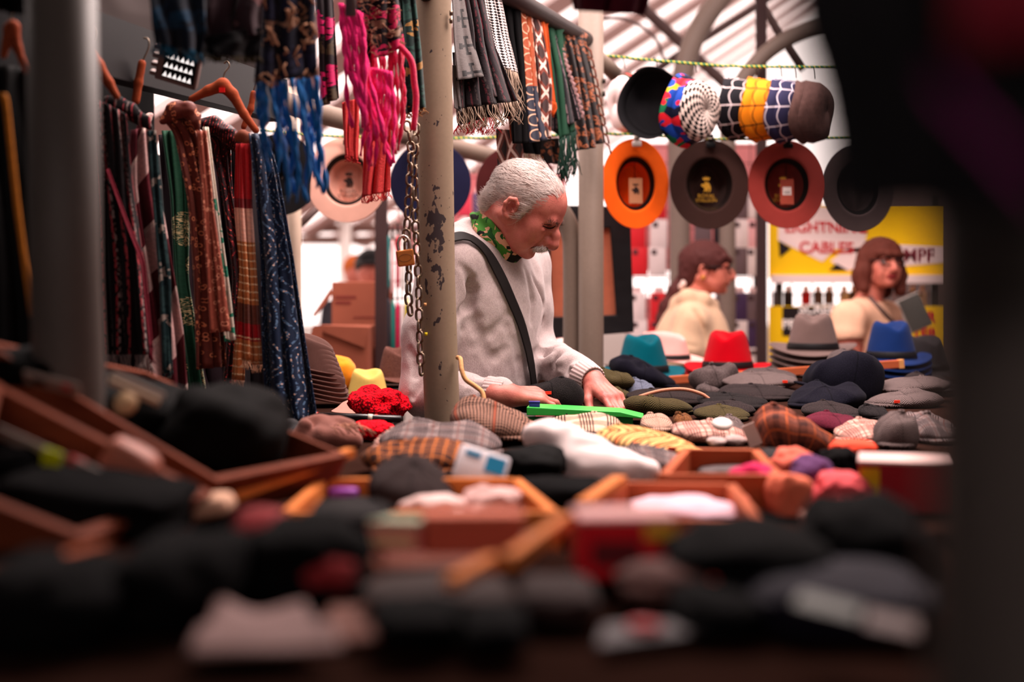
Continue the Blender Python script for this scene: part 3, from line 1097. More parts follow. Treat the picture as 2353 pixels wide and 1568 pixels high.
carton(762, 648, 888, 843, 5.75, 0.30, 'printed brown cardboard box standing highest by the brown post', [[(718, 724), (760, 662), (764, 676), (724, 730), 5.74]],
       [(770, 680, 818, 686), (770, 692, 806, 699), (812, 728, 870, 731)])
carton(716, 752, 846, 862, 5.25, 0.28, 'brown cardboard box with open flaps below the printed one', [[(716, 752), (740, 748), (846, 752), (838, 800), 5.24], [(704, 790), (722, 748), (742, 748), (738, 800), 5.235]], [])
carton(842, 798, 872, 850, 5.45, 0.20, 'small open brown carton against the dark post', None, [])
table(-1.05, -0.42, 5.15, 6.1, plain('back_table', (90, 60, 52), 0.7), 'low table at the back carrying the cardboard boxes', z=at(800, 862, 5.25).z)
# ------------------------------------------------------------------ fedoras
def fedora_parts(r, felt_m, band_m, a=0.165, b=0.143, H=0.118, crown=(0.098, 0.080), up=0.018, snap=0.012, pinch=0.30, dent=0.035,
                 sweat=None, body='felt', back=False):
    """front is local +x, crown up local +z; brim base at z = 0"""
    nu = 64
    U = [2 * math.pi * i / nu for i in range(nu)]
    P, UV = [], []
    ca, cb = crown

    def brim(t, u):
        # t 1 edge .. 0 crown
        x = (ca + (a - ca) * t) * math.cos(u)
        y = (cb + (b - cb) * t) * math.sin(u)
        z = t * t * (up * abs(math.sin(u)) ** 2 - snap * max(0.0, math.cos(u)) + up * 0.5 * max(0.0, -math.cos(u)))
        return Vector((x, y, z))

    for t in (1.0, 0.97, 0.85, 0.65, 0.45, 0.25, 0.1):
        P.append([brim(t, u) for u in U])

    def wall(h, s, u):
        q = 1.0 - 0.20 * h
        x, y = ca * q * s * math.cos(u), cb * (1.0 - 0.34 * h ** 1.2) * s * math.sin(u)
        f = max(0.0, x / ca)
        y *= 1.0 - pinch * f * max(0.0, h - 0.25) * 1.3
        return x, y

    for h in (0.0, 0.05, 0.15, 0.3, 0.45, 0.6, 0.72, 0.82, 0.9, 0.96):
        rr = 1.0 if h < 0.82 else math.sqrt(max(0.0, 1 - ((h - 0.82) / 0.25) ** 2))
        row = []
        for u in U:
            x, y = wall(h, 1.0, u)
            fz = h ** 6 * dent * 0.62 * math.exp(-(y / 0.022) ** 2) * (1.0 if x > 0 else 0.55)
            row.append(Vector((x * rr ** 0.4, y * rr ** 0.4, h * H - 0.010 * h * math.cos(u) * 0.6 - fz)))
        P.append(row)
    for s in (0.86, 0.72, 0.56, 0.40, 0.24, 0.1, 0.02):
        row = []
        for u in U:
            x, y = wall(0.98, s * 0.92, u)
            z = H * (1.0 + 0.03 * (1 - s)) - dent * math.exp(-(y / (0.026 - 0.006 * x / ca)) ** 2) * (0.62 + 0.38 * min(1, (1 - s) * 2.2))
            z -= 0.010 * math.cos(u) * s
            row.append(Vector((x, y, z)))
        P.append(row)
    m = MB().grid(P, True)
    obj(body, m, felt_m, r, solid=0.0032, offset=-1.0)
    if band_m is not None:
        rows = []
        for h in (0.035, 0.05, 0.20, 0.215):
            row = []
            for u in U:
                x, y = wall(h, 1.025 if 0.04 < h < 0.21 else 1.005, u)
                row.append(Vector((x, y, h * H)))
            rows.append(row)
        obj('hat_band', MB().grid(rows, True), band_m, r)
    if sweat is not None:
        rows = []
        for h in (0.0, 0.02, 0.24, 0.25):
            row = []
            for u in U:
                x, y = wall(h, 0.955 if h < 0.03 else 0.85, u)
                row.append(Vector((x, y, h * H - 0.001)))
            rows.append(row)
        o = obj('sweatband', MB().grid(rows, True), sweat, r)
        X = Matrix.Translation((-ca * 0.94, 0, 0.014))
        obj('band_bow', MB().box((0, 0, 0), (0.006, 0.024, 0.022), X), sweat, r, bevel=0.002)
    return r


BAND = plain('black_ribbon', (22, 20, 22), 0.6, 0.1, 200, spec=0.2)


def fedora(px, py, Y, name_col, felt_m, label, group=None, yaw=0.0, w=None, roll=0.0, pitch=0.0, z=None, band=BAND, **kw):
    """standing fedora; px, py where the middle of its brim shows; yaw turns the front, 0 faces us"""
    p = at(px, py, Y)
    if z is not None:
        p.z = z
    R = Matrix.Rotation(-math.pi / 2 + yaw, 3, 'Z') @ Matrix.Rotation(pitch, 3, 'Y') @ Matrix.Rotation(roll, 3, 'X')
    r = root('fedora', p, label, 'hat', group, R)
    fedora_parts(r, felt_m, band, **kw)
    return r


TEAL, RED, GREYF, BLUE = felt('teal_felt', (0, 86, 100)), felt('red_felt', (188, 3, 22)), felt('grey_felt', (112, 92, 88)), felt('blue_felt', (20, 44, 96))
YELS = plain('yellow_straw', (222, 186, 100), 0.85, 0.12, 300, 0.5, 700)
BROWNF, PINKF, CREAMF = felt('brown_felt', (98, 70, 64)), felt('pink_felt', (238, 176, 168)), felt('cream_felt', (246, 226, 216))

# stacks on the rear table: each lower hat is a hat of its own
def stack(px, py, Y, felt_m, labels, grp, yaw, dz=0.021, roll=0.0, pitch=0.0, lean=(0, 0), **kw):
    z0 = TZ + 0.008
    nn = len(labels)
    first = None
    for i, lb in enumerate(labels):                        # labels from the top down
        kk = nn - 1 - i
        p = at(px, py, Y)
        loc = Vector((p.x + lean[0] * kk, Y + lean[1] * kk, z0 + dz * kk))
        if first is None:
            first = fedora(px, py, Y, '', felt_m, lb, grp, yaw, roll=roll, pitch=pitch, **kw)
            first.location = loc
        else:
            dup(first, loc, lb, grp)
    return first


HATS = [
    (1478, 857, 4.62, TEAL, ['teal felt fedora on top of its pair behind the olive caps', 'lower teal fedora showing only its brim under the other'], 'teal fedoras', 0.25, dict(a=0.150, b=0.132, H=0.125, crown=(0.088, 0.084))),
    (1672, 848, 4.66, RED, ['bright red felt fedora with black band, top of its pair', 'lower red fedora with only its brim showing'], 'red fedoras', -0.30, dict(a=0.155, b=0.140, H=0.125, crown=(0.090, 0.084))),
    (1868, 805, 4.75, GREYF, ['taupe grey fedora with black band topping the tall stack', 'grey fedora second from the top of the tall stack', 'grey fedora third from the top of the tall stack', 'grey fedora fourth from the top of the tall stack', 'grey fedora lowest of the tall stack'], 'grey fedora stack', -0.22, dict(a=0.158, b=0.142, H=0.122, crown=(0.095, 0.086), up=0.022)),
    (2048, 825, 4.72, BLUE, ['royal blue felt fedora topping its stack beside the wooden batten', 'blue fedora second from top of its stack', 'blue fedora third from top of its stack', 'blue fedora lowest of its stack'], 'blue fedora stack', 0.05, dict(a=0.150, b=0.130, H=0.125, crown=(0.088, 0.084))),
]
for px, py, Y, fm, lbs, grp, yaw, kw in HATS:
    # raise the stack on its riser so the crown stands where it is seen
    zt = at(px, py, Y).z
    dz = 0.021
    base = zt - dz * (len(lbs) - 1)
    r0 = None
    for i, lb in enumerate(lbs):
        loc = Vector((at(px, py, Y).x, Y, base + dz * (len(lbs) - 1 - i)))
        if r0 is None:
            r0 = fedora(px, py, Y, '', fm, lb, grp, yaw, **kw)
            r0.location = loc
        else:
            dup(r0, loc, lb, grp)
    if base - 0.012 > TZ + 0.004:
        p = at(px, py, Y)
        top('hat_riser', MB().lathe([(0.0, TZ), (0.06, TZ), (0.06, base - 0.002), (0.0, base - 0.002)], 20, X=Matrix.Translation((p.x, Y, 0))), BLACK,
            'low black riser under the ' + grp, 'riser')
tagr = at(1984, 818, 4.58)
top('price_tag', MB().box(tagr, (0.014, 0.006, 0.008)), plain('red_tag', (230, 50, 50), 0.5, 0), 'tiny red tag on the blue fedora brim', 'tag', smooth=False)
fedora(1525, 842, 5.05, '', PINKF, 'pink felt fedora half hidden between the teal and red ones', yaw=1.0, H=0.10, z=TZ + 0.035)
fedora(1300, 828, 4.78, '', CREAMF, 'cream white fedora behind the bent taupe pipe', yaw=0.6, z=TZ + 0.012, H=0.110, band=None)
fedora(2125, 850, 4.85, '', felt('charcoal_felt', (40, 36, 38)), 'dark charcoal hat at the shaded end of the rear table', yaw=0.2, z=TZ + 0.012)

# left side of the man
fedora(845, 922, 4.0, '', YELS, 'pale yellow straw hat behind the red crochet', yaw=0.2, z=at(845, 922, 4.0).z, a=0.10, b=0.092, H=0.090, crown=(0.066, 0.060), band=None, dent=0.028, up=0.0)
fedora(915, 872, 4.12, '', plain('brown_fur_felt', (98, 62, 54), 0.95, 0.4, 120, 0.8, 300), 'brown furry fedora on black brims behind the man\'s elbow', yaw=0.3, z=at(915, 866, 4.12).z, a=0.09, b=0.085, H=0.088, crown=(0.062, 0.058), band=None)
BK = felt('black_felt', (22, 20, 22))
r0 = None
for i, nm in enumerate(('topmost', 'second', 'third', 'lowest')):
    loc = Vector((at(915, 0, 4.12).x, 4.12, at(0, 880, 4.12).z - i * 0.013))
    if r0 is None:
        r0 = root('flat_brim_hat', loc, 'topmost black brimmed hat under the brown furry one', 'hat', 'black hats under the brown one')
        P = [[Vector((rr * math.cos(u), rr * 0.9 * math.sin(u), zz)) for u in [2 * math.pi * q / 40 for q in range(40)]]
             for rr, zz in ((0.098, 0.0), (0.07, 0.001), (0.060, 0.003), (0.057, 0.012), (0.02, 0.013), (0.001, 0.013))]
        obj('felt', MB().grid(P, True), BK, r0, solid=0.003)
        obj('brim_edge', MB().tube([(0.099 * math.cos(u), 0.089 * math.sin(u), 0.0) for u in [2 * math.pi * q / 40 for q in range(41)]], 0.003, 6), plain('brim_binding', (70, 50, 46), 0.7), r0)
    else:
        dup(r0, loc, nm + ' black brimmed hat under the brown furry one', 'black hats under the brown one')
# leaning stack of brown hats beside the navy sequin scarf
r0 = None
nms = ['topmost', 'second', 'third', 'fourth', 'fifth', 'sixth', 'lowest']
for i in range(7):
    kk = 6 - i
    loc = Vector((at(712 + (6 - kk) * 4.5, 0, 3.62).x, 3.62, TZ + 0.028 + kk * 0.0125))
    lb = nms[i] + ' taupe brown fedora in the leaning stack beside the sequin scarf'
    if r0 is None:
        r0 = root('fedora', loc, lb, 'hat', 'leaning stack of brown fedoras', Matrix.Rotation(0.22, 3, 'Y') @ Matrix.Rotation(0.1, 3, 'X'))
        fedora_parts(r0, BROWNF, None, a=0.080, b=0.074, H=0.075, crown=(0.060, 0.056), up=0.006, snap=0.0, dent=0.02)
    else:
        dup(r0, loc, lb, 'leaning stack of brown fedoras')

# ------------------------------------------------------------------ fedoras clipped to the lower rope, insides towards us
def emblem(r, mat, z0, s=1.0, words=True, X=None):
    """a crowned horse head with two lines of lettering, flat in the hat's local y-x plane"""
    prof = [(-6, -9), (-3, -5), (-5, -1), (-9, 1), (-10, 4), (-7, 6), (-4, 5), (-3, 8), (-1, 11), (0, 8), (3, 9), (6, 6), (8, 2), (9, -3), (8, -8), (5, -11), (6, -5), (4, -2), (4, -8), (1, -11), (2, -5), (0, -8)]
    crown_ = [(-6, 13), (-7, 19), (-4, 16), (-2, 20), (0, 16), (2, 20), (4, 16), (7, 19), (6, 13)]
    m = MB()
    for pl in (prof, crown_):
        V = [Vector((-y * 0.0012 * s, -x * 0.0012 * s, 0)) for x, y in pl]
        nn = len(V)
        m.add(V + [v + Vector((0, 0, 0.0008)) for v in V], [tuple(range(nn)), tuple(range(2 * nn - 1, nn - 1, -1))] + [(i, (i + 1) % nn, nn + (i + 1) % nn, nn + i) for i in range(nn)], X=X)
    o = obj('logo', m, mat, r, smooth=False)
    o.location = (0.0, 0, z0)
    if words:
        # letters read from the open side: local -y is picture right, local +x is picture down
        B = Matrix(((0, -1, 0), (-1, 0, 0), (0, 0, -1)))
        text('lettering', 'ROYAL', 0.0125 * s, mat, r, (0.021 * s, 0, z0), B, bold=0.0)
        text('lettering', 'STALLION', 0.0105 * s, mat, r, (0.031 * s, 0, z0), B, bold=0.0)


CLIPS = {}


def clip(px, py, Y, mat, label):
    p = at(px, py, Y)
    r = root('plastic_clip', p, label, 'clip', 'clips holding fedoras on the rope')
    obj('jaw', MB().box((0, -0.008, -0.016), (0.030, 0.006, 0.018)).box((0, -0.006, 0.004), (0.017, 0.007, 0.03)), mat, r, bevel=0.003)
    obj('jaw', MB().box((0, 0.008, -0.014), (0.028, 0.005, 0.016)).box((0, 0.006, 0.006), (0.014, 0.005, 0.026)), mat, r, bevel=0.002)
    obj('spring', MB().tube([(-0.010, -0.011, 0.004), (0.010, -0.011, 0.004)], 0.003, 8), STEEL, r)
    return r


def hung_fedora(px, py, wpx, hpx, Y, felt_m, label, sweat, logo=None, tagm=None, yaw=0.12, clip_mat=None, clip_label=None, words=True, cr=None):
    a, b = hpx / 2 * Y / F, wpx / 2 * Y / F
    p = at(px, py, Y)
    R0 = Matrix(((0, -1, 0), (0, 0, 1), (-1, 0, 0)))
    R = Matrix.Rotation(yaw, 3, 'Z') @ Matrix.Rotation(-0.06, 3, 'X') @ R0
    r = root('hanging_fedora', p, label, 'hat', 'fedoras clipped to the rope', R)
    cr = cr or (a * 0.62, b * 0.60)
    fedora_parts(r, felt_m, None, a=a, b=b, H=0.105, crown=cr, up=0.006, snap=0.0, sweat=sweat, dent=0.03, pinch=0.35)
    if logo is not None:
        emblem(r, logo, 0.064, 1.45, words)
    if tagm is not None:
        t = obj('swing_tag', MB().box((0.024, 0.0, -0.004), (0.082, 0.044, 0.0012)), tagm[0], r, smooth=False)
        obj('tag_string', MB().tube([(-a * 0.55, 0, 0.01), (-0.03, 0.002, 0.0), (-0.010, 0, -0.004)], 0.0008, 6), BLACK, r)
        if tagm[1] == 'logo':
            prof = [(-6, -9), (-3, -5), (-9, 1), (-10, 4), (-4, 5), (-1, 11), (3, 9), (8, 2), (8, -8), (5, -10), (4, -2), (1, -10), (0, -6)]
            cr_ = [(-6, 13), (-7, 18), (-2, 16), (0, 19), (2, 16), (7, 18), (6, 13)]
            m = MB()
            for pl in (prof, cr_):
                m.add([Vector((0.024 - y * 0.0013, -x * 0.0014, -0.0052)) for x, y in pl], [tuple(range(len(pl)))])
            obj('tag_logo', m, INK, t, smooth=False)
        else:
            obj('barcode_label', MB().box((0.022, 0.0, -0.0052), (0.026, 0.028, 0.0006)), plain('label_white', (240, 225, 220), 0.6, 0), t, smooth=False)
            m = MB()
            for i in range(9):
                m.box((0.027, -0.0095 + i * 0.0024, -0.0056), (0.010, 0.0008 + 0.0005 * (i % 3 == 0), 0.0003))
            obj('barcode_lines', m, INK, t, smooth=False)
    if clip_mat is not None:
        clip(px + 3, py - hpx / 2 + 2, Y - 0.012, clip_mat, clip_label)
    return r


ORANGE, DBROWN, RUST = felt('orange_felt', (250, 100, 24)), felt('dark_brown_felt', (64, 43, 39)), felt('rust_felt', (150, 58, 52))
TAN, NAVYF, MAROON = felt('tan_felt', (232, 176, 158)), felt('navy_felt', (30, 30, 56)), felt('maroon_felt', (70, 28, 28))
SW = plain('sweatband_black', (20, 18, 18), 0.5, 0.1, 50)
KRAFT = plain('kraft_tag', (190, 128, 92), 0.8, 0.15, 200)
hung_fedora(1460, 422, 156, 208, 4.6, ORANGE, 'bright orange fedora with kraft tag clipped beside the taupe pole', SW, None, (KRAFT, 'logo'), 0.10, WHITE_PLASTIC, 'white plastic clip on the orange fedora')
hung_fedora(1630, 424, 182, 207, 4.6, DBROWN, 'dark brown fedora with golden horse logo clipped in the middle', plain('sweatband_brown', (30, 22, 22), 0.5, 0.1), GOLD, None, 0.02, PLASTIC_BLACK, 'black clip on the dark brown fedora')
hung_fedora(1808, 424, 176, 204, 4.6, RUST, 'rust red fedora with barcode tag clipped near the dark edge', SW, GOLD, (plain('rust_tag', (160, 70, 54), 0.8, 0.1), 'code'), -0.02, PLASTIC_BLACK, 'black clip on the rust red fedora')
hung_fedora(1972, 432, 160, 200, 4.62, felt('grey_brown_felt', (70, 58, 58)), 'grey brown fedora hanging past the rust red one', SW, None, None, -0.05, PLASTIC_BLACK, 'black clip on the grey brown fedora')  # plain grey brown felt
hung_fedora(797, 413, 186, 198, 4.62, TAN, 'pale tan fedora with dark horse logo hanging behind the pink fringe', SW, INK, None, 0.02, PLASTIC_BLACK, 'black clip on the pale tan fedora')
hung_fedora(989, 420, 186, 190, 4.64, NAVYF, 'navy fedora hanging behind the chain and front pole', SW, None, None, 0.0, PLASTIC_BLACK, 'black clip on the navy fedora', cr=(0.05, 0.04))
hung_fedora(1186, 428, 184, 190, 4.66, MAROON, 'maroon fedora hanging behind the grey haired head', SW, None, None, 0.0, PLASTIC_BLACK, 'black clip on the maroon fedora')
hung_fedora(640, 402, 186, 190, 4.62, BK, 'black fedora hanging behind the blue fringe', SW, None, None, 0.0, PLASTIC_BLACK, 'black clip on the black fedora')

# ------------------------------------------------------------------ bucket hats hooked on the upper rope
def web_mat(name, base, line):
    if name in CACHE:
        return CACHE[name]
    n = NB(name)
    x, y, z = n.sep(n.co('Object'))
    ang = n.ma('ARCTAN2', y, x)
    k = 10 / (2 * math.pi)
    fa = n.ma('ABSOLUTE', n.ma('SUBTRACT', n.ma('FRACT', n.ma('ADD', n.ma('MULTIPLY', ang, k), 0.5)), 0.5))   # 0 on a spoke
    rad = n.ma('SUBTRACT', n.ma('SQRT', n.ma('ADD', n.ma('MULTIPLY', x, x), n.ma('MULTIPLY', y, y))), n.ma('MULTIPLY', z, 0.9))
    rr = n.ma('ADD', rad, n.ma('MULTIPLY', n.ma('SINE', n.ma('MULTIPLY', fa, math.pi)), -0.012))
    ring = n.lt(n.ma('ABSOLUTE', n.ma('SUBTRACT', n.ma('FRACT', n.ma('MULTIPLY', rr, 24.0)), 0.5)), 0.045)
    spoke = n.lt(fa, 0.035)
    col = n.mix(n.ma('MAXIMUM', ring, spoke), lin(base), lin(line))
    CACHE[name] = n.done(col, 0.85, spec=0.15)
    return CACHE[name]


def spiral_mat():
    n = NB('spiral_checker_cloth')
    x, y, z = n.sep(n.co('Object'))
    ang = n.ma('ARCTAN2', y, x)
    rad = n.ma('SUBTRACT', n.ma('SQRT', n.ma('ADD', n.ma('MULTIPLY', x, x), n.ma('MULTIPLY', y, y))), n.ma('MULTIPLY', z, 1.0))
    q = n.ma('ADD', n.ma('MULTIPLY', ang, 14 / math.pi), n.ma('MULTIPLY', rad, 36))
    c1 = n.lt(n.ma('FRACT', n.ma('MULTIPLY', q, 0.5)), 0.5)
    c2 = n.lt(n.ma('FRACT', n.ma('MULTIPLY', rad, 40)), 0.5)
    ck = n.ma('ABSOLUTE', n.ma('SUBTRACT', c1, c2))
    cell = n.sep(n.vor(n.co('Object'), 26.0)[1])[0]
    hs = n.mix(n.gt(cell, 0.35), lin((20, 60, 150)), lin((14, 16, 40)))
    hs = n.mix(n.gt(cell, 0.62), hs, lin((206, 170, 30)))
    hs = n.mix(n.gt(cell, 0.72), hs, lin((24, 110, 70)))
    hs = n.mix(n.gt(cell, 0.84), hs, lin((216, 30, 46)))
    multi = n.mix(n.gt(n.noise(n.co('Object'), 14.0), 0.5), hs, lin((20, 60, 150)))
    inner = n.mix(ck, lin((16, 14, 18)), lin((236, 214, 204)))
    red = n.mix(n.gt(n.noise(n.co('Object'), 22.0), 0.60), multi, lin((220, 30, 50)))
    col = n.mix(n.gt(n.ma('ADD', rad, n.ma('MULTIPLY', n.noise(n.co('Object'), 18.0), 0.03)), 0.108), inner, red)
    return n.done(col, 0.8, spec=0.15)


def bucket(px, py, Y, zdir, label, mat, lining, R=0.118, extra=None, spin=0.0, H=0.080):
    """bucket hat whose crown top looks along zdir"""
    q = Vector(zdir).normalized().to_track_quat('Z', 'Y').to_matrix() @ Matrix.Rotation(spin, 3, 'Z')
    r = root('bucket_hat', at(px, py, Y), label, 'hat', 'bucket hats hooked on the upper rope', q)
    prof = [(0.001, H * 0.44), (0.05, H * 0.43), (0.078, H * 0.36), (0.088, H * 0.22), (0.094, -H * 0.1), (0.098, -H * 0.28), (R * 0.94, -H * 0.52), (R, -H * 0.66)]
    P = []
    for rr, z in prof:
        row = []
        for i in range(48):
            u = 2 * math.pi * i / 48
            wv = 1 + 0.05 * math.sin(2 * u + 1) * (rr / R)
            row.append(Vector((rr * math.cos(u) * wv, rr * math.sin(u), z + 0.008 * math.sin(3 * u) * (rr / R) ** 2)))
        P.append(row)
    obj('crown', MB().grid(P[:6], True), mat, r, solid=0.002)
    obj('brim', MB().grid(P[5:], True), mat, r, solid=0.002)
    rows = [[v * 0.965 + Vector((0, 0, -0.001)) for v in row] for row in P[:6]]
    obj('lining', MB().grid(rows, True), lining, r)
    if extra:
        extra(r, P)
    return r


def hook(px, py, Y, label='small dark wire hook on the upper rope'):
    p = at(px, py, Y)
    pts = [p + Vector((0.004, 0, -0.030)), p + Vector((0.003, 0, -0.012)), p + Vector((0.0, 0, 0.006)), p + Vector((-0.005, 0, 0.009)), p + Vector((-0.008, 0, 0.004))]
    return top('wire_hook', MB().tube(pts, 0.0016, 6), DARKSTEEL, label, 'hook', 'wire hooks on the rope')


def ribbon_stripe(r, P):
    for c, z, rr in (((20, 70, 52), 0.004, 0.0925), ((190, 24, 36), -0.0035, 0.0945), ((20, 70, 52), -0.011, 0.0962)):
        rows = [[Vector((q * math.cos(u) * (1 + 0.05 * math.sin(2 * u + 1) * q / 0.108), q * math.sin(u), z + e)) for u in [2 * math.pi * k / 48 for k in range(48)]]
                for e, q in ((0.0038, rr + 0.0016), (-0.0038, rr + 0.0030))]
        obj('ribbon', MB().grid(rows, True), plain('ribbon_%d%d%d' % c, c, 0.7, 0.05), r, solid=0.0012)


WHITEC = plain('white_canvas', (236, 206, 204), 0.85, 0.06, 20)
BLACKC = plain('black_canvas', (20, 19, 22), 0.9, 0.2, 30)
bucket(1437, 238, 4.66, (-0.93, -0.36, -0.05), 'white bucket hat with green and red ribbon stripe', WHITEC, WHITEC, R=0.108, extra=ribbon_stripe, spin=1.9)
bucket(1511, 241, 4.46, (0.58, 0.81, -0.02), 'black bucket hat with its opening towards us', BLACKC, BLACKC, R=0.112)
bucket(1602, 254, 4.36, (0.74, -0.67, -0.05), 'multicoloured bucket hat with a spiral of black and white checks', spiral_mat(), BLACKC, R=0.115)
bucket(1712, 248, 4.56, (0.86, -0.50, 0.0), 'black bucket hat with white spider web lines', web_mat('web_black', (20, 18, 24), (225, 205, 205)), BLACKC, R=0.105)
bucket(1766, 250, 4.515, (0.86, -0.50, 0.0), 'orange bucket hat with dark spider web lines', web_mat('web_orange', (236, 134, 20), (60, 28, 14)), BLACKC, R=0.105)
bucket(1822, 252, 4.47, (0.86, -0.50, 0.0), 'navy bucket hat with white spider web lines', web_mat('web_navy', (42, 40, 70), (225, 210, 220)), BLACKC, R=0.105)
bucket(1878, 256, 4.425, (0.86, -0.50, 0.0), 'brown fuzzy bucket hat last on the rope before the dark edge', plain('brown_plush', (92, 66, 62), 0.95, 0.5, 80, 0.8, 200), BLACKC, R=0.10)
for px in (1432, 1507, 1597, 1735, 1794, 1828, 1872):
    hook(px, 133 + (px - 1392) * 0.055, 4.5, 'small dark wire hook above the bucket hats')
# ------------------------------------------------------------------ flat caps and soft goods on the tables
def rel(py, Y):
    return HC + (HY - py) / F * Y


def capmesh(sx, sy, h, seed, va, wr=0.10, low=0.45, droop=0.0):
    nu, nv = 56, 18
    rng = random.Random(seed)
    P = []
    d = Vector((math.cos(va), math.sin(va), 0))
    for j in range(nv):
        t = j / (nv - 1)
        ph = -0.9 + t * (0.9 + math.pi / 2)                  # from tucked rim to top
        cr = math.cos(ph)
        rr = (abs(cr) ** 0.62) if ph > 0 else 1.0 - 0.18 * (ph / 0.9) ** 2
        zz = 0.40 + 0.60 * math.sin(ph) if ph > 0 else 0.40 * (1 + math.sin(ph) / math.sin(0.9))
        row = []
        for i in range(nu):
            u = 2 * math.pi * i / nu
            x, y = math.cos(u) * rr, math.sin(u) * rr
            f = x * d.x + y * d.y
            z = max(0.0, zz) * (1.0 - low * (f + 0.1) * 0.75)
            row.append((x, y, z))
        P.append(row)
    A = np.array(P)
    n1 = vnoise(A * 1.5 + seed * 3.7, seed)
    n2 = vnoise(A * np.array([2.4, 2.4, 1.5]) + seed * 1.3, seed + 5)
    wr = wr * 0.62
    amp = wr * (0.4 + 0.6 * np.clip(A[..., 2:3] * 3, 0, 1))
    A[..., :2] *= 1 + (amp[..., 0] * (n1 * 0.9 + n2 * 0.4))[..., None]
    A[..., 2] *= 1 + 1.6 * wr * n2 * 1.5 + wr * 1.2 * n1
    uu0 = np.arange(nu) * 2 * math.pi / nu
    for q in range(4):
        a0, wd, am = rng.uniform(0, 6.28), rng.uniform(0.10, 0.22), rng.uniform(0.05, 0.13) * (1 if q % 2 else -1)
        g = np.exp(-((np.angle(np.exp(1j * (uu0 - a0)))) / wd) ** 2)[None, :] * np.clip(1.2 - np.linspace(0, 1, nv), 0, 1)[:, None] ** 0.7
        A[..., 2] += am * g * np.clip(A[..., 2] * 2, 0, 1)
        A[..., :2] *= (1 + 0.35 * am * g)[..., None]
    A[..., 2] = np.maximum(A[..., 2], 0.0)
    A *= np.array([sx, sy, h])
    top_ = A[-1].mean(0)
    seg = np.linalg.norm(np.diff(np.concatenate([A, np.repeat(top_[None, None], A.shape[1], 1)]), axis=0), axis=2)
    arc = np.cumsum(seg[::-1], axis=0)[::-1]
    uu = np.arange(nu) * 2 * math.pi / nu
    UV = [[(float(math.cos(uu[i]) * arc[j, i]), float(math.sin(uu[i]) * arc[j, i])) for i in range(nu)] for j in range(nv)]
    m = MB().grid([[Vector(p) for p in row] for row in A], True, uv=UV)
    k0 = len(m.v) - nu
    m.add([Vector((float(A[-1, :, 0].mean()), float(A[-1, :, 1].mean()), float(A[-1, :, 2].mean())))], [])
    for i in range(nu):
        m.f.append((k0 + i, k0 + (i + 1) % nu, len(m.v) - 1))
        m.mi.append(0)
    m.f.append(tuple(range(nu - 1, -1, -1)))
    m.mi.append(0)
    # visor
    V = []
    for j in range(5):
        t = j / 4
        row = []
        for i in range(21):
            w = -1.15 + 2.3 * i / 20
            ext = max(0.0, math.cos(w * 1.35))
            q = 0.74 + t * (0.10 + 0.34 * ext)
            u = va + w
            row.append(Vector((math.cos(u) * q * sx, math.sin(u) * q * sy, max(0.002, (0.10 * h + 0.006) - t * t * (0.006 + droop)))))
        V.append(row)
    return m, MB().grid(V)


def cap(pl, pr, py0, py1, mat, label, va=-1.57, Y=None, sy=None, seed=None, wr=0.10, tilt=(0, 0, 0), grp=None, low=0.45, tagc=None, z=None, button=True):
    """flat cap seen between columns pl..pr and rows py0..py1"""
    if Y is None:
        Y = 0.318 * F / (py1 - HY)
    sx = (pr - pl) / 2 * Y / F
    h = max(0.026, (py1 - py0) * Y / F * 0.92 / (1 + low * 0.45))
    if sy is None:
        sy = min(0.12, sx * 0.95)
    seed = (int(pl * 7 + py0 * 3) % 97) if seed is None else seed
    loc = at((pl + pr) / 2, py1, Y)
    loc.y += 0.0
    loc.z = max(TZ + 0.002, loc.z) if z is None else z
    r = root('flatcap', loc, label, 'cap', grp, tilt)
    c, v = capmesh(sx * 0.97, sy, h, seed, va, wr, low)
    obj('crown', c, mat, r)
    obj('visor', v, mat, r, solid=0.005)
    if button:
        top_z = max(p.z for p in c.v)
        q = max(c.v, key=lambda p: p.z)
        obj('button', MB().lathe([(0.0, 0.0032), (0.005, 0.0026), (0.0075, 0.0), (0.0075, -0.003)], 12, X=Matrix.Translation((q.x, q.y, q.z))), mat, r)
    if tagc is not None:
        i = min(range(len(c.v)), key=lambda k: (c.v[k] - Vector((tagc[0] * sx, -sy * 0.9, tagc[1] * h))).length)
        q = c.v[i]
        obj('tag', MB().box((q.x, q.y - 0.003, q.z), (0.014, 0.004, 0.007)), plain('cap_tag_red', (235, 60, 40), 0.5, 0), r, smooth=False)
    return r


GRP = 'flat caps heaped on the right hand table'
GRF = 'tweed flat caps in front of the man'
OLIVE = tweed('olive_herringbone', 'herring', (80, 69, 42), (20, 18, 15), None, 0.9)
CHAR = tweed('charcoal_wool', 'plain', (25, 22, 23), (48, 42, 42), None, 1.3)
GRYT = tweed('grey_tweed', 'plain', (66, 56, 56), (112, 98, 96), None, 1.3)
GRYH = tweed('grey_herringbone', 'herring', (112, 96, 94), (36, 30, 31), None, 0.85)
DGRY = tweed('dark_grey_tweed', 'plain', (34, 28, 29), (66, 55, 54), None, 1.3)
NAVY = tweed('navy_wool', 'plain', (14, 13, 22), (24, 22, 34))
BRNH = tweed('brown_houndstooth', 'tooth', (150, 112, 96), (32, 24, 25), (140, 74, 56), 0.75)
GLEN = tweed('glen_plaid', 'glen', (220, 180, 156), (44, 32, 32))
GREYTW = tweed('pale_grey_plaid', 'glen', (130, 114, 112), (66, 56, 58), (110, 76, 72), 1.2)
ORPL = tweed('orange_brown_plaid', 'check', (104, 64, 50), (36, 27, 29), (206, 116, 50), 1.9)
YLST = tweed('yellow_striped_tweed', 'stripe', (232, 182, 116), (70, 46, 38), (226, 110, 60), 1.3)
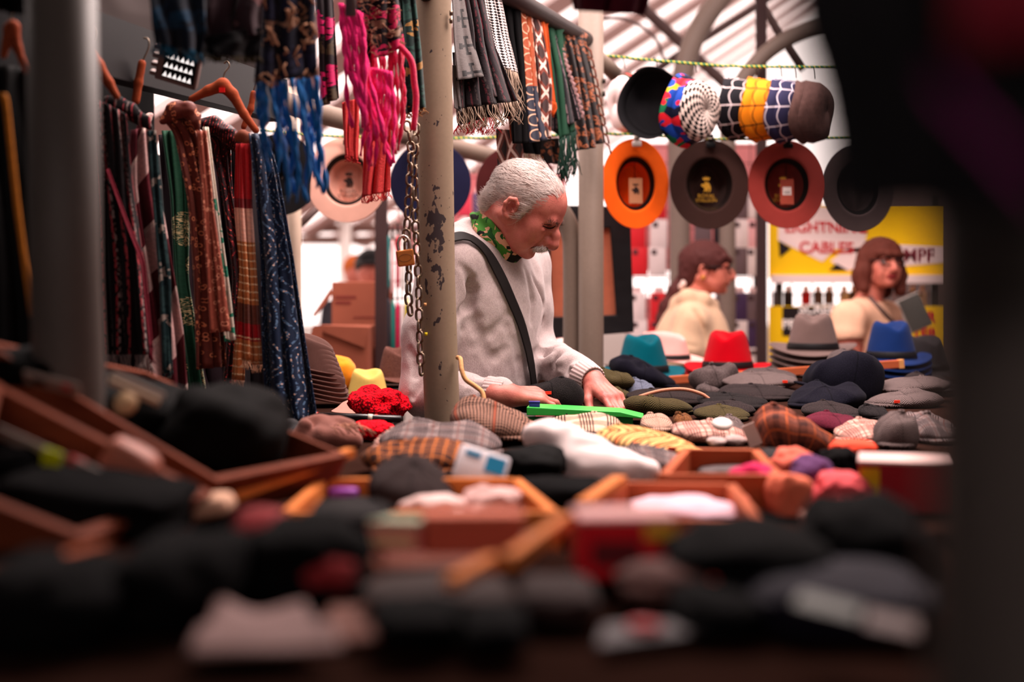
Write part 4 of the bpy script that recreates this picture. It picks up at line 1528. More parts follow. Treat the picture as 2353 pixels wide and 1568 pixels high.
BEPL = tweed('beige_plaid', 'glen', (206, 160, 146), (120, 76, 70), (90, 60, 56), 1.1)
RUPL = tweed('rust_plaid', 'check', (122, 68, 54), (66, 40, 36), (168, 84, 52), 0.8)
WINE = tweed('wine_wool', 'plain', (86, 26, 42), (60, 24, 34))
BLUT = tweed('blue_grey_tweed', 'plain', (80, 84, 100), (112, 114, 126))
BLKC = tweed('dark_brown_cap_cloth', 'plain', (50, 40, 40), (62, 50, 48))

# right hand table, far to near
cap(1392, 1552, 846, 900, NAVY, 'navy cap leaning up against the teal hats', 0.1, 4.2, 0.08, wr=0.12, tilt=(0.1, 0.22, 0), grp=GRP, low=0.5, z=TZ + 0.024)
cap(1436, 1508, 868, 922, BLUT, 'small blue grey cap between the olive and navy ones', -1.2, 3.75, 0.07, wr=0.1, grp=GRP, z=TZ + 0.006)
cap(1362, 1462, 846, 896, OLIVE, 'olive herringbone cap folded on top by the man\'s wrist', -0.2, 3.78, 0.08, wr=0.16, tilt=(0, -0.06, 0.2), grp=GRP, z=TZ + 0.036, tagc=None)
cap(1375, 1452, 885, 938, OLIVE, 'olive herringbone cap crumpled underneath the folded one', -0.2, 3.68, 0.07, wr=0.18, grp=GRP, z=TZ + 0.002)
cap(1425, 1592, 908, 957, OLIVE, 'olive herringbone cap flat beside the green tray', 0.2, 3.42, 0.085, wr=0.10, grp=GRP)
cap(1440, 1632, 893, 925, tweed('black_cap_cloth', 'plain', (34, 28, 28), (56, 44, 42)), 'dark cap with tan corded visor edge above the olive cap', -1.3, 3.62, 0.09, wr=0.08, grp=GRP, z=TZ + 0.012)
a = [at(px, py, 3.54) for px, py in ((1444, 925), (1470, 912), (1520, 898), (1570, 895), (1610, 905), (1630, 918))]
top('visor_cord', MB().tube(catmull(a, 6), 0.0045, 8), plain('tan_cord', (196, 130, 104), 0.8, 0.3, 300), 'tan cord edge of the dark cap', 'cord')
cap(1590, 1706, 848, 910, GRYT, 'grey tweed cap rolled up slanting toward the wooden batten', 0.6, 4.05, 0.06, wr=0.20, tilt=(0, -0.24, 0), grp=GRP, low=0.1, z=TZ + 0.012)
cap(1598, 1660, 888, 920, GRYT, 'small folded grey cap under the rolled one', 0.4, 3.9, 0.05, wr=0.14, grp=GRP)
cap(1700, 1832, 854, 880, GRYT, 'light grey tweed cap behind the red stitched one', -1.2, 4.2, 0.09, wr=0.10, grp=GRP, z=TZ + 0.028)
cap(1656, 1832, 872, 909, GRYH, 'grey herringbone cap with thin red check lines', -1.8, 4.0, 0.10, wr=0.12, grp=GRP, z=TZ + 0.022, tagc=(0.5, 0.8))
cap(1648, 1828, 896, 929, DGRY, 'dark grey tweed cap below the red checked one', -1.4, 3.84, 0.10, wr=0.10, grp=GRP, z=TZ + 0.004)
cap(1596, 1762, 918, 951, CHAR, 'charcoal cap spread below the grey pile', -1.1, 3.56, 0.09, wr=0.10, grp=GRP, z=TZ + 0.006)
cap(1588, 1738, 932, 962, DGRY, 'black grey cap under the charcoal one', -1.9, 3.40, 0.08, wr=0.12, grp=GRP)
cap(1592, 1726, 946, 972, OLIVE, 'thin olive cap edge under the black grey one', -1.4, 3.28, 0.07, wr=0.08, grp=GRP)
cap(1830, 2018, 820, 950, NAVY, 'big dark navy cap propped up on edge', 2.9, 3.75, 0.085, wr=0.10, tilt=(0.0, 0.30, 0.1), grp=GRP, low=0.25, z=TZ + 0.004)
cap(1888, 2056, 820, 905, GRYT, 'grey tweed cap sloping behind the big navy one', 0.0, 4.0, 0.09, wr=0.12, tilt=(0, 0.22, 0), grp=GRP, low=0.8, z=TZ + 0.016)
cap(1804, 1990, 890, 950, NAVY, 'navy cap lying flat under the propped one', -2.2, 3.6, 0.09, wr=0.12, grp=GRP)
cap(2068, 2200, 864, 905, DGRY, 'dark grey cap at the shaded right end', -1.0, 4.0, 0.10, wr=0.10, grp=GRP, z=TZ + 0.012)
cap(2018, 2180, 890, 922, GRYH, 'upper grey herringbone cap right of the navy one', -2.6, 3.76, 0.09, wr=0.14, grp=GRP, z=TZ + 0.030)
cap(1986, 2170, 908, 948, GRYH, 'lower grey herringbone cap with a red stitch line', -2.8, 3.62, 0.09, wr=0.12, grp=GRP, tagc=(-0.45, 0.7))
cap(1840, 1976, 936, 960, DGRY, 'flat dark grey cap in front of the navy ones', -1.3, 3.35, 0.08, wr=0.08, grp=GRP)
cap(1975, 2040, 938, 966, CHAR, 'small charcoal cap edge behind the herringbone one', -1.3, 3.3, 0.06, wr=0.12, grp=GRP)
# front table, far to near
cap(1846, 1990, 944, 985, WINE, 'wine red velvet cap behind the rust plaid one', -1.0, 3.03, 0.07, wr=0.10, grp=GRF)
cap(2070, 2190, 942, 1010, GREYTW, 'grey plaid cap at the shaded end behind the herringbone one', -1.6, 2.86, 0.09, wr=0.14, grp=GRF)
cap(1914, 2050, 960, 1012, BEPL, 'beige plaid cap with rust edge right of the rust plaid one', -2.2, 2.84, 0.08, wr=0.12, grp=GRF)
cap(2006, 2112, 942, 1030, GRYH, 'grey herringbone cap standing up on its side', -1.9, 2.72, 0.05, wr=0.14, grp=GRF, low=0.2)
cap(1720, 1918, 922, 1030, RUPL, 'rust and brown plaid cap standing up on edge', 0.0, 2.66, 0.055, wr=0.10, tilt=(0.05, 0.12, 0), grp=GRF, low=0.55)
cap(1232, 1430, 948, 1000, GLEN, 'beige glen plaid cap in front of the green tray', -2.4, 2.90, 0.09, wr=0.08, grp=GRF)
cap(1540, 1715, 962, 1010, BEPL, 'pinkish beige plaid cap with a white badge', -0.6, 2.82, 0.08, wr=0.10, grp=GRF)
cap(1470, 1548, 950, 986, tweed('beige_houndstooth', 'tooth', (196, 158, 138), (110, 84, 76), None, 1.2), 'small beige houndstooth cap right of the green tray', -1.5, 3.02, 0.06, grp=GRF)
cap(1546, 1592, 950, 980, tweed('rust_fleck', 'plain', (92, 58, 36), (150, 96, 50)), 'small rust brown cap right of the beige houndstooth one', -1.5, 3.06, 0.04, grp=GRF)
cap(1646, 1712, 968, 990, GRYH, 'thin light grey cap edge behind the pinkish plaid one', -1.2, 3.0, 0.05, grp=GRF)
cap(1362, 1602, 972, 1040, YLST, 'yellow and brown striped tweed cap in front of the green tray', -0.35, 2.58, 0.10, wr=0.08, grp=GRF, low=0.55, tagc=(0.45, 0.62))
cap(1430, 1566, 1018, 1072, GREYTW, 'grey striped cap under the yellow striped one', -0.7, 2.40, 0.07, wr=0.10, grp=GRF)
cap(1028, 1234, 920, 1012, BRNH, 'brown houndstooth cap overlapping the grey one by the pole', -0.5, 2.82, 0.10, wr=0.12, tilt=(0.02, 0.05, 0), grp=GRF, low=0.5, z=TZ + 0.014)
cap(866, 1158, 958, 1040, GREYTW, 'wide pale grey plaid cap in front of the pole', -0.9, 2.60, 0.11, wr=0.10, grp=GRF, low=0.4)
cap(858, 930, 985, 1030, BEPL, 'beige cap edge peeping out left of the grey plaid one', -2.4, 2.66, 0.06, grp=GRF)
cap(824, 1096, 1000, 1075, ORPL, 'orange and brown plaid cap nearest to the wooden trays', -1.6, 2.36, 0.10, wr=0.12, grp=GRF, low=0.3)
cap(846, 1052, 1036, 1160, BLKC, 'blurred dark brown leather look cap in the tray', -0.9, 1.92, 0.075, wr=0.06, grp='blurred caps among the trays', low=0.55)
cap(1228, 1424, 1005, 1040, CHAR, 'charcoal cap under the white cloth', -1.2, 2.42, 0.07, wr=0.14, grp=GRF)
# the cap in the man's hands
CAPH = cap(1172, 1346, 852, 942, CHAR, 'charcoal wool flat cap with red tag under the man\'s hands', 2.6, 3.42, 0.085, wr=0.08, tilt=(0.0, 0.0, 0.1), low=0.35, tagc=(-0.1, 0.62), z=TZ + 0.006)
# white badge and tag
p = at(1660, 974, 2.74)
top('white_badge', MB().lathe([(0.0, 0.006), (0.014, 0.005), (0.021, 0.0), (0.018, -0.004)], 20, X=Matrix.Translation(p) @ Matrix.Rotation(0.5, 4, 'X')), WHITE_PLASTIC, 'white oval badge lying on the pinkish plaid cap', 'badge')
p = at(1728, 1000, 2.62)
top('price_card', MB().box((0, 0, 0), (0.024, 0.002, 0.042), Matrix.Translation(p) @ Matrix.Rotation(-0.4, 4, 'Y')), plain('card_white', (236, 206, 196), 0.6, 0.05), 'white price card leaning on the rust plaid cap', 'card', smooth=False)

# wooden batten with little posts along the back of the cap table
b0, b1 = at(1538, 874, 4.30), at(2074, 836, 4.34)
dv = (b1 - b0)
r = root('wooden_batten', (b0.x, 4.3, TZ), 'reddish wooden batten lying along the back of the flat caps', 'batten')
X = Matrix.Translation((b0 + b1) / 2) @ dv.to_track_quat('X', 'Z').to_matrix().to_4x4()
obj('rail', MB().box((0, 0, 0), (dv.length, 0.02, 0.024), X), WOODR, r, True, smooth=False, bevel=0.002)
for k in (0.12, 0.88):
    q = b0 + dv * k
    obj('post', MB().box((q.x, q.y + 0.018, (q.z + TZ) / 2), (0.02, 0.016, q.z - TZ + 0.01)), WOODR, r, True, smooth=False)
q = b1 + dv.normalized() * 0.001
obj('end_cap', MB().box((-0.0, 0, 0), (0.016, 0.022, 0.026), Matrix.Translation(b1 - dv.normalized() * 0.006) @ dv.to_track_quat('X', 'Z').to_matrix().to_4x4()), wood('pale_wood', (226, 160, 100)), r, True, smooth=False)

# green tray with bevelled end
GRN = plain('lime_plastic', (52, 190, 70), 0.35, 0.05, 20, spec=0.4)
m = MB()
A = [(1210, 936), (1424, 947), (1478, 960), (1478, 963), (1424, 959), (1210, 955)]
Yt = 3.16
V = [at(x, y, Yt) for x, y in A]
for v in V:
    v.z = max(v.z, TZ + 0.004)
W = [v + Vector((0.01, 0.10, 0.0)) for v in V]
m.add(V + W, [(0, 5, 4, 1), (1, 4, 3, 2), (6, 7, 10, 11), (7, 8, 9, 10), (0, 1, 7, 6), (1, 2, 8, 7), (2, 3, 9, 8), (3, 4, 10, 9), (4, 5, 11, 10), (5, 0, 6, 11)])
r = root('green_tray', V[5], 'lime green plastic tray with a slanted end under the man\'s hands', 'tray')
obj('body', m, GRN, r, True, smooth=False, bevel=0.003)
obj('base_lip', MB().box(at(1330, 966, Yt + 0.02), (0.24, 0.03, 0.014)), plain('dark_green_lip', (20, 120, 50), 0.4, 0), r, True, smooth=False)  # darker green lip under the tray edge
obj('screw', MB().tube([at(1302, 953, Yt - 0.002), at(1302, 953, Yt + 0.002)], 0.0025, 8), BLACK, r, True)
p = at(1228, 931, 3.18)
r = root('blue_box', p, 'tiny blue plastic box on the end of the green tray', 'box')
obj('body', MB().box((0, 0, 0.0), (0.024, 0.02, 0.010)), plain('blue_plastic', (52, 60, 150), 0.35, 0), r, bevel=0.001)
obj('lid', MB().box((0, 0, 0.0065), (0.025, 0.021, 0.004)), plain('blue_plastic_dark', (40, 44, 128), 0.3, 0), r, bevel=0.001)


# ------------------------------------------------------------------ soft lumps and folded goods
def lumpmesh(sx, sy, sz, seed, wr=0.15, e=0.6, nu=48, nv=24, fold=0.0):
    P = []
    for j in range(nv):
        ph = -math.pi / 2 + math.pi * j / (nv - 1)
        row = []
        for i in range(nu):
            u = 2 * math.pi * i / nu
            cu, su, cp, sp = math.cos(u), math.sin(u), math.cos(ph), math.sin(ph)
            f = lambda q: math.copysign(abs(q) ** e, q)
            row.append((f(cu) * max(1e-4, cp) ** e, f(su) * max(1e-4, cp) ** e, f(sp)))
        P.append(row)
    A = np.array(P)
    n1 = vnoise(A * 1.7, seed)
    n2 = vnoise(A * 4.0, seed + 3)
    A *= (1 + wr * (n1 + 0.45 * n2))[..., None]
    if fold:
        A[..., 2] += fold * np.sin(A[..., 0] * 9 + n1 * 3) * (A[..., 2] > 0)
    A *= np.array([sx, sy, sz])
    A[..., 2] = np.maximum(A[..., 2], -sz * 0.8)
    return MB().grid([[Vector(p) for p in row] for row in A], True)


def lump(name, pl, pr, py0, py1, mat, label, cat, Y=None, sy=None, seed=1, wr=0.15, e=0.6, tilt=(0, 0, 0), z=None, grp=None, fold=0.0):
    if Y is None:
        Y = 0.315 * F / (py1 - HY)
    sx, sz = (pr - pl) / 2 * Y / F, (py1 - py0) / 2 * Y / F
    p = at((pl + pr) / 2, py1, Y)
    base = max(TZ + 0.001, p.z) if z is None else z
    r = root(name, (p.x, Y, base), label, cat, grp, tilt)
    o = obj('cloth', lumpmesh(sx, sy or sx * 0.7, sz, seed, wr, e, fold=fold), mat, r, loc=(0, 0, sz * 0.8))
    return r


MUST, CAMF = plain('mustard_wool', (236, 146, 20), 0.95, 0.25, 60, 0.6, 300, sheen=0.3), scarf_mat('floral_dark', 'blotch', (40, 36, 28), (220, 170, 40), (200, 40, 60), 2.2)
lump('beret', 738, 818, 806, 890, MUST, 'mustard orange wool beret behind the yellow hat', 'hat', 4.08, 0.05, 3, 0.08, 0.9, z=TZ + 0.01)
lump('crochet_hat', 778, 806, 852, 876, plain('pink_crochet', (232, 130, 150), 0.95, 0.4, 160, 0.8, 300), 'small pink crocheted hat beside the yellow hat', 'hat', 4.2, 0.03, 4, 0.10, 0.9, z=rel(874, 4.2))
lump('floral_hat', 764, 806, 866, 912, CAMF, 'dark floral cap left of the yellow hat', 'cap', 4.1, 0.05, 5, 0.12, 0.8, z=rel(910, 4.1))
lump('checked_hat', 768, 794, 902, 930, tweed('black_white_check', 'tooth', (226, 206, 204), (24, 22, 24), None, 0.7), 'small black and white checked cap below the floral one', 'cap', 3.95, 0.03, 6, 0.1, 0.8, z=rel(930, 3.95))
top('hat_riser', MB().box((at(800, 0, 4.15).x, 4.02, (TZ + rel(912, 4.1)) / 2 - 0.002), (0.30, 0.10, max(0.01, rel(912, 4.1) - TZ))) if rel(912, 4.1) > TZ + 0.012 else MB().box((at(800, 0, 4.15).x, 4.1, TZ - 0.04), (0.2, 0.05, 0.01)), BLACK, 'black riser under the hats behind the red crochet', 'riser', smooth=False)
# pink felt brim lying flat with tiny stars
r = root('felt_hat', at(835, 950, 3.5), 'dusty pink felt hat lying flat behind the black rod', 'hat', None, (0.12, -0.16, 0))
P = [[Vector((rr * 1.0 * math.cos(u), rr * 0.9 * math.sin(u), zz + 0.006 * math.sin(2 * u) * rr / 0.1)) for u in [2 * math.pi * q / 40 for q in range(40)]] for rr, zz in ((0.108, 0.004), (0.08, 0.016), (0.06, 0.024), (0.045, 0.034), (0.02, 0.04), (0.001, 0.041))]
obj('felt', MB().grid(P, True), felt('dusty_pink_felt', (206, 146, 132)), r, solid=0.003)
RCRO = plain('red_crochet', (214, 16, 30), 0.95, 0.0)
n = NB('red_lace_knit')
o = n.co('Object')
d = n.vor(o, 160.0)[0]
n.bump(d, 1.0, 0.004)
RLACE = n.done(n.mix(n.gt(d, 0.62), lin((236, 14, 34)), lin((120, 6, 16))), 0.95, spec=0.05)
lump('crochet_shawl', 806, 944, 906, 990, RLACE, 'red crocheted lace shawl heaped beside the man', 'shawl', 3.28, 0.09, 12, 0.34, 1.0, z=TZ + 0.002)
lump('crochet_shawl', 808, 900, 966, 1014, RLACE, 'fringe end of red crochet below the black rod', 'shawl', 2.86, 0.05, 9, 0.22, 0.9)
# black rod with red and white marks
r = root('umbrella_rod', at(825, 962, 3.0), 'black lacquered rod with red and white marks lying across the shawl', 'rod')
obj('shaft', MB().tube([at(728, 956, 3.04), at(922, 964, 2.98)], 0.0075, 14), plain('black_lacquer', (20, 16, 18), 0.25, 0.0, spec=0.6), r, True)
obj('tip', MB().tube([at(722, 955, 3.04), at(734, 957, 3.04)], 0.008, 12), plain('rod_red', (220, 40, 30), 0.4), r, True)
obj('mark', MB().tube([at(846, 960, 3.0), at(856, 961, 3.0)], 0.0079, 12), plain('rod_white', (230, 220, 200), 0.4), r, True)
obj('mark', MB().tube([at(861, 961, 3.0), at(868, 961, 3.0)], 0.0079, 12), plain('rod_red', (220, 40, 30)), r, True)
BSC = plain('brown_pashmina', (128, 80, 70), 0.9, 0.2, 30, 0.4, 300, sheen=0.1)


def folds(name, pts, rad, mat, label, cat, Y, k=0.012, vox=0.004, grp=None, flat=0.6, fringe_at=None):
    """soft cloth built from rolled folds: each entry a row of picture points"""
    S = SDF()
    for row in pts:
        P = [at(x, y, Y + dy) for x, y, dy in row]
        for p in P:
            p.z = max(p.z, TZ + rad)
        S.chain([tuple(p) for p in P], [rad] * len(P), k)
    V, Fc = S.mesh(vox)
    V += normals(V, Fc) * (vnoise(V * 45)[:, None] * 0.0025)
    V[:, 2] = np.maximum(V[:, 2], TZ + 0.0005)
    c = (V.min(0) + V.max(0)) / 2
    r = root(name, (c[0], c[1], V[:, 2].min()), label, cat, grp)
    npmesh('cloth', V, Fc, mat, r)
    return r


bs = folds('pashmina', [[(700, 978, 0), (692, 1000, 0), (712, 1018, 0), (750, 1028, 0), (790, 1034, 0)], [(705, 975, .03), (730, 970, .03), (742, 985, .02), (736, 1005, 0)],
                        [(745, 972, .04), (778, 975, .04), (800, 985, .03), (810, 1000, .02)], [(740, 1002, 0), (770, 1008, 0), (800, 1010, 0), (815, 1028, 0)], [(760, 985, 0.02), (775, 1000, 0)]],
           0.014, BSC, 'brown pashmina crumpled in front of the red crochet', 'scarf', 2.72, 0.012)
fm = MB()
rg = random.Random(4)
for i in range(22):
    x, y = 762 + i * 3.6 + rg.uniform(-2, 2), 976 + abs(i - 10) * 0.6 + rg.uniform(-2, 2)
    p = at(x, y, 2.69)
    pts = [p, p + Vector((rg.uniform(.004, .012), -0.006, rg.uniform(-.004, .006))), p + Vector((rg.uniform(.012, .03), -0.012, rg.uniform(-.018, -.004)))]
    fm.tube(pts, 0.0011, 5)
obj('fringe', fm, plain('tan_fringe', (196, 140, 118), 0.9, 0.2), bs, True)
folds('floral_scarf', [[(640, 995, 0), (665, 985, 0), (695, 1000, 0), (700, 1020, 0)], [(650, 1010, -.02), (680, 1022, -.02), (705, 1032, -.02)], [(655, 998, .02), (690, 1015, 0)]], 0.016,
      scarf_mat('bw_floral', 'motif', (40, 38, 40), (200, 176, 170), None, 3.0), 'black and white patterned scarf on the table below the sequin scarf', 'scarf', 2.78)
folds('brown_cloth', [[(540, 935, 0), (575, 928, 0), (612, 925, 0)], [(545, 955, 0), (580, 950, 0), (615, 955, 0)], [(560, 940, 0), (565, 975, 0)], [(600, 930, .0), (604, 970, 0)]], 0.016,
      plain('brown_linen', (96, 60, 56), 0.9, 0.2, 30), 'brown cloth hanging over the table edge under the striped scarf', 'cloth', 3.16)
# cane with a curved handle and the blurred white cloth
pts = catmull([at(1052, 822, 3.14), at(1058, 826, 3.12), at(1061, 850, 3.10), at(1070, 872, 3.09), at(1092, 888, 3.08), at(1108, 902, 3.07), at(1112, 922, 3.06), at(1112, 960, 3.05)], 6)
top('walking_cane', MB().tube(pts, 0.0052, 12), wood('pale_cane', (214, 160, 110), 2.0, 0.35), 'thin pale wooden cane handle curling out beside the front pole', 'cane')
WCOT = plain('white_cotton', (250, 232, 230), 0.9, 0.05, 20)
wc = folds('white_cloth', [[(1226, 1002, .05), (1262, 1000, .04), (1310, 1012, .02), (1370, 1040, 0), (1430, 1070, -.02), (1490, 1102, -.04)],
                           [(1262, 1004, .02), (1320, 1040, 0), (1380, 1075, -.02), (1440, 1098, -.03)], [(1300, 1020, .02), (1316, 1070, -.02), (1340, 1092, -.03), (1420, 1104, -.04)],
                           [(1330, 1040, 0), (1345, 1075, -.02), (1400, 1085, -.03)]],
           0.020, WCOT, 'blurred white cotton cloth draped over the dark caps', 'cloth', 2.28, 0.02, 0.005)
# ------------------------------------------------------------------ hanging scarves
def resamp(L, n):
    L = [tuple(p) for p in L]
    d = [0.0]
    for a, b in zip(L[:-1], L[1:]):
        d.append(d[-1] + math.hypot(b[0] - a[0], b[1] - a[1]))
    d = np.array(d) / d[-1]
    t = np.linspace(0, 1, n)
    L = np.array(L, dtype=float)
    return np.stack([np.interp(t, d, L[:, 0]), np.interp(t, d, L[:, 1])], 1)


def smooth1(A, it=3):
    for _ in range(it):
        A[1:-1] = (A[:-2] + 2 * A[1:-1] + A[2:]) / 4
    return A


def cloth(L, R, Yl, Yr=None, nf=2.5, amp=0.012, nu=36, nv=44, seed=0, over=0.0, tot=1.5):
    """hanging cloth between a left and a right edge seen in the picture; folds run in depth; over: it also goes over a rail and down behind"""
    Yr = Yl if Yr is None else Yr
    A, B = smooth1(resamp(L, nv)), smooth1(resamp(R, nv))
    rng = random.Random(seed)
    p0, p1, p2 = [rng.uniform(0, 6.28) for _ in range(3)]
    P, UV, wid = [], [], None
    s = 0.0
    prev = None
    W = np.linalg.norm(A[nv // 2] - B[nv // 2]) * Yl / F * tot
    for j in range(nv):
        v = j / (nv - 1)
        row, uvr = [], []
        for i in range(nu):
            u = i / (nu - 1)
            w = 2 * math.pi * nf * (u + 0.04 * math.sin(v * 5 + p1))
            f = math.sin(w + p0 + 0.9 * math.sin(v * 2.6 + p2)) + 0.35 * math.sin(2.3 * w + p1)
            g = amp * (0.35 + 0.65 * min(1.0, v * 2.5))
            e = min(1.0, 4 * u, 4 * (1 - u)) ** 0.5
            Y = Yl + (Yr - Yl) * u + g * f * (0.5 + 0.5 * e)
            x = A[j, 0] * (1 - u) + B[j, 0] * u
            y = A[j, 1] * (1 - u) + B[j, 1] * u
            x += g * 0.5 * math.cos(w + p0) * e * F / Y * math.sin(math.pi * u)
            row.append(at(x, y, Y))
            uvr.append((u * W, s))
        if j:
            s += (row[nu // 2] - P[-1][nu // 2]).length
            uvr = [(q[0], s) for q in uvr]
        P.append(row)
        UV.append(uvr)
    if over:
        topr = P[0]
        pre, preuv = [], []
        for q, (dy, dz) in enumerate(((0.02, 0.018), (0.05, 0.014), (0.062, -0.02), (0.064, -0.4 * over), (0.066, -over))):
            pre.append([p + Vector((0.01, dy, dz)) for p in topr])
            preuv.append([(a[0], -(q + 1) * 0.03 if q < 3 else -0.05 - over * (0.4 if q == 3 else 1)) for a in UV[0]])
        P = pre[::-1] + P
        UV = preuv[::-1] + UV
    return P, UV


def fringe(mb, row, length, r, n, seed=0, wob=0.012, twist=False, slant=(0, 0, 0), jit=0.15, seg=5):
    rng = random.Random(seed)
    m = len(row) - 1
    for k in range(n):
        t = (k + rng.uniform(.1, .9)) / n * m
        i = min(int(t), m - 1)
        p = row[i].lerp(row[i + 1], t - i)
        ln = length * rng.uniform(1 - jit, 1 + jit * 0.4)
        pts, rs = [], []
        a, b = rng.uniform(-1, 1), rng.uniform(0, 6.28)
        for q in range(seg + 1):
            h = q / seg
            w = Vector((math.sin(b + h * 5) * wob * h + a * wob * h * h, math.cos(b * 1.7 + h * 4) * wob * h * 0.8, -ln * h)) + Vector(slant) * (ln * h)
            pts.append(p + w)
            rs.append(r * (0.85 + (0.42 if r > 0.004 else 0.25) * math.sin(h * (26 if r > 0.004 else 9) + b)) * (0.75 if q == seg else 1))
        mb.tube(pts, rs, 6 if r > 0.0025 else 4)


def scarf(label, L, R, Yl, Yr, mat, group, nf=2.5, amp=0.012, seed=0, over=0.0, fr=None, frmat=None, cat='scarf', name='scarf', tot=1.5, solid=0.0022, extra=None):
    P, UV = cloth(L, R, Yl, Yr, nf, amp, seed=seed, over=over, tot=tot)
    m = MB().grid(P, uv=UV)
    if fr is None and extra is None:
        return top(name, m, mat, label, cat, group, solid=solid)
    zs = min(p.z for p in P[-1])
    c = P[-1][len(P[-1]) // 2]
    r = root(name, (c.x, c.y, zs), label, cat, group)
    obj('cloth', m, mat, r, True, solid=solid)
    if fr is not None:
        fm = MB()
        fringe(fm, P[-1], seed=seed, **fr)
        obj('fringe', fm, frmat or mat, r, True)
    if extra:
        extra(r, P)
    return r


GL = 'scarves hung on the left rack'
GB = 'scarves draped over the dark rail'
M_VD = scarf_mat('black_red_dashes', 'vdash', (22, 17, 20), (170, 60, 68), (150, 128, 124), 0.9)
M_DIAG = scarf_mat('maroon_white_diagonal', 'diag', (214, 172, 168), (92, 22, 34), (230, 200, 190), 1.0)
M_TEAL = scarf_mat('dark_teal_silver', 'boucle', (24, 48, 52), (40, 66, 68), (160, 146, 136))
M_GREEN = scarf_mat('green_motif', 'motif', (18, 64, 44), (196, 176, 130), None, 1.0)
M_LEAF = scarf_mat('bronze_leaf', 'leaf', (96, 40, 30), (210, 130, 90), (60, 24, 20), 1.6, 0.5)
M_LEAF2 = scarf_mat('rust_leaf', 'leaf', (150, 72, 54), (226, 150, 120), (110, 36, 34), 1.6, 0.55)
M_WG = scarf_mat('white_green_print', 'blotch', (226, 214, 196), (40, 140, 110), (220, 206, 190), 2.0)
M_SEQR = scarf_mat('wine_sequin', 'sequin', (36, 10, 16), (120, 24, 34), (226, 90, 80), 1.0)
M_SEQN = scarf_mat('navy_sequin', 'sequin', (20, 36, 62), (92, 124, 158), (236, 200, 176), 1.0)
M_BANDS = scarf_mat('red_cream_tan_bands', 'bands', [(0.20, 0.33), (0.40, 0.6)],
                    [(0.0, (172, 22, 30)), (0.115, (120, 20, 26)), (0.135, (226, 170, 150)), (0.205, (190, 112, 60)), (0.335, (112, 58, 44)), (0.375, (176, 22, 32)), (0.41, (196, 116, 66))], (244, 214, 170))
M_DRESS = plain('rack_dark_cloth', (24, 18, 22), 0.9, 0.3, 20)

# cloth hung at the back of the rack, darkest first
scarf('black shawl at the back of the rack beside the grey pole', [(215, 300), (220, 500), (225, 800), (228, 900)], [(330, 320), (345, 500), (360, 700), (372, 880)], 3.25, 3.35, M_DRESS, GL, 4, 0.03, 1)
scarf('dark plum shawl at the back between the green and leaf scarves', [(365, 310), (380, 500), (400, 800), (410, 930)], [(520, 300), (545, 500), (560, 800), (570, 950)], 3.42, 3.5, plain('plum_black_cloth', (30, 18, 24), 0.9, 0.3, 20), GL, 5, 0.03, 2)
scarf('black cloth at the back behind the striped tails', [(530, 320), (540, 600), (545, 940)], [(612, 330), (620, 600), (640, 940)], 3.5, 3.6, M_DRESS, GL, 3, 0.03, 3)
# front row, left to right
def knot(pts, rs, mat, nm='knot', Y=3.0):
    def f(r, P):
        S = SDF()
        S.chain([tuple(at(x, y + 16, Y)) for x, y in pts], [q * 0.52 for q in rs], 0.01)
        V, Fc = S.mesh(0.005)
        V += normals(V, Fc) * (vnoise(V * np.array([60, 60, 120]))[:, None] * 0.003)
        npmesh(nm, V, Fc, mat, r)
    return f


scarf('black scarf with broken red lines and grey fringe next to the grey pole', [(218, 225), (228, 400), (236, 600), (243, 815)], [(290, 262), (305, 430), (330, 600), (349, 815)], 2.70, 2.70, M_VD, GL, 3.5, 0.014, 5,
      fr=dict(length=0.035, r=0.0012, n=46, wob=0.005), frmat=plain('grey_fringe', (140, 122, 118), 0.9, 0.3, 100), extra=knot([(228, 235), (262, 226), (300, 240), (330, 262), (345, 280)], [.03, .035, .03, .022, .012], M_VD, 'gathered_top', 2.74))
scarf('crimson fluffy edged strip hanging along the black dashed scarf', [(243, 390), (290, 520), (322, 600), (342, 800)], [(250, 388), (297, 516), (333, 600), (351, 800)], 2.665, 2.68, plain('crimson_pile', (92, 18, 32), 0.95, 0.5, 120, 0.8, 300), GL, 1, 0.004, 6,
      fr=dict(length=0.03, r=0.0016, n=6, wob=0.004))
scarf('maroon and white diagonally striped scarf tied at the top', [(300, 300), (290, 430), (300, 560), (325, 760), (345, 880)], [(346, 288), (365, 430), (398, 620), (422, 770), (432, 915)], 2.79, 2.80, M_DIAG, GL, 2.5, 0.016, 7,
      extra=knot([(318, 285), (334, 262), (346, 250)], [.014, .022, .012], M_DIAG, 'knot', 2.88), tot=1.2)
scarf('dark teal scarf with a silver edge and red tag', [(338, 300), (352, 480), (366, 640), (374, 862)], [(358, 300), (374, 480), (392, 640), (396, 852)], 2.75, 2.75, M_TEAL, GL, 1.5, 0.008, 8,
      fr=dict(length=0.012, r=0.0016, n=10, wob=0.003),
      extra=lambda r, P: obj('tag', MB().box(at(389, 812, 2.82), (0.010, 0.003, 0.014), None), plain('tag_bright_red', (235, 30, 30), 0.5, 0), r, True, smooth=False))
scarf('green scarf with pale motifs in the middle of the rack', [(372, 300), (392, 450), (402, 650), (436, 915)], [(428, 300), (436, 450), (432, 640), (478, 925)], 3.0, 3.02, M_GREEN, GL, 2.5, 0.018, 9)
scarf('bronze scarf with leaf outlines draped over its hanger', [(366, 268), (400, 300), (430, 450), (446, 650), (452, 850)], [(450, 268), (470, 330), (486, 500), (505, 650), (520, 842)], 2.9, 2.92, M_LEAF, GL, 3, 0.014, 10,
      extra=knot([(375, 262), (400, 240), (430, 236), (448, 260), (452, 280)], [.02, .03, .032, .024, .012], M_LEAF, 'draped_top', 2.9))
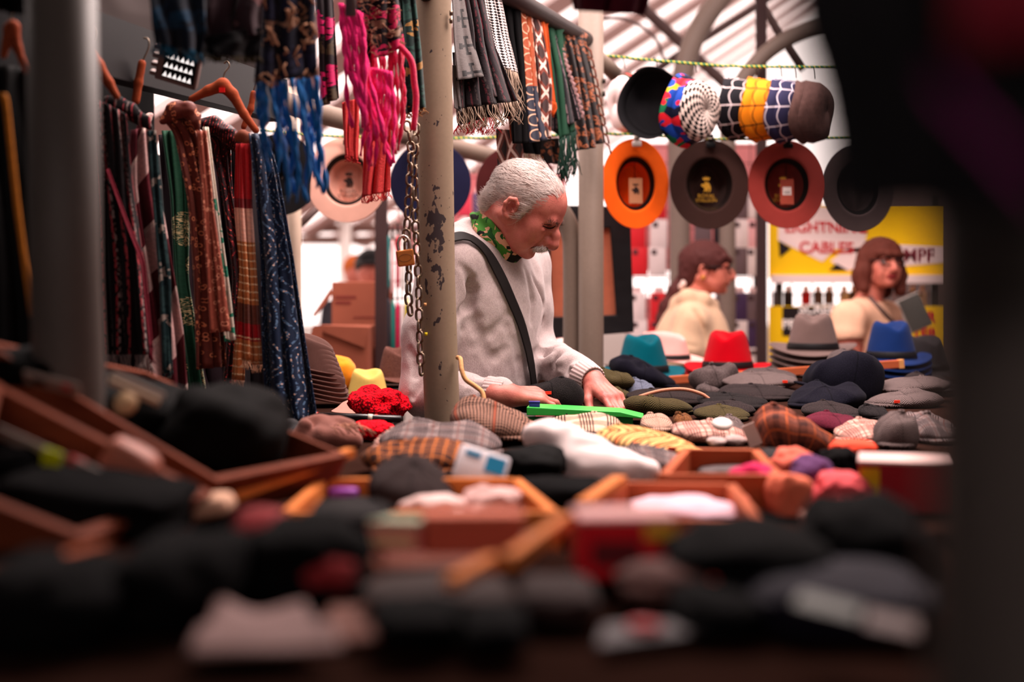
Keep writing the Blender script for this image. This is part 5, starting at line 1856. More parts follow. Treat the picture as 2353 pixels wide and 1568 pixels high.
scarf('rust scarf with small leaf outlines in front of the bronze one', [(452, 300), (464, 450), (474, 600), (484, 765)], [(474, 300), (490, 480), (512, 620), (530, 762)], 2.84, 2.85, M_LEAF2, GL, 1.5, 0.007, 11)
scarf('white scarf with green splashes beside the rust one', [(466, 292), (488, 480), (508, 640), (516, 786)], [(478, 292), (502, 480), (530, 680), (541, 782)], 2.9, 2.91, M_WG, GL, 1.5, 0.008, 12)
scarf('wine red sequin scarf looped over its hanger', [(474, 300), (505, 420), (535, 640), (505, 930)], [(530, 330), (532, 430), (566, 640), (557, 938)], 3.05, 3.06, M_SEQR, GL, 2.5, 0.016, 13,
      extra=knot([(470, 268), (490, 272), (520, 290), (545, 312), (548, 340)], [.028, .036, .036, .03, .016], M_SEQR, 'draped_top', 3.05))
r = root('scarf', at(566, 850, 2.96), 'red cream and tan banded scarf with three fringed tails', 'scarf', GL)
Z1 = [([(542, 330), (538, 480), (552, 620), (533, 872)], [(556, 330), (556, 480), (566, 640), (561, 875)], 2.99, 21), ([(545, 330), (548, 480), (556, 640), (556, 828)], [(562, 330), (562, 480), (574, 640), (577, 832)], 2.97, 22),
      ([(552, 330), (562, 480), (572, 640), (578, 838)], [(577, 330), (580, 480), (590, 640), (602, 838)], 2.94, 23)]
for L, R_, Yk, sd in Z1:
    P, UV = cloth(L, R_, Yk, Yk, 1.2, 0.006, 20, 40, sd, tot=1.2)
    t = obj('tail', MB().grid(P, uv=UV), M_BANDS, r, True, solid=0.002)
    fm = MB()
    fringe(fm, [p - Vector(r.location) for p in P[-1]], 0.018, 0.0011, 14, sd, 0.003)
    f = obj('fringe', fm, plain('cream_fringe', (226, 180, 150), 0.9, 0.2), t)
knot([(545, 300), (560, 296), (575, 305), (572, 335), (560, 345)], [.016, .022, .02, .02, .012], plain('brown_gather', (118, 62, 44), 0.8, 0.2), 'gathered_top', 2.96)(r, None)
scarf('navy sequin scarf with glittering wavy lines at the end of the rack', [(572, 306), (586, 420), (600, 600), (604, 800), (612, 968)], [(612, 308), (636, 380), (676, 600), (704, 800), (730, 968)], 2.93, 2.96, M_SEQN, GL, 2.6, 0.022, 15, tot=1.2,
      fr=dict(length=0.03, r=0.0014, n=30, wob=0.004), frmat=plain('navy_fringe', (22, 30, 46), 0.9, 0.2))

# hangers and the rack rail
RK0, RK1 = at(190, 96, 2.62), at(640, 232, 3.9)
r = root('rack_rail', ((RK0.x + RK1.x) / 2, (RK0.y + RK1.y) / 2, RK0.z), 'black beam carrying the hangers of the left rack', 'rail')
dv = RK1 - RK0
obj('beam', MB().box((0, 0, 0), (dv.length, 0.05, 0.115), Matrix.Translation((RK0 + RK1) / 2) @ dv.to_track_quat('X', 'Z').to_matrix().to_4x4()), PLASTIC_BLACK, r, True, smooth=False)
obj('strut', MB().tube([RK1, Vector((RK1.x, RK1.y, RK1.z + 0.6))], 0.015, 10), DARKSTEEL, r, True)
obj('strut', MB().tube([RK0, Vector((RK0.x, RK0.y, RK0.z + 0.6))], 0.015, 10), DARKSTEEL, r, True)
HWOOD = wood('hanger_wood', (150, 70, 42), 2.0, 0.4)


def hanger(pts, rs, hookpts, Y, label, tagpx=None):
    c = at(pts[0][0], pts[0][1], Y)
    r = root('clothes_hanger', c, label, 'hanger', 'wooden hangers on the left rack')
    P = [at(x, y, Y + (q[0] if q else 0)) for x, y, *q in pts]
    S = SDF()
    S.chain([tuple(p) for p in P], [q * 0.82 for q in rs], 0.006)
    V, Fc = S.mesh(0.0035)
    npmesh('arm', V, Fc, HWOOD, r)
    obj('hook', MB().tube(catmull([at(x, y, Y) for x, y in hookpts], 5), 0.0018, 6), STEEL, r, True)
    if tagpx:
        obj('size_dot', MB().box(at(tagpx[0], tagpx[1], Y - 0.017), (0.012, 0.003, 0.010)), plain('tag_bright_red', (235, 30, 30)), r, True, smooth=False)
    return r


hanger([(212, 120), (225, 150), (250, 190), (268, 222)], [.012, .013, .010, .008], [(212, 120), (224, 78), (218, 60), (214, 64)], 2.55, 'brown wooden hanger half behind the dark grey pole')
hanger([(326, 146), (318, 190), (312, 232)], [.010, .010, .010], [(328, 140), (342, 108), (340, 90), (330, 87)], 2.8, 'narrow wooden hanger seen edge on above the dashed scarf')
hanger([(440, 228), (480, 208), (512, 196), (534, 216), (560, 262), (588, 300)], [.009, .013, .018, .014, .011, .009], [(512, 192), (516, 168), (527, 152), (522, 142), (515, 146)], 3.0, 'orange brown wooden hanger with a red dot holding the banded scarf', (510, 207))
hanger([(582, 214), (576, 250), (560, 292)], [.008, .008, .008], [(582, 212), (588, 190), (592, 178), (586, 172)], 3.1, 'wooden hanger seen edge on behind the blue fringe')
hanger([(8, 128), (22, 66), (30, 62), (40, 110), (60, 164)], [.007, .011, .012, .008, .007], [(26, 62), (26, 40), (34, 20), (28, 10)], 2.2, 'dark wooden hanger at the far left behind the pole')
top('cane', MB().tube(catmull([at(3, 226, 2.0), at(14, 240, 2.0), at(40, 480, 2.0), at(74, 728, 2.0)], 6), 0.0045, 10), wood('amber_cane', (190, 116, 40), 1.0), 'amber wooden cane hanging in the dark at the far left', 'cane')
# coat of dark garments behind the left pole
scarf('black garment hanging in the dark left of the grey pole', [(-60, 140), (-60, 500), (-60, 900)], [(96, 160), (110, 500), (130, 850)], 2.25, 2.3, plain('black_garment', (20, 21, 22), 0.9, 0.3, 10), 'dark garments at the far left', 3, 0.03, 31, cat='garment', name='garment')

# floodlight with three rows of bright prisms
fl = root('floodlight', at(410, 160, 2.75), 'grey floodlight panel with three rows of bright prisms over the rack', 'lamp')
X = Matrix.Translation(at(412, 152, 2.75)) @ Matrix.Rotation(math.radians(17), 4, 'Y') @ Matrix.Rotation(math.radians(24), 4, 'X')
obj('housing', MB().box((0, 0, 0), (0.083, 0.02, 0.072), X), plain('lamp_housing', (120, 100, 96), 0.45, 0.1, metal=0.3), fl, True, smooth=False, bevel=0.003)
obj('reflector', MB().box((0.004, -0.0105, 0.002), (0.064, 0.002, 0.056), X), PLASTIC_BLACK, fl, True, smooth=False)
for k in range(4):
    obj('fin', MB().box((-0.047, 0.0, -0.027 + k * 0.018), (0.012, 0.016, 0.008), X), plain('lamp_housing', (120, 100, 96)), fl, True, smooth=False, bevel=0.001)
n = NB('lamp_prism')
LAMP = n.done(lin((240, 230, 225)), 0.2, **{'Emission Color': (1.0, 0.93, 0.9, 1), 'Emission Strength': 0.9})
m = MB()
for rr in range(3):
    for k in range(6):
        cx, cz = -0.022 + k * 0.0098, 0.017 - rr * 0.0185
        m.add([(cx - 0.0045, -0.012, cz - 0.004), (cx + 0.0045, -0.012, cz - 0.004), (cx + 0.0012, -0.012, cz + 0.007), (cx, -0.016, cz - 0.001)], [(0, 1, 3), (1, 2, 3), (2, 0, 3), (0, 2, 1)], X=X)
obj('prisms', m, LAMP, fl, True, smooth=False)
obj('bracket', MB().tube([at(440, 112, 2.77), at(446, 60, 2.79), at(440, 20, 2.81)], 0.005, 8), DARKSTEEL, fl, True)
# dark canopy cloth and knitted goods along the top edge
scarf('grey canvas hanging along the top above the rack', [(205, -60), (212, 20), (216, 62)], [(640, -60), (640, 90), (600, 182)], 3.6, 4.2, plain('grey_canvas', (52, 45, 44), 0.9, 0.1, 6), None, 2, 0.01, 41, name='canvas', cat='canvas')
scarf('dark blue knitted scarf hanging at the top above the floodlight', [(342, -30), (350, 60), (356, 100)], [(470, -30), (472, 70), (462, 122)], 2.2, 2.25, scarf_mat('navy_knit', 'boucle', (16, 26, 40), (24, 58, 84)), 'knitted goods along the top edge', 2, 0.02, 42,
      fr=dict(length=0.018, r=0.003, n=16, wob=0.006), frmat=plain('teal_blue_yarn', (20, 74, 100), 0.95, 0.4, 150))
scarf('dusty mauve scarf with a dark border hanging at the top', [(448, -30), (455, 50), (462, 95)], [(604, -30), (600, 40), (596, 78)], 2.35, 2.35, scarf_mat('mauve_blotch', 'blotch', (52, 34, 40), (120, 82, 84), (30, 22, 26), 0.8), 'knitted goods along the top edge', 2, 0.02, 43)
scarf('black wool scarf swagged below the mauve one', [(360, 104), (400, 122), (440, 128)], [(600, 62), (602, 100), (598, 130)], 2.3, 2.34, scarf_mat('black_wool', 'boucle', (18, 17, 20), (30, 28, 32)), 'knitted goods along the top edge', 2, 0.014, 44,
      fr=dict(length=0.010, r=0.002, n=40, wob=0.004), frmat=plain('olive_yarn', (70, 62, 44), 0.95, 0.4))
scarf('black cloth in the top left corner beside the pole', [(-40, -80), (-40, 20)], [(96, -80), (90, 40)], 2.0, 2.0, BLACK, 'knitted goods along the top edge', 2, 0.02, 45)

# blue boucle scarf with long fringe
BLUY = plain('bright_blue_yarn', (16, 104, 176), 0.95, 0.55, 60, 0.9, 250, sheen=0.3)
M_BBOU = scarf_mat('navy_boucle_beige', 'boucle', (22, 24, 40), (34, 36, 60), (150, 112, 92), 0.9)
P, UV = cloth([(588, -222), (590, -60), (592, 60), (586, 190)], [(722, -222), (722, -60), (722, 60), (730, 176)], 2.42, 2.46, 2.5, 0.02, 40, 24, 51)
r = root('scarf', P[-1][20], 'navy and beige boucle scarf ending in a long bright blue fringe', 'scarf', 'chunky scarves at the top')
obj('cloth', MB().grid(P, uv=UV), M_BBOU, r, True, solid=0.006)
fm = MB()
fringe(fm, P[-1], 0.185, 0.0046, 27, 52, 0.009, jit=0.40, seg=20, slant=(0.09, 0, 0))
obj('fringe', fm, BLUY, r, True)
# fuzzy beige loops standing off the boucle
fz = MB()
rg = random.Random(8)
for k in range(260):
    j, i = rg.randrange(4, 23), rg.randrange(1, 39)
    if math.sin(j * 1.1 + i * 0.22) < 0.15:
        continue
    p = P[j][i] + Vector((0, -0.006, 0))
    fz.tube([p, p + Vector((rg.uniform(-.01, .012), -0.008, rg.uniform(-.012, .006))), p + Vector((rg.uniform(-.012, .016), -0.004, rg.uniform(-.026, -.004)))], 0.0022, 5)
obj('loops', fz, plain('beige_loops', (168, 122, 96), 0.95, 0.4, 100), r, True)['kind'] = 'stuff'

top('scarf_rail', MB().tube([Vector((-0.545, 1.75, 1.93)), Vector((-0.185, 3.15, 1.93))], 0.02, 16), plain('dark_rail', (52, 42, 42)), 'dark rail over the blue and pink scarves from the left pole to the front pole', 'rail')
# hot pink boucle scarf
PNK = plain('hot_pink_yarn', (250, 30, 122), 0.95, 0.45, 70, 0.9, 250, sheen=0.3)
PNK2 = plain('coral_pink_yarn', (206, 30, 78), 0.95, 0.45, 70, 0.9, 250, sheen=0.3)
M_PB = scarf_mat('black_pink_boucle', 'boucle', (24, 18, 24), (190, 34, 84), (120, 90, 72), 1.2)
P, UV = cloth([(810, -88), (822, 40), (834, 150)], [(900, -88), (918, 40), (928, 108)], 2.82, 2.86, 2.5, 0.018, 40, 24, 61)
r = root('scarf', P[-1][20], 'black and pink boucle scarf with a hot pink fringe in the middle', 'scarf', 'chunky scarves at the top')
obj('cloth', MB().grid(P, uv=UV), M_PB, r, True, solid=0.006)
fm, fm2 = MB(), MB()
fringe(fm, P[-1], 0.19, 0.0046, 21, 62, 0.008, jit=0.22, seg=20)
obj('fringe', fm, PNK2, r, True)
fringe(fm2, [at(778 + i * 4.4, 6 + i * 2, 2.78) for i in range(13)], 0.24, 0.0050, 12, 63, 0.010, jit=0.16, seg=22, slant=(0.13, 0, 0))
fringe(fm2, [at(826 + i * 5, 150 + i * 1, 2.80) for i in range(16)], 0.185, 0.0046, 11, 64, 0.010, jit=0.3, seg=18, slant=(0.06, 0, 0))
obj('fringe', fm2, PNK, r, True)
obj('fringe_strand', MB().tube(catmull([at(x, y, 2.84) for x, y in ((918, 105), (945, 140), (952, 190), (956, 230), (950, 300))], 5), 0.0062, 8), PNK2, r, True)
fz = MB()
for k in range(200):
    j, i = rg.randrange(3, 23), rg.randrange(1, 39)
    p = P[j][i] + Vector((0, -0.006, 0))
    fz.tube([p, p + Vector((rg.uniform(-.012, .012), -0.008, rg.uniform(-.008, .008))), p + Vector((rg.uniform(-.016, .016), -0.006, rg.uniform(-.018, .0)))], 0.0010, 4)
obj('loops', fz, plain('tan_loops', (140, 96, 78), 0.95, 0.4, 100), r, True)['kind'] = 'stuff'
scarf('black boucle scarf with pink patches between the blue and the pink fringe', [(722, -40), (732, 80), (738, 246)], [(764, -40), (770, 80), (778, 226)], 2.9, 2.92, scarf_mat('black_pink_flecks', 'boucle', (24, 16, 22), (196, 28, 100), (70, 60, 40), 0.8), 'chunky scarves at the top', 2, 0.014, 71)
COR = plain('coral_knit', (206, 66, 66), 0.95, 0.3, 200, 0.9, 400)
scarf('coral ruffled knit strip hanging below the pink strands', [(786, 236), (790, 300), (794, 356)], [(824, 226), (824, 300), (822, 366)], 2.95, 2.96, COR, 'coral knits under the pink fringe', 3, 0.008, 72, fr=dict(length=0.010, r=0.0016, n=16, wob=0.006), frmat=COR)
scarf('coral ribbed scarf with a frayed end over the tan hat', [(836, 250), (836, 350), (832, 452)], [(900, 250), (898, 350), (897, 440)], 2.98, 3.0, COR, 'coral knits under the pink fringe', 2.5, 0.01, 73, fr=dict(length=0.016, r=0.0012, n=30, wob=0.006), frmat=COR)
scarf('dark teal scarf with golden threads beside the front pole', [(912, -40), (922, 120), (932, 262)], [(950, -40), (968, 120), (978, 250)], 3.02, 3.05, scarf_mat('teal_gold', 'boucle', (24, 42, 40), (36, 66, 60), (150, 110, 60)), 'chunky scarves at the top', 2, 0.014, 74,
      fr=dict(length=0.012, r=0.0012, n=20, wob=0.008), frmat=plain('gold_thread', (160, 112, 70), 0.7, 0.3))
top('scarf_tube', MB().tube([at(790, 30, 2.6), at(806, 36, 2.6), at(806, -80, 2.6)][1:], 0.010, 14), plain('grey_tube', (96, 84, 84), 0.5, 0.1), 'blurred grey tube end hanging over the pink strands', 'tube')

# ------------------------------------------------------------------ scarves over the rail between the poles
YB = lambda x: 3.28 + (x - 1040) / 310 * 1.05
M_CROSS = scarf_mat('grey_black_crosses', 'cross', (84, 76, 75), (26, 24, 26), None, 1.3)
M_STRIPE = scarf_mat('dark_burgundy_dashes', 'vdash', (28, 20, 24), (84, 36, 44), (60, 50, 50), 1.2)
M_BWC = scarf_mat('black_white_check', 'check', (20, 18, 20), (120, 104, 98), None, 1.4)
M_LOOP = scarf_mat('orange_navy_loops', 'loops', (158, 70, 34), (220, 170, 140), (28, 30, 48), 1.2)
M_GEO = scarf_mat('rust_white_geo', 'geo', (116, 46, 30), (224, 196, 184), (52, 24, 22), 1.1)
M_OR = plain('plain_orange_cloth', (182, 72, 26), 0.9, 0.2, 40, 0.3, 500)
M_BG = plain('bottle_green_cloth', (30, 66, 48), 0.9, 0.2, 40, 0.3, 500)
M_FLK = scarf_mat('black_white_flecks', 'vdash', (26, 24, 28), (130, 104, 110), (80, 60, 70), 1.3)
M_PAIS = scarf_mat('black_orange_paisley', 'paisley', (26, 20, 20), (156, 88, 56), (96, 36, 28), 1.1)
FRB = plain('black_white_fringe', (150, 128, 112), 0.9, 0.6, 300)
FRK = plain('dark_fringe_yarn', (52, 44, 44), 0.9, 0.5, 200)
scarf('long black scarf with pale fringe hanging lowest next to the front pole', [(1040, -60), (1045, 100), (1048, 250)], [(1100, -60), (1135, 100), (1190, 232)], YB(1060), YB(1110), M_STRIPE, GB, 4, 0.02, 81, 0.35,
      fr=dict(length=0.055, r=0.0014, n=60, wob=0.012, slant=(0.22, 0, 0)), frmat=FRB)
scarf('black scarf end with bright red fringe under the black ones', [(1040, 120), (1046, 200), (1050, 268)], [(1100, 120), (1130, 200), (1140, 270)], YB(1130), YB(1190), BLACK, GB, 3, 0.016, 82,
      fr=dict(length=0.045, r=0.0013, n=46, wob=0.010), frmat=plain('red_fringe', (176, 28, 34), 0.9, 0.3))
scarf('grey scarf with black crosses beside the front pole', [(1037, -50), (1044, 100), (1052, 184)], [(1058, -50), (1088, 100), (1111, 176)], YB(1040) - 0.02, YB(1075), M_CROSS, GB, 1.5, 0.008, 83, 0.3, tot=1.3)
scarf('pale grey crossed scarf end showing below, against the pole', [(1040, 150), (1042, 210), (1044, 248)], [(1050, 150), (1056, 210), (1060, 258)], YB(1040) + .02, YB(1050), M_CROSS, GB, 1, 0.004, 84)
scarf('burgundy dashed scarf with a fluffy crimson edge', [(1068, -50), (1095, 100), (1135, 222)], [(1090, -50), (1128, 120), (1146, 222)], YB(1085), YB(1110), M_STRIPE, GB, 2, 0.01, 85, 0.3,
      extra=lambda r, P: obj('fluffy_edge', MB().grid([[p + Vector((0.001, -0.004 - 0.004 * abs(math.sin(k * 2.0)), 0)) for p in row[-10:]] for k, row in enumerate(P[5:])]), plain('crimson_pile', (140, 22, 40)), r, True, solid=0.006))
scarf('black and white checked scarf with long cream tassels', [(1104, -50), (1125, 80), (1142, 150)], [(1142, -50), (1168, 80), (1190, 168)], YB(1110), YB(1150), M_BWC, GB, 2.5, 0.012, 86, 0.3,
      fr=dict(length=0.10, r=0.0014, n=40, wob=0.016, slant=(0.12, 0, 0)), frmat=FRB)
scarf('plain black scarf between the checked and the orange ones', [(1150, 0), (1168, 150), (1178, 330)], [(1196, 25), (1205, 150), (1216, 330)], YB(1170), YB(1195), BLACK, GB, 2, 0.012, 87, 0.3)
scarf('orange and navy scarf with cream loop outlines', [(1193, 8), (1200, 120), (1208, 240), (1216, 328)], [(1218, 16), (1228, 120), (1238, 240), (1258, 322)], YB(1200), YB(1222), M_LOOP, GB, 1.5, 0.010, 88, 0.25, tot=1.2)
scarf('rust scarf with white geometric lines next to the looped one', [(1216, 16), (1229, 100), (1240, 200), (1238, 316)], [(1240, 38), (1254, 110), (1268, 195), (1266, 318)], YB(1222), YB(1242), M_GEO, GB, 1.5, 0.009, 89, 0.25, tot=1.2)
scarf('plain orange scarf with a ragged end', [(1238, 36), (1252, 130), (1258, 230)], [(1258, 58), (1270, 180), (1276, 236)], YB(1240), YB(1255), M_OR, GB, 1.5, 0.008, 90, 0.25,
      fr=dict(length=0.045, r=0.004, n=6, wob=0.010), frmat=M_OR)
scarf('bottle green scarf with a deep green tassel end', [(1248, 44), (1268, 150), (1286, 320)], [(1292, 76), (1300, 150), (1322, 300)], YB(1262), YB(1290), M_BG, GB, 2, 0.012, 91, 0.3,
      fr=dict(length=0.13, r=0.0018, n=46, wob=0.012), frmat=plain('green_tassel', (26, 52, 42), 0.9, 0.4, 100))
scarf('black scarf with white flecked braid along its edge', [(1264, 92), (1268, 200), (1270, 300)], [(1284, 98), (1325, 220), (1340, 272)], YB(1268), YB(1300) - .04, M_FLK, GB, 2.5, 0.012, 92, 0.25,
      extra=lambda r, P: obj('braid', MB().tube([row[-1] + Vector((0.004 * math.sin(k * 1.9), -0.004, 0)) for k, row in enumerate(P[5:])], 0.0055, 8), plain('braid_yarn', (150, 116, 116), 0.9, 0.7, 260), r, True))
scarf('black scarf with orange paisley left of the round pole', [(1284, 66), (1300, 160), (1326, 346)], [(1318, 74), (1342, 200), (1369, 340)], YB(1300), YB(1325), M_PAIS, GB, 2, 0.012, 93, 0.3)
scarf('orange paisley scarf with tassels overlapping the round pole', [(1312, 72), (1332, 160), (1354, 336)], [(1345, 92), (1366, 190), (1391, 328)], YB(1322), YB(1345), M_PAIS, GB, 2, 0.012, 94, 0.3,
      extra=lambda r, P: obj('tassels', (lambda m: [m.tube([row[-1], row[-1] + Vector((0.012, -0.004, -0.012)), row[-1] + Vector((0.016, -0.004, -0.034))], 0.003, 6) for row in P[8::4]] and m)(MB()), plain('rust_tassel', (110, 52, 36), 0.9, 0.4), r, True))
scarf('brown scarf end with white lattice just above the man\'s hair', [(1140, 296), (1142, 340), (1144, 384)], [(1196, 300), (1200, 340), (1204, 372)], YB(1190), YB(1230), scarf_mat('brown_white_lattice', 'geo', (110, 52, 40), (232, 206, 196), (40, 24, 24), 0.8), GB, 1.5, 0.008, 95)
scarf('burnt orange scarf end above the white lattice one', [(1168, 268), (1172, 300), (1174, 318)], [(1200, 268), (1203, 300), (1206, 322)], YB(1180), YB(1205), scarf_mat('burnt_orange_print', 'blotch', (150, 62, 34), (60, 28, 24), (190, 110, 70)), GB, 1, 0.006, 96)
scarf('dark paisley scarf end hanging over the man\'s hair', [(1236, 318), (1238, 350), (1240, 374)], [(1284, 318), (1286, 350), (1288, 378)], YB(1290), YB(1310), M_PAIS, GB, 1.5, 0.008, 97)
scarf('black cloth with pale fringe behind the orange loops', [(1196, 300), (1200, 330), (1204, 352)], [(1240, 300), (1240, 330), (1242, 356)], YB(1260), YB(1270), BLACK, GB, 1.5, 0.008, 98, fr=dict(length=0.03, r=0.0013, n=26, wob=0.01), frmat=FRB)
scarf('dark burgundy cloth hanging at the top near the round pole', [(1316, -80), (1314, 0), (1318, 24)], [(1490, -80), (1492, 0), (1480, 34)], 2.2, 2.2, plain('burgundy_awning', (72, 14, 30), 0.8, 0.2, 10), None, 2, 0.02, 99, name='awning_cloth', cat='cloth')

# chain and padlock on the front pole
CH = plain('chain_steel', (126, 108, 92), 0.35, 0.35, 80, metal=0.85)


def chain(path, name, label, ln=0.030, w=0.0105, r=0.0030):
    P = [at(x, y, Yc) for x, y, Yc in path]
    d = [0.0]
    for a, b in zip(P[:-1], P[1:]):
        d.append(d[-1] + (b - a).length)
    pitch = ln - 2 * r
    nn = int(d[-1] / pitch)
    m = MB()
    for k in range(nn):
        s = k * pitch + pitch / 2
        i = max(q for q in range(len(d)) if d[q] <= s)
        i = min(i, len(P) - 2)
        c = P[i].lerp(P[i + 1], (s - d[i]) / (d[i + 1] - d[i]))
        t = (P[i + 1] - P[i]).normalized()
        Rm = t.to_track_quat('Z', 'Y').to_matrix() @ Matrix.Rotation(math.pi / 2 * (k % 2) + 0.5 + 0.2 * math.sin(k * 1.7), 3, 'Z')
        ring = []
        h, q = ln / 2 - r - (w - r), w - r
        for j in range(9):
            a = math.pi * j / 8
            ring.append(Vector((q * math.cos(a), 0, h + q * math.sin(a))))
        for j in range(9):
            a = math.pi + math.pi * j / 8
            ring.append(Vector((q * math.cos(a), 0, -h + q * math.sin(a))))
        ring.append(ring[0])
        m.tube([c + Rm @ v for v in ring], r, 8, cap=False)
    return top(name, m, CH, label, 'chain')


chain([(934, 278, 3.10), (945, 340, 3.09), (940, 440, 3.08), (934, 540, 3.08), (936, 600, 3.09)], 'hanging_chain', 'steel chain strand carrying the brass padlock')
chain([(958, 285, 3.11), (952, 400, 3.09), (955, 520, 3.09), (962, 640, 3.10), (964, 760, 3.10), (969, 872, 3.10)], 'hanging_chain', 'long steel chain strand hanging beside the front pole')
chain([(940, 600, 3.11), (938, 680, 3.11), (946, 745, 3.11)], 'hanging_chain', 'short steel chain end dangling below the padlock')
pl = root('padlock', at(932, 611, 3.07), 'brass padlock hanging on the chain beside the front pole', 'padlock')
n = NB('aged_brass')
BRASS = n.done(n.vary(lin((200, 122, 60)), n.co('Object'), 60.0, 0.25), 0.38, 0.7)
X = Matrix.Translation(at(932, 593, 3.07)) @ Matrix.Rotation(math.radians(-8), 4, 'Y')
obj('body', MB().box((0, 0, 0), (0.037, 0.016, 0.035), X), BRASS, pl, True, smooth=False, bevel=0.003)
obj('shackle', MB().tube(catmull([X @ Vector(v) for v in ((-0.012, 0, 0.014), (-0.012, 0, 0.034), (-0.004, 0, 0.046), (0.006, 0, 0.046), (0.013, 0, 0.034), (0.013, 0, 0.014))], 5), 0.0032, 10), plain('bright_steel', (200, 180, 170), 0.25, 0.1, metal=0.9), pl, True)
obj('engraving', MB().tube([X @ Vector((0.014 * math.cos(a), -0.0083, 0.008 * math.sin(a))) for a in [6.2832 * q / 28 for q in range(29)]], 0.0006, 5), plain('dark_engraving', (110, 60, 34), 0.5, 0), pl, True)
# ------------------------------------------------------------------ people
def rotz(a):
    return Matrix.Rotation(a, 4, 'Z')


def head_T(loc, yaw, pitch, roll=0.0, s=1.0):
    return Matrix.Translation(loc) @ rotz(yaw) @ Matrix.Rotation(pitch, 4, 'Y') @ Matrix.Rotation(roll, 4, 'X') @ Matrix.Scale(s, 4)


def head_prims(S, old=True, lids=True):
    """head in its own frame: x forward, y left, z up, metres"""
    S.ell((-0.008, 0, 0.030), (0.100, 0.077, 0.081), 0.02)
    S.ell((0.040, 0, 0.026), (0.056, 0.062, 0.064), 0.02)
    S.ell((0.040, 0, -0.036), (0.052, 0.056, 0.074), 0.025)
    for s in (1, -1):
        S.cone((-0.022, s * 0.056, -0.046), (0.050, s * 0.026, -0.099), 0.022, 0.018, 0.025)      # jaw
        S.ball((0.058, s * 0.043, -0.026), 0.022, 0.022)                                          # cheekbone
        S.ell((0.062, s * 0.036, -0.058), (0.026, 0.022, 0.030), 0.02)                            # cheek
    S.ball((0.074, 0, -0.102), 0.019, 0.022)                                                      # chin
    S.cone((0.086, -0.034, 0.013), (0.086, 0.034, 0.013), 0.0135, None, 0.012)                     # brow ridge
    for s in (1, -1):
        S.ell((0.094, s * 0.033, -0.008), (0.020, 0.021, 0.013), 0.010, -1)                       # eye socket
        S.ball((0.0690, s * 0.031, -0.009), 0.0150 if lids else 0.0145, 0.009)                     # lidded eyeball
        S.cone((0.083, s * 0.020, -0.020), (0.084, s * 0.044, -0.018), 0.005, None, 0.008)        # bag under the eye
    S.chain([(0.091, 0, 0.006), (0.108, 0, -0.018), (0.119, 0, -0.040)], [0.0095, 0.0115, 0.0130], 0.009)
    S.ball((0.117, 0, -0.046), 0.0135, 0.006)
    for s in (1, -1):
        S.ball((0.103, s * 0.0140, -0.047), 0.0105, 0.004)
        S.ball((0.096, s * 0.0150, -0.040), 0.0110, 0.006)
        S.ball((0.088, s * 0.0170, -0.018), 0.0090, 0.008)
        S.cone((0.110, s * 0.006, -0.058), (0.106, s * 0.007, -0.050), 0.0032, None, 0.003, -1)
    S.cone((0.093, -0.014, -0.064), (0.093, 0.014, -0.064), 0.012, None, 0.012)                   # muzzle
    S.cone((0.0975, -0.015, -0.0705), (0.0975, 0.015, -0.0705), 0.0058, None, 0.005)
    S.cone((0.0955, -0.013, -0.0815), (0.0955, 0.013, -0.0815), 0.0068, None, 0.005)
    S.cone((0.106, -0.022, -0.0760), (0.106, 0.022, -0.0760), 0.0026, None, 0.004, -1)            # mouth line
    S.cone((0.098, -0.012, -0.0915), (0.098, 0.012, -0.0915), 0.004, None, 0.008, -1)
    if old:
        for s in (1, -1):
            S.chain([(0.097, s * 0.027, -0.050), (0.091, s * 0.034, -0.064), (0.082, s * 0.036, -0.082)], [0.0022, 0.0034, 0.0028], 0.006, -1)
    for s in (1, -1):                                                                             # ears
        e = lambda x, z, y=0.0: (-0.010 + x * 0.88, s * (0.077 + y * 0.9), -0.018 + z * 0.92)
        S.ell(e(0, 0.0, -0.004), (0.017, 0.007, 0.028), 0.006)
        S.chain([e(0.014, 0.006, .000), e(0.012, 0.024, .004), e(0.0, 0.033, .007), e(-0.014, 0.026, .010), e(-0.018, 0.008, .011), e(-0.012, -0.012, .008), e(-0.002, -0.024, .003), e(0.006, -0.026, 0)],
                [0.004, 0.0045, 0.005, 0.005, 0.005, 0.0045, 0.006, 0.006], 0.004)
        S.ell(e(0.002, 0.002, 0.007), (0.008, 0.007, 0.013), 0.004, -1)
        S.ball(e(0.012, -0.004, .003), 0.004, 0.003)


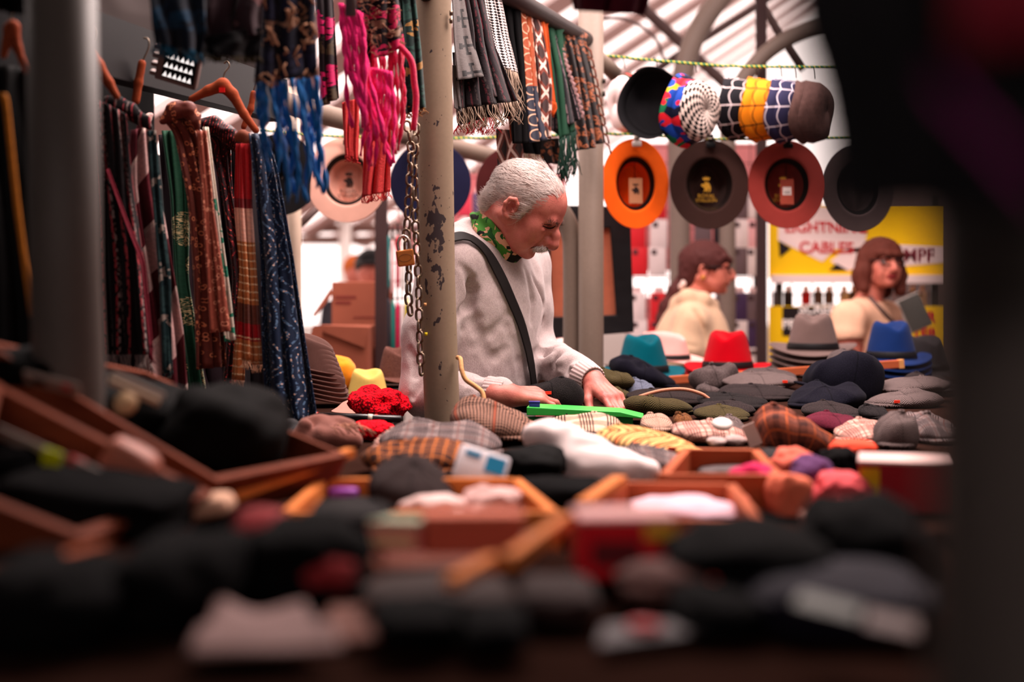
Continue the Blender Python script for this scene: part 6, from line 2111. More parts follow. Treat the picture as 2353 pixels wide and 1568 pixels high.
def hand_prims(S, s, curl=(0.35, 0.45, 0.3), spread=0.10, thumb=0.0):
    """palm down along +x from the wrist, back of the hand +z; s = side of the thumb (+1: +y)"""
    K = [(0.088, 0.026), (0.093, 0.008), (0.088, -0.011), (0.079, -0.028)]
    Ls = [(0.042, 0.026, 0.021), (0.047, 0.029, 0.022), (0.043, 0.028, 0.021), (0.034, 0.021, 0.019)]
    Rs = [0.0092, 0.0095, 0.0090, 0.0078]
    S.cone((-0.03, 0, 0), (0.012, 0, 0), 0.027, 0.026, 0.02)
    for (kx, ky), L, r in zip(K, Ls, Rs):
        y = s * ky
        S.cone((0.008, y * 0.55, -0.002), (kx, y, 0.0), 0.017, r + 0.0035, 0.014)
        a = 0.0
        p = Vector((kx, y, 0.0))
        az = s * spread * (ky - 0.0) / 0.027
        for q, ln in enumerate(L):
            a += curl[q] * (1 + 0.25 * (0.026 - ky) / 0.05)
            d = Vector((math.cos(a) * math.cos(az), math.cos(a) * math.sin(az), -math.sin(a)))
            e = p + d * ln
            r0, r1 = r * (1.08 - 0.10 * q), r * (0.98 - 0.12 * q)
            S.cone(tuple(p), tuple(e), r0, r1, 0.004 if q else 0.007)
            p = e
    t = [(0.020, s * 0.024, -0.008), (0.048, s * 0.043, -0.018 - thumb), (0.078, s * 0.050, -0.028 - thumb * 1.6), (0.102, s * 0.046, -0.036 - thumb * 2)]
    S.chain(t, [0.017, 0.0125, 0.0108, 0.0088], 0.008)
    for ky in (0.026, 0.008, -0.011):
        S.cone((0.03, s * ky * 0.6, 0.014), (0.085, s * ky, 0.011), 0.0022, None, 0.006)


def nails(parent, T, s, curl, spread, mat):
    K = [(0.088, 0.026), (0.093, 0.008), (0.088, -0.011), (0.079, -0.028)]
    Ls = [(0.042, 0.026, 0.021), (0.047, 0.029, 0.022), (0.043, 0.028, 0.021), (0.034, 0.021, 0.019)]
    for (kx, ky), L, r in zip(K, Ls, (0.0092, 0.0095, 0.0090, 0.0078)):
        a, p, az = 0.0, Vector((kx, s * ky, 0.0)), s * spread * ky / 0.027
        for q, ln in enumerate(L):
            a += curl[q] * (1 + 0.25 * (0.026 - ky) / 0.05)
            d = Vector((math.cos(a) * math.cos(az), math.cos(a) * math.sin(az), -math.sin(a)))
            p0, p = p, p + d * ln
        nrm = Vector((math.sin(a) * math.cos(az), math.sin(a) * math.sin(az), math.cos(a)))
        c = p0.lerp(p, 0.82) + nrm * (r * 0.73)
        sd = d.cross(nrm)
        rows = []
        for j in range(5):
            u = -1 + 2 * j / 4
            rows.append([T @ (c + d * (0.0065 * u) + sd * (0.0052 * v * math.sqrt(max(0.15, 1 - 0.6 * u * u))) - nrm * (0.0022 * v * v)) for v in (-1, -.5, 0, .5, 1)])
        obj('fingernail', MB().grid(rows), mat, parent, True, solid=0.0008)


def skin(name, c, c2):
    n = NB(name)
    o = n.co('Object')
    k = n.ma('SMOOTH_MIN', 1.0, n.ma('MULTIPLY', n.ma('SUBTRACT', n.noise(o, 26.0, 4.0), 0.32), 2.4), 0.1)
    col = n.mix(k, lin(c), lin(c2))
    col = n.vary(col, o, 240.0, 0.10)
    n.bump(n.noise(o, 300.0, 4.0), 0.22)
    return n.done(col, 0.48, spec=0.35, **{'Subsurface Weight': 0.02, 'Subsurface Radius': (0.01, 0.004, 0.002)})


def strands(V, N, flow, rng, count, ln, w, lift=0.003, seg=4, sag=0.0, jit=0.35, sel=None):
    """flat tapered hairs rooted on a surface; flow(P) gives the combing direction"""
    idx = np.arange(len(V)) if sel is None else np.nonzero(sel)[0]
    k = rng.choice(idx, count)
    P, n = V[k] + rng.normal(0, 0.0012, (count, 3)), N[k]
    f = flow(P)
    f = f + rng.normal(0, jit, (count, 3))
    t = f - n * (f * n).sum(1, keepdims=True)
    t /= np.maximum(np.linalg.norm(t, axis=1, keepdims=True), 1e-9)
    b = np.cross(t, n)
    L = (ln * rng.uniform(0.6, 1.2, count))[:, None]
    pts = []
    wv = rng.normal(0, 0.12, (count, 1))
    for q in range(seg):
        h = q / (seg - 1)
        c = P + t * L * h - n * (L * h) ** 2 / 0.19 + n * (lift * math.sin(math.pi * min(1, h * 0.75 + 0.12)) * rng.uniform(0.5, 1.4, (count, 1)) - 0.0015) + b * wv * L * h * h - np.array([0, 0, 1.0]) * sag * h * h
        ww = w * (1 - 0.75 * h)
        pts += [c - b * ww, c + b * ww]
    A = np.stack(pts, 1)
    Fc = []
    base = np.arange(count) * (2 * seg)
    for q in range(seg - 1):
        Fc.append(np.stack([base + 2 * q, base + 2 * q + 1, base + 2 * q + 3, base + 2 * q + 2], 1))
    return A.reshape(-1, 3), np.concatenate(Fc)


SKIN_MAN = skin('ruddy_skin', (202, 122, 108), (166, 80, 72))
LIPS = plain('lips', (150, 62, 56), 0.5, 0.1, 200)
HAIRW = plain('white_grey_hair', (200, 184, 178), 0.5, 0.35, 90, spec=0.3)
HAIRB = plain('grey_hair_base', (150, 128, 120), 0.8, 0.4, 250, 0.5, 500)
n = NB('grey_marl_fleece')
o = n.co('Object')
col = n.mix(n.noise(n.co('Object', (500, 500, 160)), 1.0, 2.0), lin((150, 132, 132)), lin((206, 188, 186)))
n.bump(n.noise(o, 420.0, 2.0), 0.35)
MARL = n.done(col, 0.95, spec=0.08, sheen=0.2)

MY = 3.5
man = root('person', (at(1100, 0, 3.6).x, 3.6, 0.0), 'grey haired man with moustache in grey sweatshirt bending over the flat caps', 'person')
HT = head_T(at(1206, 472, MY), math.radians(-13), math.radians(36), math.radians(4), 0.97) @ Matrix.Diagonal((1, 1, 0.90, 1))
yawB = math.radians(-35)
fB, lB = Vector((math.cos(yawB), math.sin(yawB), 0)), Vector((-math.sin(yawB), math.cos(yawB), 0))
RB = Matrix((fB, lB, Vector((0, 0, 1)))).transposed()
RB3 = [[RB[i][j] for j in range(3)] for i in range(3)]
sR, sL = at(1030, 606, 3.47), at(1192, 612, 3.74)
eR, wR = at(972, 905, 3.37), at(1160, 908, 3.29)
mR = at(988, 760, 3.41)
eL, wL = at(1226, 806, 3.72), at(1362, 876, 3.49)
nk0 = HT @ Vector((-0.034, 0, -0.045))
nk1 = at(1118, 572, 3.59)
chestC, bellyC, hipC = at(1108, 690, 3.60), at(1100, 850, 3.60), at(1088, 985, 3.61)


def frame(x, up):
    x = Vector(x).normalized()
    y = Vector(up).cross(x).normalized()
    z = x.cross(y)
    return Matrix((x, y, z)).transposed().to_4x4()


HR = Matrix.Translation(wR + Vector((0.004, -0.002, 0))) @ frame((0.86, 0.40, -0.06), (0.10, -0.35, 1.0)) @ Matrix.Scale(0.96, 4)
HL = Matrix.Translation(wL + Vector((0.004, -0.006, -0.006))) @ frame((0.46, -0.80, -0.33), (0.30, -0.45, 1.0)) @ Matrix.Scale(0.94, 4)
CR, CL = (0.22, 0.42, 0.30), (0.26, 0.36, 0.24)
S = SDF(HT)
head_prims(S)
S.T = Matrix.Identity(4)
S.cone(tuple(nk0), tuple(nk1), 0.054, 0.062, 0.02)
S.cone(tuple(nk1), tuple(chestC), 0.07, 0.10, 0.03)
S.ell(tuple(chestC), (0.10, 0.155, 0.17), 0.04, R=RB3)
S.ell(tuple(bellyC), (0.11, 0.145, 0.17), 0.04, R=RB3)
S.ell(tuple(hipC), (0.11, 0.145, 0.13), 0.04, R=RB3)
S.chain([tuple(sR), tuple(mR), tuple(eR)], [0.046, 0.038, 0.030], 0.02)
S.chain([tuple(eR), tuple(eR.lerp(wR, 0.35)), tuple(wR)], [0.030, 0.029, 0.025], 0.015)
S.chain([tuple(sL), tuple(eL)], [0.045, 0.030], 0.02)
S.chain([tuple(eL), tuple(eL.lerp(wL, 0.35)), tuple(wL)], [0.030, 0.029, 0.025], 0.015)
S.T = HR
hand_prims(S, 1, CR, 0.14)
S.T = HL
hand_prims(S, -1, CL, 0.10, 0.010)
V, Fc = S.mesh(0.0024)
IH = np.array(HT.inverted())
Lc = V[Fc].mean(1) @ IH[:3, :3].T + IH[:3, 3]
mi = ((Lc[:, 0] > 0.0935) & (np.abs(Lc[:, 1]) < 0.020) & (Lc[:, 2] < -0.0665) & (Lc[:, 2] > -0.0885)).astype(int)
body = npmesh('body', V, Fc, [SKIN_MAN, LIPS], man, mi=mi)
NAIL = plain('fingernail', (232, 170, 154), 0.3, 0.05)
nails(man, HR, 1, CR, 0.14, NAIL)
nails(man, HL, -1, CL, 0.10, NAIL)
tn = HL @ Vector((0.096, -0.046, -0.040))
dz = (HL.to_3x3() @ Vector((0.2, -0.3, 1.0))).normalized()
dx = (HL.to_3x3() @ Vector((0.9, 0.1, -0.35))).normalized()
dy = dz.cross(dx).normalized()
obj('fingernail', MB().grid([[tn + dz * (0.0092 - 0.003 * v * v) + dx * (0.007 * u) + dy * (0.0062 * v * (1 - 0.25 * u * u)) for v in (-1, -.5, 0, .5, 1)] for u in (-1, -.5, 0, .5, 1)]), NAIL, man, True, solid=0.0008)

# hair
S = SDF(HT)
S.ell((-0.010, 0, 0.031), (0.1015, 0.0795, 0.0815), 0.02)
S.ell((-0.070, 0, -0.028), (0.036, 0.056, 0.052), 0.02)
S.ell((0.106, 0, -0.016), (0.072, 0.13, 0.090), 0.010, -1)
S.ell((0.060, 0, 0.122), (0.060, 0.038, 0.034), 0.02, -1)
for s in (1, -1):
    S.ell((0.046, s * 0.085, -0.062), (0.050, 0.05, 0.058), 0.010, -1)
    S.ell((-0.010, s * 0.085, -0.024), (0.020, 0.03, 0.032), 0.008, -1)
    S.cone((0.022, s * 0.072, -0.024), (0.024, s * 0.073, 0.014), 0.005, None, 0.01)
hv, hf = S.mesh(0.003)
hn = normals(hv, hf)
A = hv @ IH[:3, :3].T + IH[:3, 3]
hv2 = hv + hn * (vnoise(A * np.array([45, 160, 90]))[:, None] * 0.0022)
hair = npmesh('hair', hv2, hf, HAIRB, man)
rng = np.random.default_rng(5)
MH = np.array(HT.to_3x3().normalized())


def comb(P):
    L = P @ IH[:3, :3].T + IH[:3, 3]
    side = np.clip((0.085 - L[:, 2]) / 0.08, 0, 1)[:, None]
    w1_ = vnoise(L * np.array([26, 40, 26]), 7)[:, None]
    fl = np.concatenate([-0.85 + 0 * side, 0.10 * np.sign(L[:, 1:2]) * (1 - side) + 0.25 * w1_, -0.50 * side + 0.05 + 0.55 * w1_], 1)
    return fl @ MH.T


sv, sf = strands(hv2, hn, comb, rng, 9500, 0.036, 0.00052, 0.0035, jit=0.14)
npmesh('hair_strands', sv, sf, HAIRW, hair, shift=man.location).location = (0, 0, 0)
bn = normals(V, Fc)
Lb = V @ IH[:3, :3].T + IH[:3, 3]
sv, sf = strands(V, bn, comb, rng, 2200, 0.036, 0.0006, 0.005, jit=0.18, sel=(Lb[:, 2] > 0.075) & (Lb[:, 0] < 0.070) & (Lb[:, 0] > -0.05))
npmesh('hair_strands', sv, sf, HAIRW, hair, shift=man.location).location = (0, 0, 0)
# moustache and brows
S = SDF(HT)
for s in (1, -1):
    S.chain([(0.105, s * 0.003, -0.0615), (0.103, s * 0.016, -0.0655), (0.093, s * 0.028, -0.0735)], [0.0055, 0.0062, 0.004], 0.004)
mv, mf = S.mesh(0.002)
mn = normals(mv, mf)
mo = npmesh('moustache', mv, mf, HAIRB, man)
sv, sf = strands(mv, mn, lambda P: np.stack([0 * P[:, 0], np.sign((P @ IH[:3, :3].T + IH[:3, 3])[:, 1]) * 0.7, -0.9 + 0 * P[:, 0]], 1) @ MH.T, rng, 1100, 0.014, 0.0005, 0.003, jit=0.3)
npmesh('moustache_hairs', sv, sf, HAIRW, mo, shift=man.location).location = (0, 0, 0)
S = SDF(HT)
for s in (1, -1):
    S.chain([(0.0985, s * 0.014, 0.012), (0.0965, s * 0.030, 0.018), (0.084, s * 0.046, 0.014)], [0.0028, 0.0032, 0.002], 0.003)
mv, mf = S.mesh(0.0018)
mn = normals(mv, mf)
eb = npmesh('eyebrows', mv, mf, plain('grey_brow', (88, 60, 52), 0.8, 0.3, 300), man)
sv, sf = strands(mv, mn, lambda P: np.stack([0.2 + 0 * P[:, 0], np.sign((P @ IH[:3, :3].T + IH[:3, 3])[:, 1]) * 0.9, 0.1 + 0 * P[:, 0]], 1) @ MH.T, rng, 600, 0.012, 0.0004, 0.002, jit=0.25)
npmesh('brow_hairs', sv, sf, plain('brow_hair', (92, 66, 60), 0.6, 0.4, 90), eb, shift=man.location).location = (0, 0, 0)
for s in (1, -1):
    c = HT @ Vector((0.0705, s * 0.031, -0.0135))
    m = MB().lathe([(0.0145 * math.sin(a), 0.0145 * math.cos(a)) for a in [math.pi * q / 10 for q in range(11)]], 16, X=Matrix.Translation(c))
    obj('eye', m, plain('eye_dark', (60, 36, 32), 0.2, 0), man, True)
    lash = [HT @ Vector((0.0695 + 0.0178 * math.cos(a), s * 0.031 + 0.0172 * math.sin(a), -0.0150)) for a in [-1.1 + 2.2 * q / 8 for q in range(9)]]
    plain('lash_crease_dark', (50, 28, 26), 0.8, 0)

# dark lash line, and crease shade painted in lid fold and mouth
bvb = BVHTree.FromPolygons([tuple(p) for p in V], [tuple(int(i) for i in f) for f in Fc])
for nm_, pl_, rr_ in (('eyelid_line', [(1247, 519), (1255, 523), (1264, 525), (1272, 523), (1277, 518)], 0.0019), ('eyelid_fold', [(1245, 514), (1254, 516), (1265, 517), (1275, 514)], 0.0010), ('mouth_line', [(1219, 571), (1227, 568), (1236, 567)], 0.0012)):
    hp = []
    for x_, y_ in pl_:
        d_ = (at(x_, y_, 1.0) - Vector((0, 0, HC))).normalized()
        h_ = bvb.ray_cast(Vector((0, 0, HC)) + d_ * 3.0, d_)
        if h_[0] is not None:
            hp.append(h_[0] - d_ * 0.0002)
    if len(hp) > 2:
        obj(nm_, MB().tube(catmull(hp, 4), [rr_ * math.sin(math.pi * (0.12 + 0.76 * q / (4 * (len(hp) - 1)))) for q in range(4 * (len(hp) - 1) + 1)], 6), plain('lash_crease_dark', (50, 28, 26)), man, True)
# sweatshirt
S = SDF()
S.ell(tuple(chestC), (0.132, 0.188, 0.20), 0.05, R=RB3)
S.ell(tuple(bellyC), (0.145, 0.182, 0.21), 0.06, R=RB3)
S.ell(tuple(hipC), (0.142, 0.182, 0.12), 0.06, R=RB3)
S.cone(tuple(at(1116, 580, 3.60)), tuple(sR), 0.078, 0.074, 0.04)
S.cone(tuple(at(1120, 580, 3.60)), tuple(sL), 0.078, 0.074, 0.04)
S.chain([tuple(sR), tuple(mR), tuple(eR)], [0.078, 0.064, 0.054], 0.03)
S.chain([tuple(eR), tuple(eR.lerp(wR, 0.5)), tuple(eR.lerp(wR, 0.90))], [0.052, 0.050, 0.040], 0.025)
S.chain([tuple(sL), tuple(sL.lerp(eL, 0.5)), tuple(eL)], [0.074, 0.064, 0.058], 0.03)
S.chain([tuple(eL), tuple(eL.lerp(wL, 0.5)), tuple(eL.lerp(wL, 0.90))], [0.056, 0.052, 0.040], 0.025)
S.cone(tuple(nk1 + Vector((0.004, 0, 0.012))), tuple(nk0), 0.066, 0.062, 0.012, -1)      # neck opening
# creases of the sleeves
for a_, b_, kk in ((sR, eR, 5), (eR, wR, 5), (eL, wL, 5), (sL, eL, 3)):
    d = (b_ - a_)
    for q in range(kk):
        t = 0.25 + 0.6 * q / max(1, kk - 1)
        c = a_ + d * t
        o1, o2 = Vector((0.02, -0.066, 0.05)), Vector((-0.03, -0.066, -0.05))
        S.cone(tuple(c + o1 * (1.06 if q % 2 else 1.0)), tuple(c + o2), 0.007, 0.005, 0.014, -1)
for p0, p1, rr in (((1085, 690), (1078, 640), .010), ((1100, 760), (1072, 680), .010), ((1130, 830), (1085, 740), .010), ((1160, 880), (1110, 800), .010), ((1230, 700), (1210, 640), .008), ((1240, 780), (1222, 690), .008), ((1200, 900), (1180, 760), .008)):
    a_, b_ = at(p0[0], p0[1], 3.43), at(p1[0], p1[1], 3.43)
    S.cone(tuple(a_), tuple(b_), rr, rr * 0.7, 0.018, -1)
cv_, cf_ = S.mesh(0.010)
bv0 = BVHTree.FromPolygons([tuple(p) for p in cv_], [tuple(int(i) for i in f) for f in cf_])
for pl_, rr_ in (([(1078, 634), (1082, 668), (1076, 700), (1056, 728)], 0.013), ([(1150, 690), (1166, 750), (1172, 780)], 0.007), ([(1184, 780), (1196, 830), (1200, 870)], 0.008),
                 ([(1086, 800), (1130, 765), (1172, 716)], 0.009), ([(1106, 862), (1140, 820), (1168, 800)], 0.009), ([(1070, 760), (1100, 730)], 0.009),
                 ([(1226, 634), (1246, 700), (1240, 770)], 0.008), ([(1208, 618), (1226, 690), (1224, 740)], 0.007), ([(1228, 816), (1250, 806), (1266, 804)], 0.010),
                 ([(1224, 842), (1252, 856), (1278, 846)], 0.009), ([(1286, 842), (1306, 856), (1312, 874)], 0.008), ([(1258, 870), (1280, 868)], 0.008),
                 ([(1070, 872), (1098, 886), (1120, 890)], 0.008), ([(1080, 902), (1108, 912)], 0.007), ([(938, 806), (958, 842), (952, 884)], 0.011), ([(944, 760), (960, 800)], 0.009), ([(1060, 610), (1090, 640)], 0.007)):
    hp = []
    for x_, y_ in pl_:
        d_ = (at(x_, y_, 1.0) - Vector((0, 0, HC))).normalized()
        h_ = bv0.ray_cast(Vector((0, 0, HC)) + d_ * 3.0, d_)
        if h_[0] is not None:
            hp.append(tuple(h_[0] - d_ * (0.004 + 0.35 * rr_)))
    if len(hp) > 1:
        S.chain(hp, [rr_ * 0.6] + [rr_] * (len(hp) - 2) + [rr_ * 0.5], 0.014, -1)
sv_, sf_ = S.mesh(0.0042)
sn_ = normals(sv_, sf_)
q = sv_ @ np.array(RB3)
dsp = vnoise(q * np.array([9, 9, 6.0]), 3) * 0.008 + vnoise(q * np.array([24, 24, 11.0]), 4) * 0.0045 + vnoise(q * np.array([60, 60, 40.0]), 5) * 0.0010
sv_ = sv_ + sn_ * dsp[:, None]
shirt = npmesh('sweatshirt', sv_, sf_, MARL, man)
for nm, e_, w_ in (('cuff', eR, wR), ('cuff', eL, wL)):
    d = (w_ - e_).normalized()
    c = e_.lerp(w_, 0.98)
    rows = []
    up = d.cross(Vector((0, 1, 0))).normalized()
    sd = d.cross(up)
    for t, rr in ((-0.042, 0.036), (-0.036, 0.043), (-0.012, 0.039), (0.004, 0.037), (0.008, 0.034), (0.002, 0.030)):
        rows.append([c + d * t + (up * math.cos(u) + sd * math.sin(u)) * (rr + 0.0012 * math.sin(26 * u)) for u in [2 * math.pi * k / 104 for k in range(104)]])
    obj(nm, MB().grid(rows, True), plain('rib_knit', (196, 172, 170), 0.95, 0.15, 300, 0.4, 600), man, True)
# ribbed collar
ax = (nk0 - nk1).normalized()
u0 = ax.cross(Vector((0, 1, 0))).normalized()
v0 = ax.cross(u0)
cc = nk1 + ax * 0.004
rows = []
for t, rr in ((-0.012, 0.092), (0.004, 0.090), (0.014, 0.083), (0.016, 0.076), (0.008, 0.070), (-0.01, 0.070)):
    rows.append([cc + ax * t + (u0 * math.cos(u) * 1.02 + v0 * math.sin(u) * 0.95) * rr for u in [2 * math.pi * k / 64 for k in range(64)]])
obj('collar', MB().grid(rows, True), plain('rib_knit', (196, 172, 170)), man, True)
# camouflage neck tube
n = NB('camouflage_cloth')
o = n.co('Object')
a1, a2, a3 = n.noise(o, 26.0, 2.0, 0.6), n.noise(n.co('Object', None, (1, 2, 3)), 24.0, 2.0, 0.6), n.noise(n.co('Object', None, (3, 1, 2)), 26.0, 2.0, 0.5)
col = n.mix(n.gt(a1, 0.50), lin((70, 130, 52)), lin((216, 160, 130)))
col = n.mix(n.gt(a2, 0.53), col, lin((36, 84, 40)))
col = n.mix(n.gt(a3, 0.55), col, lin((30, 28, 26)))
CAMO = n.done(col, 0.8, spec=0.15)
ga = Vector((0.60, -0.30, 0.70)).normalized()
gu = ga.cross(Vector((0, 1, 0))).normalized()
gv = ga.cross(gu)
gc = at(1143, 543, 3.545)
rows = []
for k, t in enumerate(np.linspace(-1, 1, 13)):
    row = []
    for j in range(72):
        u = 2 * math.pi * j / 72
        wv = 0.0035 * math.sin(3 * u + t * 3) + 0.003 * math.sin(5 * u - t * 5 + 1) + 0.003 * math.cos(t * 7 + u)
        rr = 0.070 + 0.006 * math.cos(t * 2.2) + wv
        row.append(gc + ga * (0.034 * t + 0.006 * math.sin(2 * u)) + gu * math.cos(u) * rr * 1.06 + gv * math.sin(u) * rr * 0.95)
    rows.append(row)
obj('neck_tube', MB().grid(rows, True), CAMO, man, True, solid=0.003)
# shoulder strap, laid on the sweatshirt
bv = BVHTree.FromPolygons([tuple(p) for p in sv_], [tuple(int(i) for i in f) for f in sf_])
camp = Vector((0, 0, HC))
sp = catmull([Vector((x, y, 0)) for x, y in ((1036, 553), (1062, 548), (1090, 560), (1118, 588), (1146, 636), (1170, 690), (1192, 745), (1208, 805), (1216, 850), (1221, 890))], 7)
SPt = []
for p in sp:
    d = (at(p.x, p.y, 1.0) - camp).normalized()
    h = bv0.ray_cast(camp + d * 3.0, d)
    if h[0] is not None:
        SPt.append((h[0], h[1]))
rows = []
for k, (p, nn) in enumerate(SPt):
    t = (SPt[min(k + 1, len(SPt) - 1)][0] - SPt[max(0, k - 1)][0]).normalized()
    w = t.cross(nn).normalized()
    rows.append([p + nn * 0.007 + w * 0.0135 * e for e in (-1, -0.8, 0.8, 1)])
obj('shoulder_strap', MB().grid(rows), plain('strap_black', (28, 24, 24), 0.6, 0.1, 60), man, True, solid=0.003, offset=1.0)
# trousers and shoes
S = SDF()
for s in (1, -1):
    h0 = Vector((hipC.x, 3.61, 0.90)) + lB * 0.085 * s
    S.chain([tuple(h0), (h0.x, h0.y, 0.5), (h0.x - 0.01, h0.y, 0.07)], [0.105, 0.085, 0.065], 0.03)
V, Fc = S.mesh(0.01)
npmesh('trousers', V, Fc, plain('dark_trousers', (34, 34, 40), 0.9, 0.2, 40), man)
S = SDF()
for s in (1, -1):
    h0 = Vector((hipC.x, 3.61, 0.05)) + lB * 0.085 * s
    S.cone(tuple(h0 - fB * 0.05), tuple(h0 + fB * 0.15), 0.048, 0.04, 0.02)
V, Fc = S.mesh(0.01)
V[:, 2] = np.maximum(V[:, 2], 0.0)
npmesh('shoes', V, Fc, BLACK, man)


# ------------------------------------------------------------------ the two women beyond the hats
def spectacles(par, T, col):
    m = MB()
    for s in (1, -1):
        c = Vector((0.110, s * 0.031, -0.008))
        m.tube([T @ (c + Vector((-0.010 * (math.cos(a) ** 2), 0.026 * math.cos(a), 0.018 * math.sin(a)))) for a in [2 * math.pi * k / 24 for k in range(25)]], 0.0036, 6)
        m.tube([T @ Vector((0.104, s * 0.056, -0.002)), T @ Vector((0.05, s * 0.082, 0.004)), T @ Vector((-0.02, s * 0.085, 0.006))], 0.0026, 6)
    m.tube([T @ Vector((0.110, 0.007, -0.004)), T @ Vector((0.114, 0, -0.001)), T @ Vector((0.110, -0.007, -0.004))], 0.0022, 6)
    g = obj('glasses', m, col, par, True)
    return g


def legs(par, x, y, sep, mat):
    S = SDF()
    for s in (1, -1):
        S.chain([(x, y + s * sep, 0.86), (x, y + s * sep, 0.45), (x, y + s * sep, 0.03)], [0.11, 0.085, 0.06], 0.03)
    V, Fc = S.mesh(0.015)
    V[:, 2] = np.maximum(V[:, 2], 0.0)
    npmesh('trousers', V, Fc, mat, par)


SKINW = skin('warm_skin', (206, 120, 100), (190, 98, 84))
EYEW = plain('eye_white', (140, 116, 112), 0.3, 0.0)
IRIS = plain('iris_dark', (50, 30, 26), 0.2, 0.0)


def eyes(par, T):
    for s in (1, -1):
        o = obj('eye', MB().lathe([(0.0155 * math.sin(a), 0.0155 * math.cos(a)) for a in [math.pi * q / 10 for q in range(11)]], 16, X=T @ Matrix.Translation((0.0735, s * 0.031, -0.009))), EYEW, par, True)
        obj('iris', MB().lathe([(0.0, 0.0022), (0.004, 0.0018), (0.0065, 0.0)], 14, X=T @ Matrix.Translation((0.0872, s * 0.031, -0.009)) @ Matrix.Rotation(math.pi / 2, 4, 'Y')), IRIS, o, True).matrix_parent_inverse = Matrix.Translation(-Vector(par.location)) @ Matrix.Translation(par.location)


# dark haired woman in profile
WY = 5.95
T1 = head_T(at(1622, 616, WY), math.radians(-8), math.radians(0), 0.0, 0.95) @ Matrix.Diagonal((1, 1, 0.93, 1))
w1 = root('person', (at(1590, 0, WY).x, WY, 0), 'dark haired woman with ponytail and glasses in a beige hooded top seen in profile', 'person')
c1 = at(1592, 790, WY)
S = SDF(T1)
head_prims(S, False)
S.T = Matrix.Identity(4)
S.cone(tuple(T1 @ Vector((-0.03, 0, -0.05))), tuple(at(1598, 712, WY)), 0.05, 0.056, 0.02)
S.ell(tuple(c1), (0.10, 0.15, 0.20), 0.04)
S.ell((c1.x - 0.01, WY, 0.95), (0.11, 0.15, 0.2), 0.04)
V, Fc = S.mesh(0.0045)
I1 = np.array(T1.inverted())
Lc = V[Fc].mean(1) @ I1[:3, :3].T + I1[:3, 3]
mi = ((Lc[:, 0] > 0.092) & (np.abs(Lc[:, 1]) < 0.022) & (Lc[:, 2] < -0.0655) & (Lc[:, 2] > -0.0885)).astype(int)
npmesh('body', V, Fc, [SKINW, plain('rose_lips', (160, 58, 60), 0.4, 0.05)], w1, mi=mi)
S = SDF(T1)
S.ell((-0.010, 0, 0.032), (0.112, 0.091, 0.094), 0.02)
S.ell((-0.070, 0, -0.030), (0.052, 0.068, 0.070), 0.02)
S.ell((0.112, 0, -0.062), (0.082, 0.14, 0.085), 0.010, -1)
S.chain([(0.080, -0.045, 0.050), (0.098, -0.02, 0.034), (0.100, 0.02, 0.034), (0.082, 0.045, 0.05)], [0.018, 0.016, 0.016, 0.018], 0.012)
for s in (1, -1):
    S.ell((0.020, s * 0.085, -0.066), (0.040, 0.05, 0.055), 0.010, -1)
    S.ell((-0.022, s * 0.092, -0.014), (0.016, 0.03, 0.024), 0.006, -1)
    S.cone((0.058, s * 0.068, 0.035), (0.062, s * 0.066, 0.0), 0.010, 0.004, 0.01)
V, Fc = S.mesh(0.004)
nn_ = normals(V, Fc)
V = V + nn_ * (vnoise((V @ I1[:3, :3].T) * np.array([70, 120, 40]))[:, None] * 0.003)
HAIR1 = plain('dark_brown_hair', (74, 38, 36), 0.6, 0.4, 200, 0.4, 400, spec=0.08)
h1 = npmesh('hair', V, Fc, HAIR1, w1)
S = SDF()
pt = [at(x, y, WY + .01) for x, y in ((1566, 640), (1552, 668), (1534, 705), (1524, 735), (1520, 765))]
S.chain([tuple(p) for p in pt], [0.022, 0.030, 0.032, 0.028, 0.012], 0.015)
V, Fc = S.mesh(0.004)
V = V + normals(V, Fc) * (vnoise(V * np.array([90, 90, 20]))[:, None] * 0.004)
npmesh('ponytail', V, Fc, HAIR1, w1)
S = SDF()
p = at(1569, 652, WY - 0.01)
for k in range(8):
    a = k / 8 * 6.2832
    S.ball(tuple(p + Vector((0.010 * math.cos(a), 0.022 * math.sin(a), 0.020 * math.cos(a) * 0.8))), 0.013, 0.006)
V, Fc = S.mesh(0.004)
npmesh('hair_tie', V, Fc, plain('scrunchie_white', (232, 200, 190), 0.9, 0.1, 100), w1)
spectacles(w1, T1, PLASTIC_BLACK)
obj('earring', MB().tube([T1 @ Vector((-0.012, -0.088, -0.038 - 0.006 * math.cos(a) - 0.006)) + Vector((0.006 * math.sin(a), 0, 0)) for a in [6.2832 * k / 14 for k in range(15)]], 0.0022, 6), GOLD, w1, True)
HOOD = plain('beige_fleece', (206, 170, 140), 0.95, 0.12, 60, 0.3, 300, sheen=0.15)
S = SDF()
S.ell(tuple(c1 + Vector((0, 0, -0.02))), (0.155, 0.20, 0.24), 0.05)
S.ell((c1.x - 0.005, WY, 0.95), (0.165, 0.20, 0.20), 0.05)
s1 = at(1588, 742, WY - 0.15)
S.chain([tuple(s1), tuple(at(1572, 800, WY - 0.17)), tuple(at(1560, 880, WY - 0.16)), tuple(at(1640, 900, WY - 0.22))], [0.080, 0.072, 0.062, 0.05], 0.03)
S.chain([tuple(at(1600, 742, WY + 0.15)), tuple(at(1600, 880, WY + 0.16))], [0.075, 0.06], 0.03)
S.chain([tuple(at(x, y, WY + d)) for x, y, d in ((1640, 700, -.06), (1615, 690, -.10), (1580, 684, -.10), (1560, 700, -.04), (1560, 700, .05), (1590, 690, .1), (1640, 704, .06))], [0.020, 0.030, 0.034, 0.038, 0.038, 0.032, 0.02], 0.02)
S.cone(tuple(at(1545, 788, WY - 0.26)), tuple(at(1622, 800, WY - 0.24)), 0.006, None, 0.012, -1)
